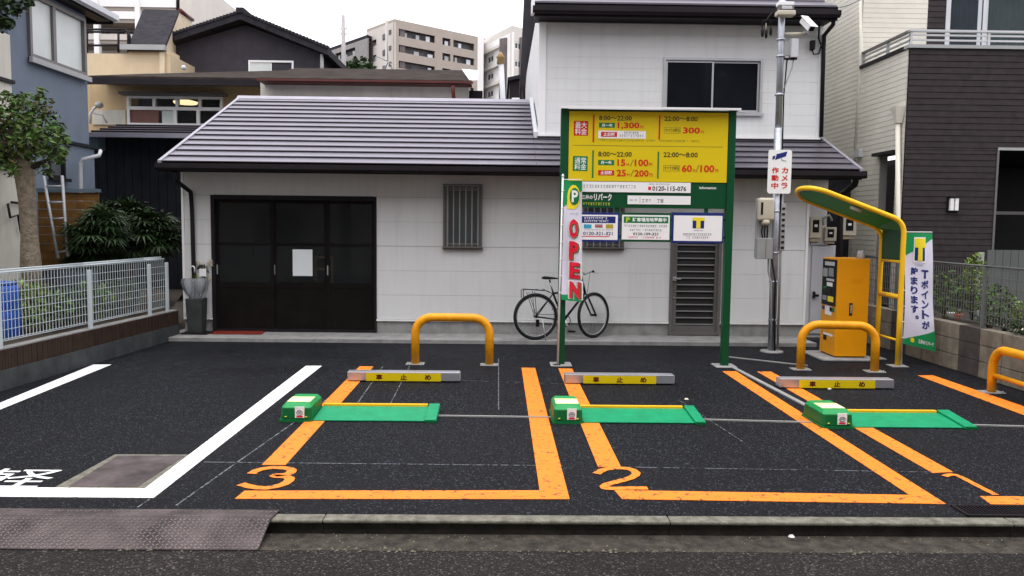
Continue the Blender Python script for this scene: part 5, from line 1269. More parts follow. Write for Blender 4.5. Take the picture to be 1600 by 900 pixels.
wc = thing('wooden_chair', 'wooden ladder back chair standing behind the garage door glass', 'chair', (P(509,440,FY+0.35).x, FY+0.35, ZA))
cx_ = P(509,440,FY+0.35).x; zt1 = P(509,399,FY+0.35).z
for q in (-0.13, 0.13):
    MB().box(cx_+q-0.017, cx_+q+0.017, FY+0.20, FY+0.235, ZA+0.02, zt1).build('back_post', M['wood'], wc); MB().box(cx_+q-0.017, cx_+q+0.017, FY+0.55, FY+0.585, ZA+0.02, ZA+0.45).build('leg', M['wood'], wc)
for z in (zt1-0.04, zt1-0.22): MB().box(cx_-0.113, cx_+0.113, FY+0.205, FY+0.225, z, z+0.035).build('slat', M['wood'], wc)
MB().box(cx_-0.16, cx_+0.16, FY+0.236, FY+0.60, ZA+0.45, ZA+0.48).build('seat', M['wood'], wc)
# back door with louvres
x0, x1, z0, z1 = bd
mb = MB(); frame_rect(mb, x0, x1, z0, z1, 0.045, -0.035, 0.1, WF); bdo = mb.build('louvre_door', M['alud'], hs_)
lx0, lx1 = P(1057,450,FY).x+0.0, P(1116,450,FY).x
mb = MB(); mb.box(x0+0.045, lx0, 0.0, 0.03, z0+0.045, z1-0.045, WF); mb.box(lx1, x1-0.045, 0.0, 0.03, z0+0.045, z1-0.045, WF); mb.box(lx0, lx1, 0.0, 0.03, z0+0.045, z0+0.14, WF); mb.box(lx0, lx1, 0, 0.03, z1-0.1, z1-0.045, WF)
mb.build('door_leaf', M['alud'], bdo)
MB().box(lx0, lx1, 0.035, 0.045, z0+0.14, z1-0.1, WF).build('dark_panel', M['dark_panel'], bdo)
z = z0+0.14; 
while z < z1-0.12: MB().box(lx0+0.002, lx1-0.002, 0.006, 0.026, z+0.012, z+0.028, WF).build('slat', M['grille'], bdo); z += 0.100
hz = P(1053,435,FY).z
MB().box(x0+0.05, x0+0.10, -0.03, 0.0, hz-0.03, hz+0.03, WF).build('lock_plate', M['alu'], bdo); MB().tube([WF(x0+0.07,-0.03,hz), WF(x0+0.17,-0.04,hz-0.005)], 0.010, 6).build('handle', M['alu'], bdo)
MB().lathe(WF(x0+0.075,-0.006,P(1053,465,FY).z), [(0.012,-0.01),(0.012,0.01)], 8).build('lock', M['alu'], bdo)
MB().tube([WF(x1+0.035,-0.03,z0+0.1), WF(x1+0.035,-0.03,ztop)], 0.02, 6).build('conduit_pipe', M['white'], hs_)
# wall vents and little things
for q, (px, py) in enumerate(((318,470),)):
    c = P(px,py,FY-0.03); MB().box(c.x-0.05, c.x+0.03, FY-0.07, FY-0.022, c.z-0.08, c.z+0.04).build('outdoor_socket', M['dark'], hs_)
c = P(1269,72,UY-0.05)
MB().box(c.x-0.03, c.x+0.03, UY-0.10, UY-0.02, c.z-0.06, c.z+0.08).build('eave_bracket', M['dark'], hs_)
MB().tube([c+Vector((0,0,-0.04)), c+Vector((0.02,-0.02,-0.13)), c+Vector((0.10,-0.02,-0.12)), c+Vector((0.14,0,0.0))], 0.012, 6).build('bracket_loop', M['dark'], hs_)
# meters
def meter(px0, py0, px1, py1, Y, lab, grp='electricity meters at the right end of the white house'):
    x0, x1, z0, z1 = R(px0, py0, px1, py1, Y); t = thing('electricity_meter', lab, 'meter', ((x0+x1)/2, Y, z0), 0, grp)
    MB().box(x0, x1, Y-0.08, Y, z0+0.16*(z1-z0), z1).build('case', M['beige'], t, bevel=0.012)
    MB().box(x0+0.2*(x1-x0), x1-0.25*(x1-x0), Y-0.084, Y-0.08, z0+0.38*(z1-z0), z1-0.12*(z1-z0)).build('window', M['black'], t)
    MB().box(x0+0.01, x1-0.02, Y-0.06, Y, z0, z0+0.14*(z1-z0)).build('terminal_box', M['beige2'], t, bevel=0.008)
    MB().box(x0+0.35*(x1-x0), x1-0.4*(x1-x0), Y-0.088, Y-0.084, z0+0.6*(z1-z0), z0+0.7*(z1-z0)).build('dial', M['white_p'], t)
Yr = FY+0.33
meter(1263,339,1281,378,Yr,'beige meter on the recess wall nearest the steel pole')
meter(1286,355,1304,381,Yr,'small square beige meter on the recess wall, beside the dark downpipe')
meter(1314,338,1335,374,FY+0.55,'beige meter in the dark gap, right of the downpipe under the canopy')
MB().tube([P(1287,352,Yr-0.04), P(1285,342,Yr-0.04), P(1296,336,Yr-0.04), P(1300,345,Yr-0.04)], 0.018, 6).build('meter_conduit', M['grey'], hs_)
# dark gap wall between the houses
o = MB().box(W2x+0.02, 6.1, 13.9, 14.0, 0, 2.6).build('gap_fence', M['roofdark']); tag(o, 'dark panel closing the narrow gap between the white house and the brown house', 'fence')

# ================================================================== BROWN AND CREAM HOUSE ON THE RIGHT
BY = 12.0; BX = (P(1415,100,BY).x+P(1411,400,BY).x)/2; BY2 = PX(1345,100,BX).y; 
bh = thing('brown_house', 'brown tile fronted house with pale sided flank and a railed balcony at right', 'house', (BX, BY, 0.0))
BF_ = lambda u, d, z: (u, BY+d, z)
gx, gz = P(1556,300,BY).x, P(1560,235,BY).z
zbal = P(1420,70,BY).z
op = (gx, 14.5, -0.2, gz)
hgt = 0.0905
boards('tile_course', BX, 12.0, 0.3, zbal-0.05, hgt, 0.006, [op, (12.0,12.1,0,1)], 0.018, BF_, M['brown_side'], bh, lap=0.006)
mb = MB()
for c in wall_cells(BX+0.02, 12.0, 0.0, zbal-0.06, [op]): mb.box(c[0], c[1], 0.001, 0.15, c[2], c[3], BF_)
mb.build('backing_wall', M['dark'], bh)
MB().box(gx-0.02, 12.0, -0.035, 0.1, gz-0.0, gz+0.04, BF_).build('garage_lintel', M['grey'], bh)
MB().box(gx-0.03, gx, -0.035, 0.15, 0.3, gz, BF_).build('garage_jamb', M['alud'], bh)
MB().box(gx, 12.0, 3.4, 3.5, 0, gz, BF_).build('garage_back_wall', M['black'], bh); MB().box(gx-0.1, gx, 0.2, 3.4, 0, gz, BF_).build('garage_side_wall', M['brown_side'], bh); MB().box(gx-0.1, 12.0, 0.2, 3.5, gz, gz+0.1, BF_).build('garage_ceiling', M['dark'], bh)
MB().box(gx, 12.0, 1.0, 1.06, 1.95, 2.0, BF_).build('garage_shutter_rail', M['alud'], bh)
# flank: pale siding courses as single boards
SFk = lambda u, d, z: (BX+d, u, z)
FH_ = 0.0
flank_h = 0.080
sdoor = PX(1385,240,BX); sd0, sd1 = PX(1399,300,BX).y, PX(1373,300,BX).y
ops = [(sd0, sd1, 0.0, PX(1386,243,BX).z)]
boards('flank_board', BY+0.02, BY2, 0.3, zbal-0.06, flank_h, 0.004, ops, 0.012, SFk, M['beige_side'], bh, lap=0.002)
boards('flank_board', BY2+0.03, 17.6, 0.3, 7.5, flank_h, 0.004, [], 0.012, lambda u, d, z: (BX+0.06+d, u, z), M['beige_side'], bh, lap=0.002)
MB().box(BX+0.001, BX+0.12, BY+0.15, sd0, 0, zbal-0.1).build('flank_wall', M['conduit'], bh); MB().box(BX+0.001, BX+0.12, sd1, BY2, 0, zbal-0.1).build('flank_wall', M['conduit'], bh)
MB().box(BX+0.001, BX+0.12, sd0, sd1, ops[0][3], zbal-0.1).build('flank_wall', M['conduit'], bh)
MB().box(BX+0.3, BX+0.34, sd0-0.1, sd1+0.1, 0.2, ops[0][3]+0.1).build('side_door', M['dark'], bh)
MB().box(BX-0.12, BX+0.0, sd0-0.10, sd1+0.05, ops[0][3], ops[0][3]+0.05).build('door_canopy', M['dark'], bh)
MB().box(BX+0.061, BX+0.2, BY2+0.05, 17.6, 0.0, 7.5).build('upper_flank_wall', M['conduit'], bh)
# upper front wall behind the balcony
UF2 = lambda u, d, z: (u, BY2+d, z)
ux1 = P(1447,60,BY2).x; ux2 = P(1476,60,BY2).x
boards('upper_board', BX, ux1, zbal+0.0, 7.5, 0.080, 0.003, [], 0.012, UF2, M['beige_side'], bh, lap=0.002)
wr = (ux2, P(1660,30,BY2).x, zbal-0.2, P(1500,-26,BY2).z)
boards('upper_course', ux1+0.004, 12.0, zbal+0.0, 7.5, hgt, 0.006, [wr], 0.016, UF2, M['brown_side'], bh, lap=0.006)
MB().box(BX+0.02, wr[0], 0.001, 0.12, zbal-0.1, 7.5, UF2).build('upper_backing_wall', M['dark'], bh)
x0, x1, z0, z1 = wr
for k, (a, b) in enumerate(((P(1481,20,BY2).x, P(1541,20,BY2).x), (P(1541,20,BY2).x, P(1640,20,BY2).x))):
    mb = MB(); frame_rect(mb, a, b, z0, z1, 0.05, 0.0+0.03*k, 0.04+0.03*k, UF2); w = mb.build('balcony_window', M['alu'] if k == 0 else M['lgrey'], bh)
    MB().box(a+0.05, b-0.05, 0.02+0.03*k, 0.025+0.03*k, z0+0.05, z1-0.05, UF2).build('pane', M['clearglass'], w)
    n = 9; mb = MB(); vs = []
    for i in range(n*4+1):
        u = a+0.06+(b-a-0.12)*i/(n*4); d = 0.14+0.03*math.sin(i*1.57+random.uniform(-.3,.3)); vs += [UF2(u,d,z0+0.05), UF2(u,d,z1-0.05)]
    mb.add(vs, [(2*i,2*i+2,2*i+3,2*i+1) for i in range(n*4)], True); mb.build('curtain', M['curtain_b' if k == 0 else 'curtain'], w)
MB().box(ux2-0.01, ux2+0.06, -0.03, 0.03, z0, z1, UF2).build('window_jamb', M['lgrey'], bh)
MB().box(BX-0.01, 12.0, BY+0.02, BY2-0.02, zbal-0.08, zbal-0.02).build('balcony_floor', M['conduit'], bh)
# balcony coping and rails
zr = P(1420,46,BY).z
cp = MB().box(BX-0.04, 12.0, BY-0.05, BY+0.10, zbal-0.05, zbal).build('balcony_coping', M['grey'], bh)
MB().box(BX-0.04, BX+0.08, BY+0.10, BY2-0.02, zbal-0.05, zbal).build('flank_coping', M['dark'], bh)
MB().box(BX-0.02, 12.0, BY-0.02, BY+0.045, zr-0.03, zr).build('rail_top', M['alu'], bh); MB().box(BX-0.02, BX+0.045, BY+0.045, BY2-0.05, zr-0.03, zr).build('rail_top', M['alud'], bh)
for f in (0.33, 0.66):
    z = zbal+(zr-zbal)*f; MB().box(BX, 12.0, BY, BY+0.025, z-0.012, z+0.012).build('rail_bar', M['alu'], bh); MB().box(BX, BX+0.025, BY+0.025, BY2-0.05, z-0.012, z+0.012).build('rail_bar', M['grey'], bh)
for x in [BX+1.15*k for k in range(0,6)]: MB().box(x, x+0.035, BY-0.004, BY+0.031, zbal, zr-0.03).build('rail_post', M['alu'], bh)
for y in (BY+0.7, BY2-0.09): MB().box(BX-0.004, BX+0.031, y, y+0.035, zbal, zr-0.03).build('rail_post', M['grey'], bh)
# drain pipes on the flank
hp = PX(1404,180,BX-0.07)
dpp = MB().tube([PX(1403,195,BX-0.07), PX(1403,420,BX-0.07), PX(1400,520,BX-0.07)], 0.035, 10).build('drain_pipe', M['beige_side'], bh)
MB().prism([(hp.x-0.04,hp.y-0.04,hp.z-0.12),(hp.x+0.04,hp.y-0.04,hp.z-0.12),(hp.x+0.04,hp.y+0.04,hp.z-0.12),(hp.x-0.04,hp.y+0.04,hp.z-0.12)], [(hp.x-0.09,hp.y-0.09,hp.z+0.12),(hp.x+0.06,hp.y-0.09,hp.z+0.12),(hp.x+0.06,hp.y+0.09,hp.z+0.12),(hp.x-0.09,hp.y+0.09,hp.z+0.12)]).build('rain_hopper', M['beige_side'], dpp)
MB().tube([PX(1346,-60,BX-0.01), PX(1345,100,BX-0.01), PX(1336,255,BX-0.01)], 0.035, 8).build('drain_pipe', M['beige_side'], bh)
c = PX(1345,240,BX); MB().box(BX-0.08, BX-0.01, c.y-0.1, c.y+0.1, c.z-0.06, c.z+0.06).build('vent_cover', M['lgrey'], bh)
MB().box(BX+0.5, 12.5, BY2-0.0, 17.6, 7.5, 7.6).build('roof', M['roofdark'], bh)
# wall lamp
x0, x1, z0, z1 = R(1479,307,1496,331,BY-0.02)
wlp = thing('wall_lamp', 'small black framed lamp on the brown tile wall', 'lamp', ((x0+x1)/2, BY, z0))
MB().box(x0, x1, BY-0.05, BY-0.025, z0, z1).build('back_plate', M['black'], wlp)
MB().box(x0+0.02, (x0+x1)/2-0.01, BY-0.09, BY-0.05, z0+0.02, z1-0.03).build('glass', M['white_p'], wlp); MB().box((x0+x1)/2+0.01, x1-0.02, BY-0.09, BY-0.05, z0+0.02, z1-0.03).build('glass', M['white_p'], wlp)
MB().box(x0, x1, BY-0.10, BY-0.05, z1-0.02, z1).build('cap', M['black'], wlp)

# ================================================================== BLUE HOUSE ON THE LEFT
LX = -7.0
bl = thing('blue_house', 'blue stuccoed two storey house with a deep eave at left', 'house', (LX, 12.5, 0))
yb0, yb1 = PX(14,100,LX).y, PX(137,150,LX).y
WL = lambda u, d, z: (LX-d, u, z)
zlg = PX(120,223,LX).z; zev = 5.75
w1 = (PX(42,50,LX).y, PX(131,80,LX).y, (PX(42,88,LX).z+PX(131,120,LX).z)/2, (PX(131,30,LX).z))
w2 = (PX(72,260,LX).y, PX(97,260,LX).y, PX(85,278,LX).z, PX(85,236,LX).z)
for c in wall_cells(yb0, yb1, zlg, zev, [w1]): pass
mb = MB()
for c in wall_cells(yb0, yb1, zlg, zev, [w1]): mb.box(c[0], c[1], 0, 0.15, c[2], c[3], WL)
mb.build('upper_wall', M['blue_wall'], bl)
mb = MB()
for c in wall_cells(yb0-0.5, yb1+0.1, 0.2, zlg-0.06, [w2]): mb.box(c[0], c[1], -0.03, 0.15, c[2], c[3], WL)
mb.build('lower_wall', M['blue_wall'], bl)
MB().box(yb0-0.5, yb1+0.14, -0.07, 0.1, zlg-0.055, zlg-0.005, WL).build('belt_course', M['navy_wall'], bl)
MB().box(LX-6, LX-0.15, yb1-0.05, yb1, 0.2, zev).build('rear_wall', M['blue_wall'], bl)
fr_ = MB(); frame_rect(fr_, w1[0], w1[1], w1[2], w1[3], 0.06, -0.05, 0.05, WL); w = fr_.build('window', M['alud'], bl)
ym = PX(82,70,LX).y
MB().box(ym-0.04, ym+0.04, -0.045, 0.05, w1[2]+0.06, w1[3]-0.06, WL).build('mullion', M['alud'], w)
MB().box(w1[0]-0.05, w1[1]+0.05, -0.10, -0.05, w1[2]-0.08, w1[2]+0.0, WL).build('sill', M['grey'], w)
MB().box(w1[0]+0.06, ym-0.04, 0.0, 0.006, w1[2]+0.06, w1[3]-0.06, WL).build('pane', M['frosted'], w); MB().box(ym+0.04, w1[1]-0.06, 0.01, 0.016, w1[2]+0.06, w1[3]-0.06, WL).build('pane', M['frosted'], w)
fr_ = MB(); frame_rect(fr_, w2[0], w2[1], w2[2], w2[3], 0.04, -0.06, 0.05, WL); w = fr_.build('window', M['dark'], bl)
MB().box(w2[0]+0.04, w2[1]-0.04, 0.0, 0.006, w2[2]+0.04, w2[3]-0.04, WL).build('pane', M['farglass'], w)
MB().box(w2[0]-0.05, w2[1]+0.05, -0.12, -0.06, w2[2]-0.05, w2[2]-0.0, WL).build('sill', M['dark'], w)
# eave: soffit plane, white gutter
ev0 = PX(115,0,LX+0.55); ev1 = P(178,32,yb1+0.55); ex = LX+0.62
e_y = yb1+0.45; ez = P(178,30,e_y).z; exx = P(178,30,e_y).x
MB().prism([(exx,8.0,ez),(LX-4,8.0,ez+1.5),(LX-4,8.0,ez+1.6),(exx,8.0,ez+0.08)], [(exx,e_y,ez),(LX-4,e_y,ez+1.5),(LX-4,e_y,ez+1.6),(exx,e_y,ez+0.08)]).build('roof', M['roofdark'], bl)
MB().prism([(exx+0.01,8.0,ez-0.05),(exx+0.09,8.0,ez-0.03),(exx+0.09,8.0,ez+0.06),(exx+0.01,8.0,ez+0.06)], [(exx+0.01,e_y,ez-0.05),(exx+0.09,e_y,ez-0.03),(exx+0.09,e_y,ez+0.06),(exx+0.01,e_y,ez+0.06)]).build('gutter', M['lgrey'], bl)
MB().box(LX-4, exx-0.02, e_y+0.01, e_y+0.06, ez-0.08, ez+0.10).build('barge_board', M['dark'], bl)
MB().box(LX, exx-0.05, yb0, e_y-0.05, ez-0.06, ez-0.02).build('soffit', M['dark'], bl)
# the L-shaped grey drain pipe
py_ = yb1+0.12
py_ = 13.2
MB().tube([P(157,236,py_+0.3), P(155,243,py_), P(130,249,py_), P(126,255,py_), P(126,310,py_), P(127,400,py_)], 0.032, 8).build('drain_pipe', M['lgrey'], bl)
# cream building in the near left
cr_ = thing('cream_house', 'cream walled house part at the far left edge behind the tree', 'house', (-6.6, 10, 0))
cX1 = -6.55; cy1 = PX(35,350,cX1).y
MB().box(-9.0, cX1, 6.5, cy1, 0.2, PX(20,266,cX1).z).build('lower_wall', M['cream'], cr_)
MB().box(-9.0, cX1+0.05, 6.5, cy1+0.06, PX(20,266,cX1).z, PX(20,262,cX1).z+0.03).build('ledge', M['dark'], cr_)
MB().box(-9.2, -7.0+0.03, 6.5, yb0-0.004, PX(5,160,-7).z-0.9, PX(5,52,-7).z).build('upper_wall', M['cream'], cr_)
MB().box(-9.2, -6.93, 6.5, yb0+0.02, PX(8,127,-7).z-0.02, PX(8,127,-7).z+0.03).build('band', M['dark'], cr_)
MB().tube([PX(36,318,cX1+0.05), PX(18,316,cX1+0.05)], 0.018, 6).build('cable', M['dark'], cr_); MB().tube([PX(12,318,cX1+0.05), PX(16,340,cX1+0.08), PX(28,336,cX1+0.05), PX(33,365,cX1+0.05)], 0.016, 6).build('cable', M['dark'], cr_)
# ================================================================== BEHIND THE LEFT FENCE
nw = thing('corrugated_shed', 'dark navy corrugated shed wall with a pale metal lean-to roof behind the shrubs', 'shed', tuple(P(210,400,15.6)))
NY = 15.6
x0, x1 = P(128,300,NY).x, P(302,300,NY).x; z1 = P(210,209,NY).z
n = int((x1-x0)/0.16); 
for k in range(n):
    a = x0+(x1-x0)*k/n; b = x0+(x1-x0)*(k+1)/n
    MB().box(a, b-0.012, NY+random.uniform(-.004,.004), NY+0.08, 0.2, z1).build('wall_rib', M['navy_wall'], nw)
a, b = P(136,203,NY-0.5), P(312,207,NY-0.5)
zf, zr_ = P(210,213,NY-0.5).z, P(210,195,NY+0.5).z
MB().prism([(a.x,NY-0.5,zf),(a.x,NY-0.5,zf+0.05),(a.x,NY+0.8,zr_+0.03),(a.x,NY+0.8,zr_-0.03)], [(b.x+0.6,NY-0.5,zf),(b.x+0.6,NY-0.5,zf+0.05),(b.x+0.6,NY+0.8,zr_+0.03),(b.x+0.6,NY+0.8,zr_-0.03)]).build('lean_to_roof', M['roofmetal'], nw)
for k in range(4):
    f = (k+0.5)/4; y_ = NY-0.5+1.3*f; z_ = zf+0.05+(zr_+0.03-zf-0.05)*f
    MB().box(a.x, b.x+0.6, y_-0.02, y_+0.02, z_-0.005, z_+0.028).build('roof_batten', M['dark'], nw)
MB().box(a.x, b.x+0.5, NY-0.62, NY-0.51, zf-0.03, zf+0.05).build('gutter', M['roofmetal2'], nw)
x0, x1, zz0, zz1 = R(137,212,157,234,NY-0.3); MB().box(x0, x1, NY-0.4, NY-0.1, zz0, zz1).build('vent_duct', M['navy_mid'], nw)
wf = thing('wooden_fence', 'weathered ochre board fence behind the tree and ladder', 'fence', tuple(P(110,400,12.0)))
x0, x1, z0, z1 = R(60,300,155,420,12.0)
hh = (z1-z0)/9
for k in range(9): MB().box(x0, x1, 12.0+random.uniform(0,.01), 12.03, z0+k*hh, z0+(k+1)*hh-0.006).build('board', M['woodf'], wf)
MB().box(x0-0.02, x1+0.02, 11.97, 12.05, z1, z1+0.05).build('capping', M['navy_mid'], wf)
ld = thing('ladder', 'old aluminium ladder leaning on the ochre board fence', 'ladder', tuple(P(97,400,11.6)))
A0, A1, B0, B1 = P(91,404,11.5), P(68,275,11.93), P(106,401,11.5), P(97,275,11.93)
MB().tube([A0,A1], 0.022, 6).build('rail', M['alu_old'], ld); MB().tube([B0,B1], 0.022, 6).build('rail', M['alu_old'], ld)
for k in range(5): f = (k+0.35)/5; MB().tube([A0.lerp(A1,f), B0.lerp(B1,f)], 0.016, 6).build('rung', M['alu_old'], ld)
# pruned tree
tY = 10.3
tr = thing('pruned_tree', 'pruned tree with a thick pale trunk and a small leafy crown by the left house', 'tree', tuple(P(48,415,tY)))
tb = P(50,440,tY); 
MB().tube([tb-Vector((0,0,0.3)), P(48,410,tY), P(46,370,tY), P(42,310,tY), P(38,270,tY), P(34,240,tY)], [0.135,0.12,0.098,0.098,0.115,0.09], 12).build('trunk', M['trunk'], tr)
for pts in (((38,262),(20,235),(5,215)),((38,255),(55,225),(70,200)),((36,245),(40,210),(35,170)),((46,262),(75,250),(88,238)),((40,250),(15,200),(-5,180))):
    q = [P(px,py,tY+0.15*i*random.choice((-1,1))) for i, (px,py) in enumerate(pts)]; MB().tube(q, [0.045,0.022,0.010], 7).build('branch', M['branch'], tr)
lv = MB()
for px, py, r_, n in ((5,175,0.28,300),(30,172,0.22,240),(60,185,0.24,260),(80,215,0.20,220),(20,205,0.30,300),(55,222,0.28,300),(82,240,0.16,160),(-15,200,0.3,260),(35,235,0.26,260),(5,240,0.24,220),(63,160,0.14,90),(88,200,0.12,70),(48,200,0.25,260),(18,262,0.12,60),(60,262,0.12,70),(66,143,0.06,26),(58,152,0.07,30),(40,150,0.08,40),(8,150,0.09,40),(24,158,0.10,50),(95,215,0.08,40),(98,232,0.07,30),(92,250,0.07,30),(74,268,0.08,36),(45,262,0.10,50),(20,268,0.10,40)):
    c = P(px,py,tY+random.uniform(-.35,.35)); leaves(lv, c, (r_,r_*1.1,r_*0.85), int(n*0.62), 0.042, hollow=0.2)
lv.build('crown', M['leaf'], tr)
lv = MB()
for px, py, r_, n in ((20,170,0.3,25),(60,200,0.32,25),(70,165,0.14,24),(30,230,0.3,40),(88,225,0.15,24),(5,200,0.25,30)): leaves(lv, P(px,py,tY-0.1), (r_,r_,r_), n, 0.034, hollow=0.5)
lv.build('young_leaves', M['leaf_red'], tr)
ob = thing('overhanging_branch', 'leafy branch hanging into the top left corner', 'branch', tuple(P(0,10,8.0)))
MB().tube([P(-60,-40,8.0), P(-10,0,8.0), P(12,20,8.0)], [0.03,0.02,0.008], 6).build('stem', M['branch'], ob)
lv = MB()
for px, py, r_ in ((5,8,0.12),(22,18,0.07),(0,30,0.11),(12,36,0.06),(28,3,0.09),(46,2,0.05),(-10,45,0.08)): leaves(lv, P(px,py,8.0), (r_,r_,r_), 60, 0.035, hollow=0.1)
lv.build('foliage', M['leafd'], ob)
# palmate shrub
def palmate(mb, c, r, n, L, w):
    c = Vector(c)
    for _ in range(n):
        d = Vector((random.gauss(0,1), random.gauss(0,1), abs(random.gauss(0.2,0.8)))).normalized(); p = c+Vector((d.x*r[0], d.y*r[1], d.z*r[2]))*random.uniform(0.45,1)
        out = (d+Vector((0,0,random.uniform(-.5,.25)))).normalized(); sd = out.cross(Vector((0,0,1))); sd = sd.normalized() if sd.length > .1 else Vector((1,0,0)); nn = sd.cross(out)
        for k in range(7):
            a = rad(-75+25*k); dd = (out*math.cos(a)+sd*math.sin(a)-nn*0.0).normalized(); ss = dd.cross(nn).normalized()*w; l = L*random.uniform(.7,1.1)
            mb.add([p, p+dd*l*0.5+ss+nn*0.01, p+dd*l-Vector((0,0,l*0.25)), p+dd*l*0.5-ss+nn*0.01], [(0,1,2,3)])
sh = thing('palmate_shrub', 'large dark shrub with finger shaped leaves in front of the navy shed', 'shrub', tuple(P(200,420,12.7)))
mb = MB()
for px, py in ((150,360),(190,340),(235,360),(175,320),(215,325)): mb.tube([P(200,430,12.7), P((200+px)/2,400,12.7), P(px,py,12.7)], [0.03,0.02,0.01], 5)
mb.build('stem', M['branch'], sh)
lv = MB()
for px, py, r_ in ((142,372,0.26),(150,362,0.42),(190,338,0.45),(235,352,0.42),(178,385,0.45),(225,385,0.45),(140,392,0.2),(258,372,0.26),(128,400,0.16),(240,338,0.24),(200,325,0.28),(160,335,0.22)): palmate(lv, P(px,py+15,(12.7 if px > 160 else 11.75)+random.uniform(-.2,.2)), (r_,r_,r_*0.8), 75, 0.27, 0.015)
lv.build('foliage', M['leafd'], sh)
t = thing('leafy_clump', 'low bright leaved clump at the foot of the ladder', 'plant', tuple(P(95,410,12.8)))
lv = MB(); palmate(lv, P(85,400,12.6), (0.3,0.3,0.15), 40, 0.2, 0.02); palmate(lv, P(118,400,12.6), (0.2,0.2,0.2), 30, 0.2, 0.02); leaves(lv, P(100,408,12.6), (0.4,0.3,0.12), 200, 0.04); lv.build('foliage', M['leaf'], t)
# garden plants seen through the white fence
for k, (px, py, Y, r_, m, n, lab) in enumerate(((60,470,9.3,0.32,'leafy',420,'yellow green garden bush behind the white mesh, beside the blue bin'),(100,455,9.6,0.28,'leaf',340,'mid green garden bush behind the white mesh, second from the blue bin'),
        (135,450,10.0,0.26,'leafd',320,'dark garden bush behind the second white fence post'),(175,440,10.6,0.26,'leaf',320,'garden bush behind the white mesh between the second and third posts'),(215,435,11.2,0.26,'leafd',320,'dark garden bush behind the white mesh nearest the white house'))):
    c = P(px, 500, Y); bush('garden_bush', lab, 'bush', (P(px,py,Y).x-0.25, Y, 0.38), (r_*1.2,r_,r_), n, 0.045, m, 'garden bushes behind the white fence')
bn = thing('blue_bin', 'blue plastic water barrel behind the white fence at far left', 'barrel', (P(15,480,8.9).x-0.1, 8.9, 0.38))
c = (P(8,480,8.9).x-0.06, 8.9, 0.38); MB().lathe(c, [(0.17,0),(0.195,0.05),(0.20,0.25),(0.20,0.30),(0.19,0.32),(0.20,0.34),(0.195,0.55),(0.17,0.60)], 20).build('barrel', M['bluebin'], bn)
MB().lathe((c[0],c[1],c[2]+0.60), [(0.175,0),(0.175,0.03),(0.05,0.04)], 16).build('lid', M['bluebin'], bn)

# ================================================================== HOUSES FURTHER BACK
def gbox(mb, x0, x1, y0, y1, z0, z1): return mb.box(x0, x1, y0, y1, z0, z1)
# ochre house with a lit window
OY = 20.0
oh = thing('ochre_house', 'ochre walled house with a long white framed window and a warm light inside', 'house', tuple(P(270,200,OY)))
x0, x1, z0, z1 = R(139,124,411,230,OY); 
win = R(200,151,349,197,OY); FO = lambda u, d, z: (u, OY+d, z)
for c in wall_cells(x0, x1, 0.0, z1+0.05, [win]): MB().box(c[0], c[1], 0, 0.2, c[2], c[3], FO).build('wall', M['yellow_wall'], oh)
MB().box(x0-3, x0, 0.01, 0.2, 0, z1, FO).build('wall', M['yellow_wall'], oh)
MB().box(x0, x1, 5.8, 6.0, 0, z1, FO).build('rear_wall', M['yellow_wall'], oh); MB().box(x0-0.1, x0+0.1, 0.2, 5.8, 0, z1, FO).build('side_wall', M['yellow_wall'], oh); MB().box(x1-0.2, x1, 0.2, 5.8, 0, z1, FO).build('side_wall', M['yellow_wall'], oh)
MB().box(x0, x1, 2.5, 2.55, 0, z1, FO).build('inner_wall', M['gable'], oh)
zm = P(270,170,OY).z; mb = MB(); frame_rect(mb, win[0], win[1], win[2], win[3], 0.06, -0.06, 0.06, FO); mb.box(win[0]+0.06, win[1]-0.06, -0.055, 0.05, zm-0.04, zm+0.04, FO); w = mb.build('window', M['white'], oh)
for px in (241.5,277.5,313): 
    u = P(px,160,OY).x; MB().box(u-0.035, u+0.035, -0.05, 0.05, zm+0.04, win[3]-0.06, FO).build('mullion', M['white'], w)
cut = [win[0]+0.06]+[P(px,160,OY).x for px in (241.5,277.5,313)]+[win[1]-0.06]
for a, b in zip(cut[:-1], cut[1:]): MB().box(a+0.03, b-0.03, 0.0, 0.006, zm+0.04, win[3]-0.06, FO).build('pane', M['clearglass'], w)
a = P(248,180,OY).x
MB().box(win[0]+0.06, a, -0.02, 0.02, win[2]+0.06, zm-0.04, FO).build('brown_panel', M['panel_brown'], w)
for px0, px1, m in ((253,273,'frosted'),(276,309,'clearglass'),(312,345,'clearglass')):
    MB().box(P(px0,180,OY).x, P(px1,180,OY).x, 0.0, 0.006, win[2]+0.06, zm-0.04, FO).build('pane', M[m], w); u = P(px1+1.5,180,OY).x; MB().box(u-0.04, u+0.04, -0.05, 0.05, win[2]+0.06, zm-0.04, FO).build('mullion', M['white'], w)
lmp = P(290,159,OY+1.0); MB().lathe((lmp.x,lmp.y,lmp.z), [(0.02,-0.06),(0.28,-0.05),(0.30,0.0),(0.10,0.05)], 16).build('ceiling_lamp', M['lamp'], oh)
MB().box(x0+0.1, P(197,180,OY).x, -0.04, 0.0, P(160,195,OY).z, P(160,172,OY).z, FO).build('cream_panel', M['cream'], oh)
MB().box(P(192,145,OY).x, P(356,145,OY).x, -0.25, 0.0, P(1,148,OY).z+0.02, P(1,148,OY).z+0.08, FO).build('window_hood', M['alud'], oh)
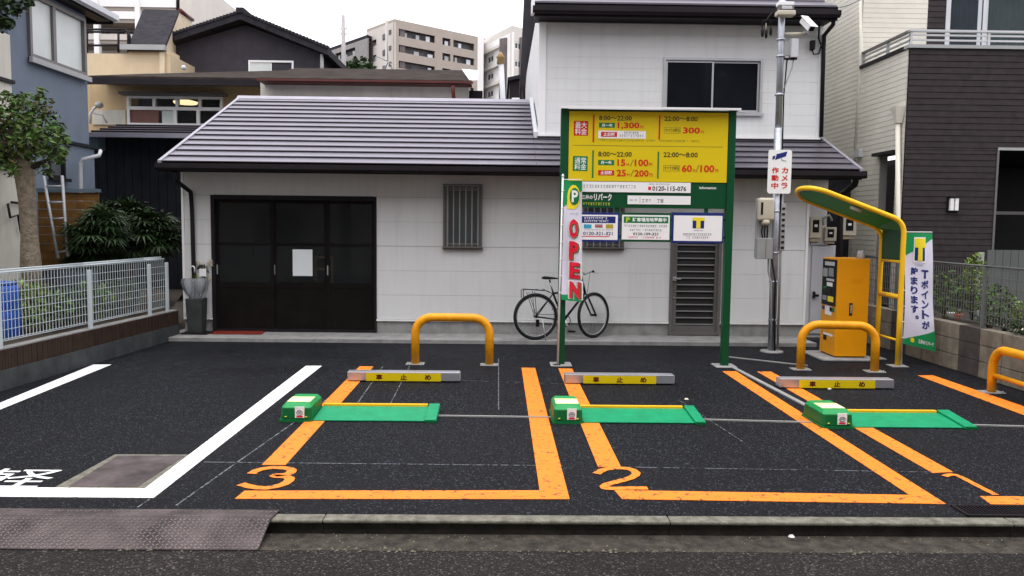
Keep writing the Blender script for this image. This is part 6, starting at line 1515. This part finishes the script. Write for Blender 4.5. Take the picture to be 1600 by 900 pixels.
pz = P(150,175,OY-0.3); MB().tube([P(141,193,OY-0.3), P(141,178,OY-0.3), P(147,169,OY-0.3), P(154,164,OY-0.3)], 0.03, 6).build('stove_pipe', M['lgrey'], oh); MB().lathe(tuple(P(155,166,OY-0.3)), [(0.03,-.05),(0.10,0),(0.08,0.08),(0.02,0.1)], 10).build('pipe_cowl', M['grey'], oh); MB().tube([P(146,177,OY-0.3), P(160,180,OY-0.3), P(167,192,OY-0.3)], 0.02, 6).build('vent_pipe', M['grey'], oh)
zE = P(270,124,OY-0.9).z; xr0, xr1 = P(136,120,OY-0.9).x, P(420,120,OY-0.9).x; xp = P(205,106,OY+2.2)
zr1 = P(300,107,OY+2.2).z
MB().prism([(xr0,OY-0.9,zE-0.12),(xr0,OY-0.9,zE+0.06),(xr0,OY+2.2,xp.z-0.15),(xr0,OY+2.2,xp.z-0.3)], [(xr1,OY-0.9,zE-0.12),(xr1,OY-0.9,zE+0.06),(xr1,OY+2.2,zr1),(xr1,OY+2.2,zr1-0.15)]).build('roof', M['roofbrown'], oh)
MB().prism([(xr0,OY+2.2,xp.z-0.15),(xr0,OY+6.2,zE),(xr0,OY+6.2,zE-0.1),(xr0,OY+2.2,xp.z-0.3)], [(xr1,OY+2.2,zr1),(xr1,OY+6.2,zE),(xr1,OY+6.2,zE-0.1),(xr1,OY+2.2,zr1-0.15)]).build('rear_roof', M['roofbrown'], oh)
MB().box(xr0, xr1, OY-1.0, OY-0.9, zE-0.14, zE+0.0).build('gutter', M['dark'], oh)
# low cream house with brown roof
CY = 17.2
ch = thing('low_cream_house', 'low cream house with dark brown roof and red brown gutter behind the main roof', 'house', tuple(P(575,160,CY)))
x0, x1 = P(407,150,CY).x, P(732,150,CY).x; zt = P(570,133,CY).z
MB().box(x0, x1, CY, CY+0.15, 0.0, zt+0.1).build('wall', M['cream'], ch); MB().box(x0, x0+0.1, CY+0.15, CY+4, 0, zt+0.1).build('side_wall', M['cream'], ch); MB().box(x1-0.1, x1, CY+0.15, CY+4, 0, zt+0.1).build('side_wall', M['cream'], ch); MB().box(x0+0.1, x1-0.1, CY+3.9, CY+4, 0, zt+0.1).build('rear_wall', M['cream'], ch)
gy = CY-0.35; z0 = P(405,123.5,gy).z; z1 = P(735,133,gy).z; zz = (z0+z1)/2; xa, xb = P(405,123,gy).x, P(737,133,gy).x
rY = CY+1.9; ra, rb = P(462,109,rY), P(722,115,rY); rz2 = (ra.z+rb.z)/2
MB().prism([(xa,gy,zz),(xb,gy,zz),(rb.x,rY,rz2),(ra.x-0.0,rY,rz2)], [(xa,gy,zz+0.06),(xb,gy,zz+0.06),(rb.x,rY,rz2+0.06),(ra.x,rY,rz2+0.06)]).build('roof', M['roofbrown'], ch)
MB().prism([(ra.x,rY,rz2),(rb.x,rY,rz2),(xb,CY+4.5,zz),(xa,CY+4.5,zz)], [(ra.x,rY,rz2+0.06),(rb.x,rY,rz2+0.06),(xb,CY+4.5,zz+0.06),(xa,CY+4.5,zz+0.06)]).build('rear_roof', M['roofbrown'], ch)
MB().prism([(xb-0.05,gy+0.05,zz+0.055),(xb+0.12,gy+0.05,zz+0.075),(P(741,117,rY).x+0.1,rY,rz2+0.02),(rb.x,rY,rz2+0.05)], [(xb-0.05,gy+0.05,zz+0.085),(xb+0.12,gy+0.05,zz+0.10),(P(741,117,rY).x+0.1,rY,rz2+0.06),(rb.x,rY,rz2+0.09)]).build('roof_end_sheet', M['white'], ch)
MB().box(xa-0.03, xb+0.03, gy-0.07, gy, zz-0.005, zz+0.035).build('gutter', M['gutter_red'], ch)
MB().box(xa, xb, gy+0.01, CY, zz-0.02, zz-0.005).build('soffit', M['gutter_red'], ch)
MB().tube([P(708,134,gy-0.05), P(708,143,gy-0.02), P(710,165,gy)], 0.04, 8).build('downpipe', M['gutter_red'], ch)
MB().box(P(416,152,CY).x, P(673,155,CY).x, CY-0.06, CY, P(560,156,CY).z, P(560,153,CY).z).build('wall_band', M['conduit'], ch)
MB().box(x1-0.02, P(746,150,CY).x+0.1, CY+0.3, CY+0.5, 0, P(742,138,CY).z).build('dark_end_wall', M['dark'], ch)
# pale ochre house with steep dark roof
PY_ = 25.0
po = thing('pale_ochre_house', 'pale ochre house with a steep dark roof and flat terrace under the balconies', 'house', tuple(P(210,110,PY_)))
x0, x1, z0, z1 = R(118,84,266,130,PY_)
MB().box(x0-1, x1, PY_, PY_+5, 0, z1).build('wall', M['yellow_wall2'], po)
xa, xb = P(200,76,PY_).x, P(259,76,PY_).x
MB().box(xa, xb+0.02, PY_-0.02, PY_+1.0, z1, P(230,76,PY_).z).build('upper_wall', M['yellow_wall2'], po)
MB().box(xa-0.15, xb+0.05, PY_-0.22, PY_-0.03, P(230,79,PY_).z-0.02, P(230,74,PY_).z+0.04).build('gutter', M['grey'], po)
q = [P(199,74,PY_-0.15), P(257,74,PY_-0.15), P(280,16,PY_+3.0), P(224,14,PY_+3.0)]
MB().prism([p-Vector((0,0,0.12)) for p in q], q).build('steep_roof', M['roofdark'], po)
q = [P(257,76,PY_-0.1), P(280,18,PY_+3.0), P(300,31,PY_+5.0), P(300,115,PY_+5.0), P(257,115,PY_-0.1)]
MB().prism([p-Vector((0.15,0,0)) for p in q], q).build('gable_wall', M['cream_light'], po)
MB().tube([P(281,16,PY_+3.0), P(301,31,PY_+5.0)], 0.07, 6).build('verge', M['gutter_red'], po)
tw = thing('terrace_railing', 'dark railing round the terrace of the pale ochre house', 'railing', tuple(P(165,84,PY_)))
for y_ in (46,50,71):
    MB().tube([P(133,y_,PY_), P(196,y_,PY_)], 0.035, 5).build('rail', M['dark'], tw)
for px in (136,185,200): MB().tube([P(px,82,PY_), P(px,48,PY_)], 0.035, 5).build('post', M['dark'], tw)
MB().tube([P(196,46,PY_), P(203,56,PY_), P(203,80,PY_)], 0.035, 5).build('rail_end', M['dark'], tw)
# charcoal gable house
GY = 27.0
gh = thing('charcoal_gable_house', 'charcoal walled house with a low pitched dark gable roof', 'house', tuple(P(385,110,GY)))
pk, el, er = P(383,36,GY), P(266,74,GY), P(506,86,GY)
fz = P(385,125,GY).z
MB().prism([(el.x+0.15,GY,0),(er.x-0.15,GY,0),(er.x-0.15,GY,er.z+0.05),(pk.x,GY,pk.z-0.05),(el.x+0.15,GY,el.z+0.05)][::-1], [(el.x+0.15,GY+7,0),(er.x-0.15,GY+7,0),(er.x-0.15,GY+7,er.z+0.05),(pk.x,GY+7,pk.z-0.05),(el.x+0.15,GY+7,el.z+0.05)][::-1]).build('wall', M['gable'], gh)
for a, b in ((el-Vector((0.35,0,0.12)), pk), (er+Vector((0.25,0,-0.10)), pk)):
    a = a.copy(); b = b.copy(); f = Vector((0,-0.5,0)); k = Vector((0,7.3,0)); t = Vector((0,0,0.22))
    MB().prism([a+f, b+f, b+f+t, a+f+t], [a+k, b+k, b+k+t, a+k+t]).build('roof', M['roofdark'], gh)
    n = 26
    tl_ = MB()
    for i in range(n):
        p = (a+f+t).lerp(b+f+t, (i+0.5)/n); tl_.box(p.x-0.055, p.x+0.055, p.y-0.04, p.y+0.5, p.z-0.02, p.z+0.06)
    o = tl_.build('verge_tiles', M['roofdark'], gh); o['kind'] = 'stuff'
MB().box(pk.x-0.12, pk.x+0.12, GY-0.55, GY+7.3, pk.z+0.2, pk.z+0.36).build('ridge_tile', M['roofdark'], gh)
wn_(R(389,95,459,125,GY), lambda u, d, z: (u, GY+d, z), gh, 'white', 2, gm='frosted', fw=0.06)
MB().tube([P(268,74,GY-0.4), P(268,110,GY-0.4)], 0.05, 6).build('downpipe', M['dark'], gh); MB().tube([P(503,85,GY-0.3), P(503,120,GY-0.3)], 0.06, 6).build('downpipe', M['grey'], gh)
MB().lathe(tuple(P(287,105,OY+2.0)), [(0.05,-.06),(0.065,0.0),(0.03,0.05)], 10).build('roof_ball', M['lgrey'], oh)

# ================================================================== APARTMENT BLOCKS
def apt(name, label, A, B, Zt, h, openB, mw, depth, rail, floors_h, parent_cat='apartment building', back=12.0, win=False, zbot=0.0):
    """a block whose street face runs from A to B; openings given as fractions of the face and floor"""
    A = Vector((A[0],A[1],0)); B = Vector((B[0],B[1],0)); u = (B-A).normalized(); L = (B-A).length; nrm = Vector((u.y,-u.x,0))
    return A, u, L, nrm
def face(parent, A, B, zt, nf, fh, ops, mw, zb=0.0, depth=1.2, rail=True, win=False):
    A = Vector((A[0],A[1],0)); B = Vector((B[0],B[1],0)); u = (B-A).normalized(); L = (B-A).length; nin = Vector((-u.y,u.x,0))
    F = lambda s, d, z: tuple(A+u*s+nin*d+Vector((0,0,z)))
    openings = []
    for f in range(nf):
        for (s0, s1, v0, v1) in ops: openings.append((s0*L, s1*L, zt-fh*f-v1*fh, zt-fh*f-v0*fh))
    mb = MB()
    for c in wall_cells(0, L, zb, zt, openings): mb.box(c[0], c[1], 0, 0.3, c[2], c[3], F)
    mb.build('wall', mw, parent)
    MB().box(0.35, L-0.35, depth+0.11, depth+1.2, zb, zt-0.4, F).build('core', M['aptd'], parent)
    for (s0, s1, z0, z1) in openings:
        if win:
            fm = MB(); frame_rect(fm, s0, s1, z0, z1, 0.12, 0.05, 0.2, F); w = fm.build('window', M['white'], parent)
            MB().box(s0+0.12, s1-0.12, 0.12, 0.16, z0+0.12, z1-0.12, F).build('pane', M['farglass'], w)
            if s1-s0 > 1.2: MB().box((s0+s1)/2-0.06, (s0+s1)/2+0.06, 0.06, 0.19, z0+0.12, z1-0.12, F).build('mullion', M['white'], w)
        else:
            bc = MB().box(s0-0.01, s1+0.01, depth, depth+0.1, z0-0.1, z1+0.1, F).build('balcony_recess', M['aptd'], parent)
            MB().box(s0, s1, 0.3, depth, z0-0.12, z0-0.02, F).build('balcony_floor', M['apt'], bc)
            n = max(1, round((s1-s0)/3.0)); 
            for k in range(n):
                a = s0+(s1-s0)*(k+0.15)/n; b = s0+(s1-s0)*(k+0.80)/n
                MB().box(a, b, depth-0.05, depth-0.01, z0+0.1, z1-0.15, F).build('glazed_door', M['farglass'], bc)
                if random.random() < 0.75: 
                    q = random.uniform(a, b-0.5); MB().box(q, q+random.uniform(0.4,1.2), 0.35, 0.5, z0+0.15, z0+random.uniform(0.7,1.1), F).build('balcony_item', M['lgrey'] if random.random() < .6 else M['grey'], bc)
            if rail: MB().box(s0, s1, 0.04, 0.08, z0+0.0, z0+0.09, F).build('rail', M['apt'], bc)
    return F, L
def shell(parent, A, B, C, D, zt, m, zb=0):      # closed prism inside the faces
    q = [Vector((p[0],p[1],zb)) for p in (A,B,C,D)]; c = sum(q, Vector())/4
    q = [c+(p-c)*0.80 for p in q]
    MB().prism(q, [p+Vector((0,0,zt-zb-0.2)) for p in q]).build('core', m, parent)
ft = lambda px, py, Y: P(px, py, Y)
# main beige block
c0, cR, cL = P(616,34,145), P(750,62,158), P(573,51,153)
zt = (c0.z+cR.z+cL.z)/3; zt = c0.z
ab = thing('beige_apartment_block', 'beige tiled apartment block with rows of recessed balconies', 'apartment building', (c0.x, c0.y, 0))
cR = P(760,63,159)
fh = 24*145/1258
face(ab, (c0.x,c0.y), (cR.x,cR.y), zt, 9, fh, [(0.045,0.42,0.36,0.86),(0.50,0.59,0.36,0.86),(0.62,0.86,0.36,0.86),(0.93,1.0-0.001,0.36,0.86)], M['apt'])
face(ab, (cL.x,cL.y), (c0.x,c0.y), zt, 9, fh, [(0.10,0.36,0.68,1.10)], M['apt_l'])
FL2 = lambda s, d, z: None
LA = Vector((cL.x,cL.y,0)); LU = (Vector((c0.x,c0.y,0))-LA); LL = LU.length; LU.normalize(); LN = Vector((-LU.y,LU.x,0))
for f in range(6):
    for s0, s1, v0, v1 in ((0.60,0.72,0.55,0.92),(0.82,0.90,0.42,0.70)):
        Fw = lambda s, d, z: tuple(LA+LU*s+LN*d+Vector((0,0,z)))
        w = MB().box(s0*LL, s1*LL, -0.10, 0.0, zt-fh*f-v1*fh, zt-fh*f-v0*fh, Fw).build('window', M['aptd'], ab); MB().box(s0*LL+0.1, s1*LL-0.1, -0.13, -0.10, zt-fh*f-v1*fh+0.1, zt-fh*f-v0*fh-0.1, Fw).build('pane', M['farglass'], w)
dR = (cR.x+(cL.x-c0.x), cR.y+(cL.y-c0.y))
q = [Vector((c0.x,c0.y,zt)), Vector((cR.x,cR.y,zt)), Vector((dR[0],dR[1],zt)), Vector((cL.x,cL.y,zt))]
MB().prism(q, [p+Vector((0,0,0.5)) for p in q]).build('roof_parapet', M['apt'], ab)
MB().box(P(604,100,144).x-0.2, P(604,100,144).x+0.2, 143.8, 144.4, 2, zt).build('drain_pipe', M['apt2'], ab)
# lower grey block left of it
gA, gB = P(500,84,165), P(574,60,150)
lb = thing('grey_apartment_block', 'grey apartment wing with open balconies left of the beige block', 'apartment building', (gA.x, gA.y, 0))
ztg = P(540,72,157).z; fhg = 23*157/1258
face(lb, (gA.x,gA.y), (gB.x,gB.y), ztg, 8, fhg, [(0.08,0.30,0.30,0.95),(0.34,0.76,0.30,0.80)], M['apt_g'])
q = [Vector((gA.x,gA.y,ztg)), Vector((gB.x,gB.y,ztg)), Vector((gB.x+4,gB.y+10,ztg)), Vector((gA.x,gA.y+10,ztg))]; MB().prism(q, [p+Vector((0,0,0.6)) for p in q]).build('roof', M['roofdark'], lb)
# white block
wA, wB = P(756,72,108), P(800,50,100); wC = P(845,58,104)
wb = thing('white_apartment_block', 'white apartment block with small windows beside the upper storey of the white house', 'apartment building', (wB.x, wB.y, 0))
ztw = P(800,50,100).z; fhw = 27*103/1258
face(wb, (wA.x,wA.y), (wB.x,wB.y), ztw, 9, fhw, [(0.14,0.36,0.74,1.14)], M['aptw'], win=True)
face(wb, (wB.x,wB.y), (wC.x,wC.y), ztw, 9, fhw, [(0.10,0.34,0.48,0.86),(0.42,0.66,0.48,0.86)], M['apt2'], win=True)
Fw = None
WA = Vector((wA.x,wA.y,0)); WU = Vector((wB.x,wB.y,0))-WA; WLn = WU.length; WU.normalize(); WN = Vector((-WU.y,WU.x,0))
for f in range(8):
    for s0, s1 in ((0.0,0.72),):
        F_ = lambda s, d, z: tuple(WA+WU*s+WN*d+Vector((0,0,z)))
        z = ztw-fhw*(f+0.60); MB().box(0.02*WLn, 0.74*WLn, -0.5, 0.0, z, z+0.35, F_).build('balcony_band', M['apt2'], wb)
MB().box(P(747,80,106).x, P(756,80,106).x, 104, 110, 0, P(751,62,106).z).build('stair_tower', M['aptw'], wb)
q = [Vector((wA.x,wA.y,ztw)), Vector((wB.x,wB.y,ztw)), Vector((wC.x,wC.y,ztw)), Vector((wA.x+4,wA.y+8,ztw))]; MB().prism(q, [p+Vector((0,0,0.8)) for p in q]).build('roof_parapet', M['apt2'], wb)
# balcony block top left
tA, tB = P(100,20,60), P(280,20,60)
tb = thing('grey_balcony_block', 'grey apartment building with white balcony fronts at the top left', 'apartment building', (tA.x, 60, 0))
zt0 = P(200,-60,60).z
MB().box(tA.x-4, P(279,10,60).x, 62.5, 75, 0, zt0).build('wall', M['apt2'], tb)
FT = lambda u, d, z: (u, 60+d, z)
for k, (y0_, y1_, xe) in enumerate(((-30,9,277),(16,28,215),(52,61,236),(88,96,236))):
    a = P(100,y0_,60).z; b = P(100,y1_,60).z
    s_ = MB().box(tA.x-4, P(xe,10,60).x, 0.0, 0.12, b, a, FT).build('balcony_front', M['aptw' if k < 2 else 'apt_l'], tb)
    MB().box(tA.x-4, P(xe,10,60).x, 0.12, 2.5, b-0.25, b, FT).build('balcony_slab', M['apt'], tb)
for px in (215,150): MB().box(P(px,10,60).x-0.18, P(px,10,60).x+0.18, -0.1, 0.3, 0, zt0, FT).build('column', M['aptw'], tb)
MB().tube([P(278,-30,60), P(278,18,60)], 0.12, 6).build('drain_pipe', M['dark'], tb)
for px in (165,185,140,205): MB().box(P(px-8,10,60).x, P(px+4,10,60).x, 2.38, 2.48, P(1,47,60).z, P(1,34,60).z, FT).build('window', M['farglass'], tb)
rr_ = random.Random(5)
for k in range(16):
    px = 134+k*6.2; zz0, zz1 = P(px,84,50).z, P(px,64+rr_.uniform(-3,4),50).z; MB().box(P(px,1,50).x, P(px+3.8,1,50).x, 55.6, 55.7, zz0, zz1).build('balcony_baluster', M['aptw'], tb)
MB().box(P(120,1,50).x, P(236,1,50).x, 55.8, 62.4, P(1,90,50).z, P(1,62,50).z+0.0).build('lower_wing', M['apt_g'], tb)
# poles
cp_ = thing('concrete_utility_pole', 'slender concrete utility pole rising between the far houses and the grey apartment wing', 'utility pole', tuple(P(537,110,60)))
MB().tube([(P(537,100,60).x,60,0), P(537,100,60), P(536,24,60)], [0.22,0.17,0.13], 8).build('pole', M['cpole'], cp_)
for y_ in (45, 53): MB().tube([P(534,y_,60)-Vector((0.1,0,0)), P(541,y_,60)+Vector((0.1,0,0))], 0.05, 5).build('crossarm', M['cpole'], cp_)
q = P(540,52,60); 
c2 = thing('pale_utility_pole', 'pale pole with a brown lantern shaped top in front of the white apartment block', 'utility pole', tuple(P(785,160,50)))
MB().tube([(P(786,160,50).x,50,0), P(786,160,50), P(783,100,50)], 0.17, 10).build('pole', M['lgrey'], c2)
MB().lathe(tuple(P(782,101,50)), [(0.15,0),(0.24,0.05),(0.20,0.35),(0.28,0.42),(0.05,0.75)], 8).build('transformer_cap', M['woodf2'], c2)
tt = thing('dark_tiled_roof', 'dark tiled roof end showing just left of the upper storey', 'roof', tuple(P(810,150,24)))
q = [P(797,124,24), P(828,116,26), P(832,158,26), P(800,158,24)]
q = [P(796,160,24), P(796,122,24), P(806,120,24), P(830,114,24), P(830,160,24)]
MB().prism(q[::-1], [p+Vector((0,4,0)) for p in q[::-1]]).build('wall', M['dark'], tt)
MB().prism([P(793,126,23.8), P(793,121,23.8), P(832,112,23.8), P(832,117,23.8)][::-1], [p+Vector((0,4.4,0)) for p in [P(793,126,23.8), P(793,121,23.8), P(832,112,23.8), P(832,117,23.8)][::-1]]).build('tile_edge', M['roofdark'], tt)
MB().box(P(800,140,23.7).x, P(812,140,23.7).x, 23.7, 23.9, P(1,146,23.7).z, P(1,142,23.7).z).build('white_ledge', M['white'], tt)
# antenna and small leafless shapes in front of the beige block
an = thing('forked_antenna', 'thin grey forked roof antenna in front of the beige block', 'antenna', tuple(P(610,112,30)))
MB().tube([P(613,113,30), P(612,102,30), P(606,96,30), P(600,113,30)], 0.03, 5).build('mast', M['grey'], an); MB().tube([P(606,96,30), P(596,91,30), P(588,88,30)], 0.02, 5).build('arm', M['grey'], an); MB().tube([P(606,96,30), P(605,70,30), P(605,40,30)], 0.02, 5).build('arm', M['grey'], an)
hd = thing('far_treetops', 'tangle of dark treetops at the foot of the concrete pole', 'trees', tuple(P(550,110,70)))
lv = MB()
for px, py, r_ in ((545,107,0.9),(562,104,1.2),(556,110,1.0),(520,108,0.8),(575,110,0.7)): leaves(lv, P(px,py,70), (r_,r_,r_*0.7), 130, 0.28)
lv.build('foliage', M['leafd'], hd)

cw = thing('overhead_cable', 'thin black cable running from the upper eave corner to the neighbour', 'cable', tuple(P(1312,12,12.2)))
MB().tube([P(1312,12,12.2), P(1328,7,12.0), P(1352,-4,11.8)], 0.009, 6).build('cable', M['grey'], cw)

# ================================================================== HOUSES ACROSS THE STREET, BEHIND THE CAMERA (added unseen, built tall to block low sky; they show in the glass)
for k, (x0, x1, hh, m, lab) in enumerate(((-15.0, -5.4, 9.4, 'cream', 'cream three storey house added unseen across the street to block low sky, left of the viewer'), (-5.0, 4.2, 10.2, 'beige_side', 'beige three storey house added unseen across the street to block low sky, directly behind the viewer'), (4.6, 15.0, 9.6, 'gable', 'dark three storey house added unseen across the street to block low sky, right of the viewer'))):
    t = thing('added_opposite_house', lab, 'house', ((x0+x1)/2, -3.0, -0.1))
    FO2 = lambda u, d, z: (u, -3.0-d, z)
    ops = []
    for i in range(3):
        u = x0+1.2+i*(x1-x0-2.4-1.6)/2
        for z in (0.9, 3.9, 6.5): ops.append((u, u+1.6, z, z+1.2))
    mb = MB()
    for c in wall_cells(x0, x1, -0.1, hh-1.2, ops): mb.box(c[0], c[1], 0, 0.2, c[2], c[3], FO2)
    mb.build('wall', M[m], t)
    for o_ in ops:
        w = MB(); frame_rect(w, *o_, 0.06, -0.02, 0.06, FO2); w = w.build('window', M['alu'], t); MB().box(o_[0]+0.06, o_[1]-0.06, 0.04, 0.05, o_[2]+0.06, o_[3]-0.06, FO2).build('pane', M['glass'], w)
    MB().box(x0, x1, 7.0, 7.2, -0.1, hh-1.2, FO2).build('rear_wall', M[m], t)
    for x in (x0, x1-0.2): MB().box(x, x+0.2, 0.2, 7.0, -0.1, hh-1.2, FO2).build('side_wall', M[m], t)
    for y0_, y1_ in ((0.6, -3.6), (-7.8, -3.6)):
        a = [(x0-0.3, y0_-3.0, hh-1.35), (x0-0.3, y1_-3.0, hh+0.4), (x0-0.3, y1_-3.0, hh+0.5), (x0-0.3, y0_-3.0, hh-1.25)]
        MB().prism(a, [(x1+0.3-0.1*k, p[1], p[2]) for p in a]).build('roof', M['roofdark'], t)
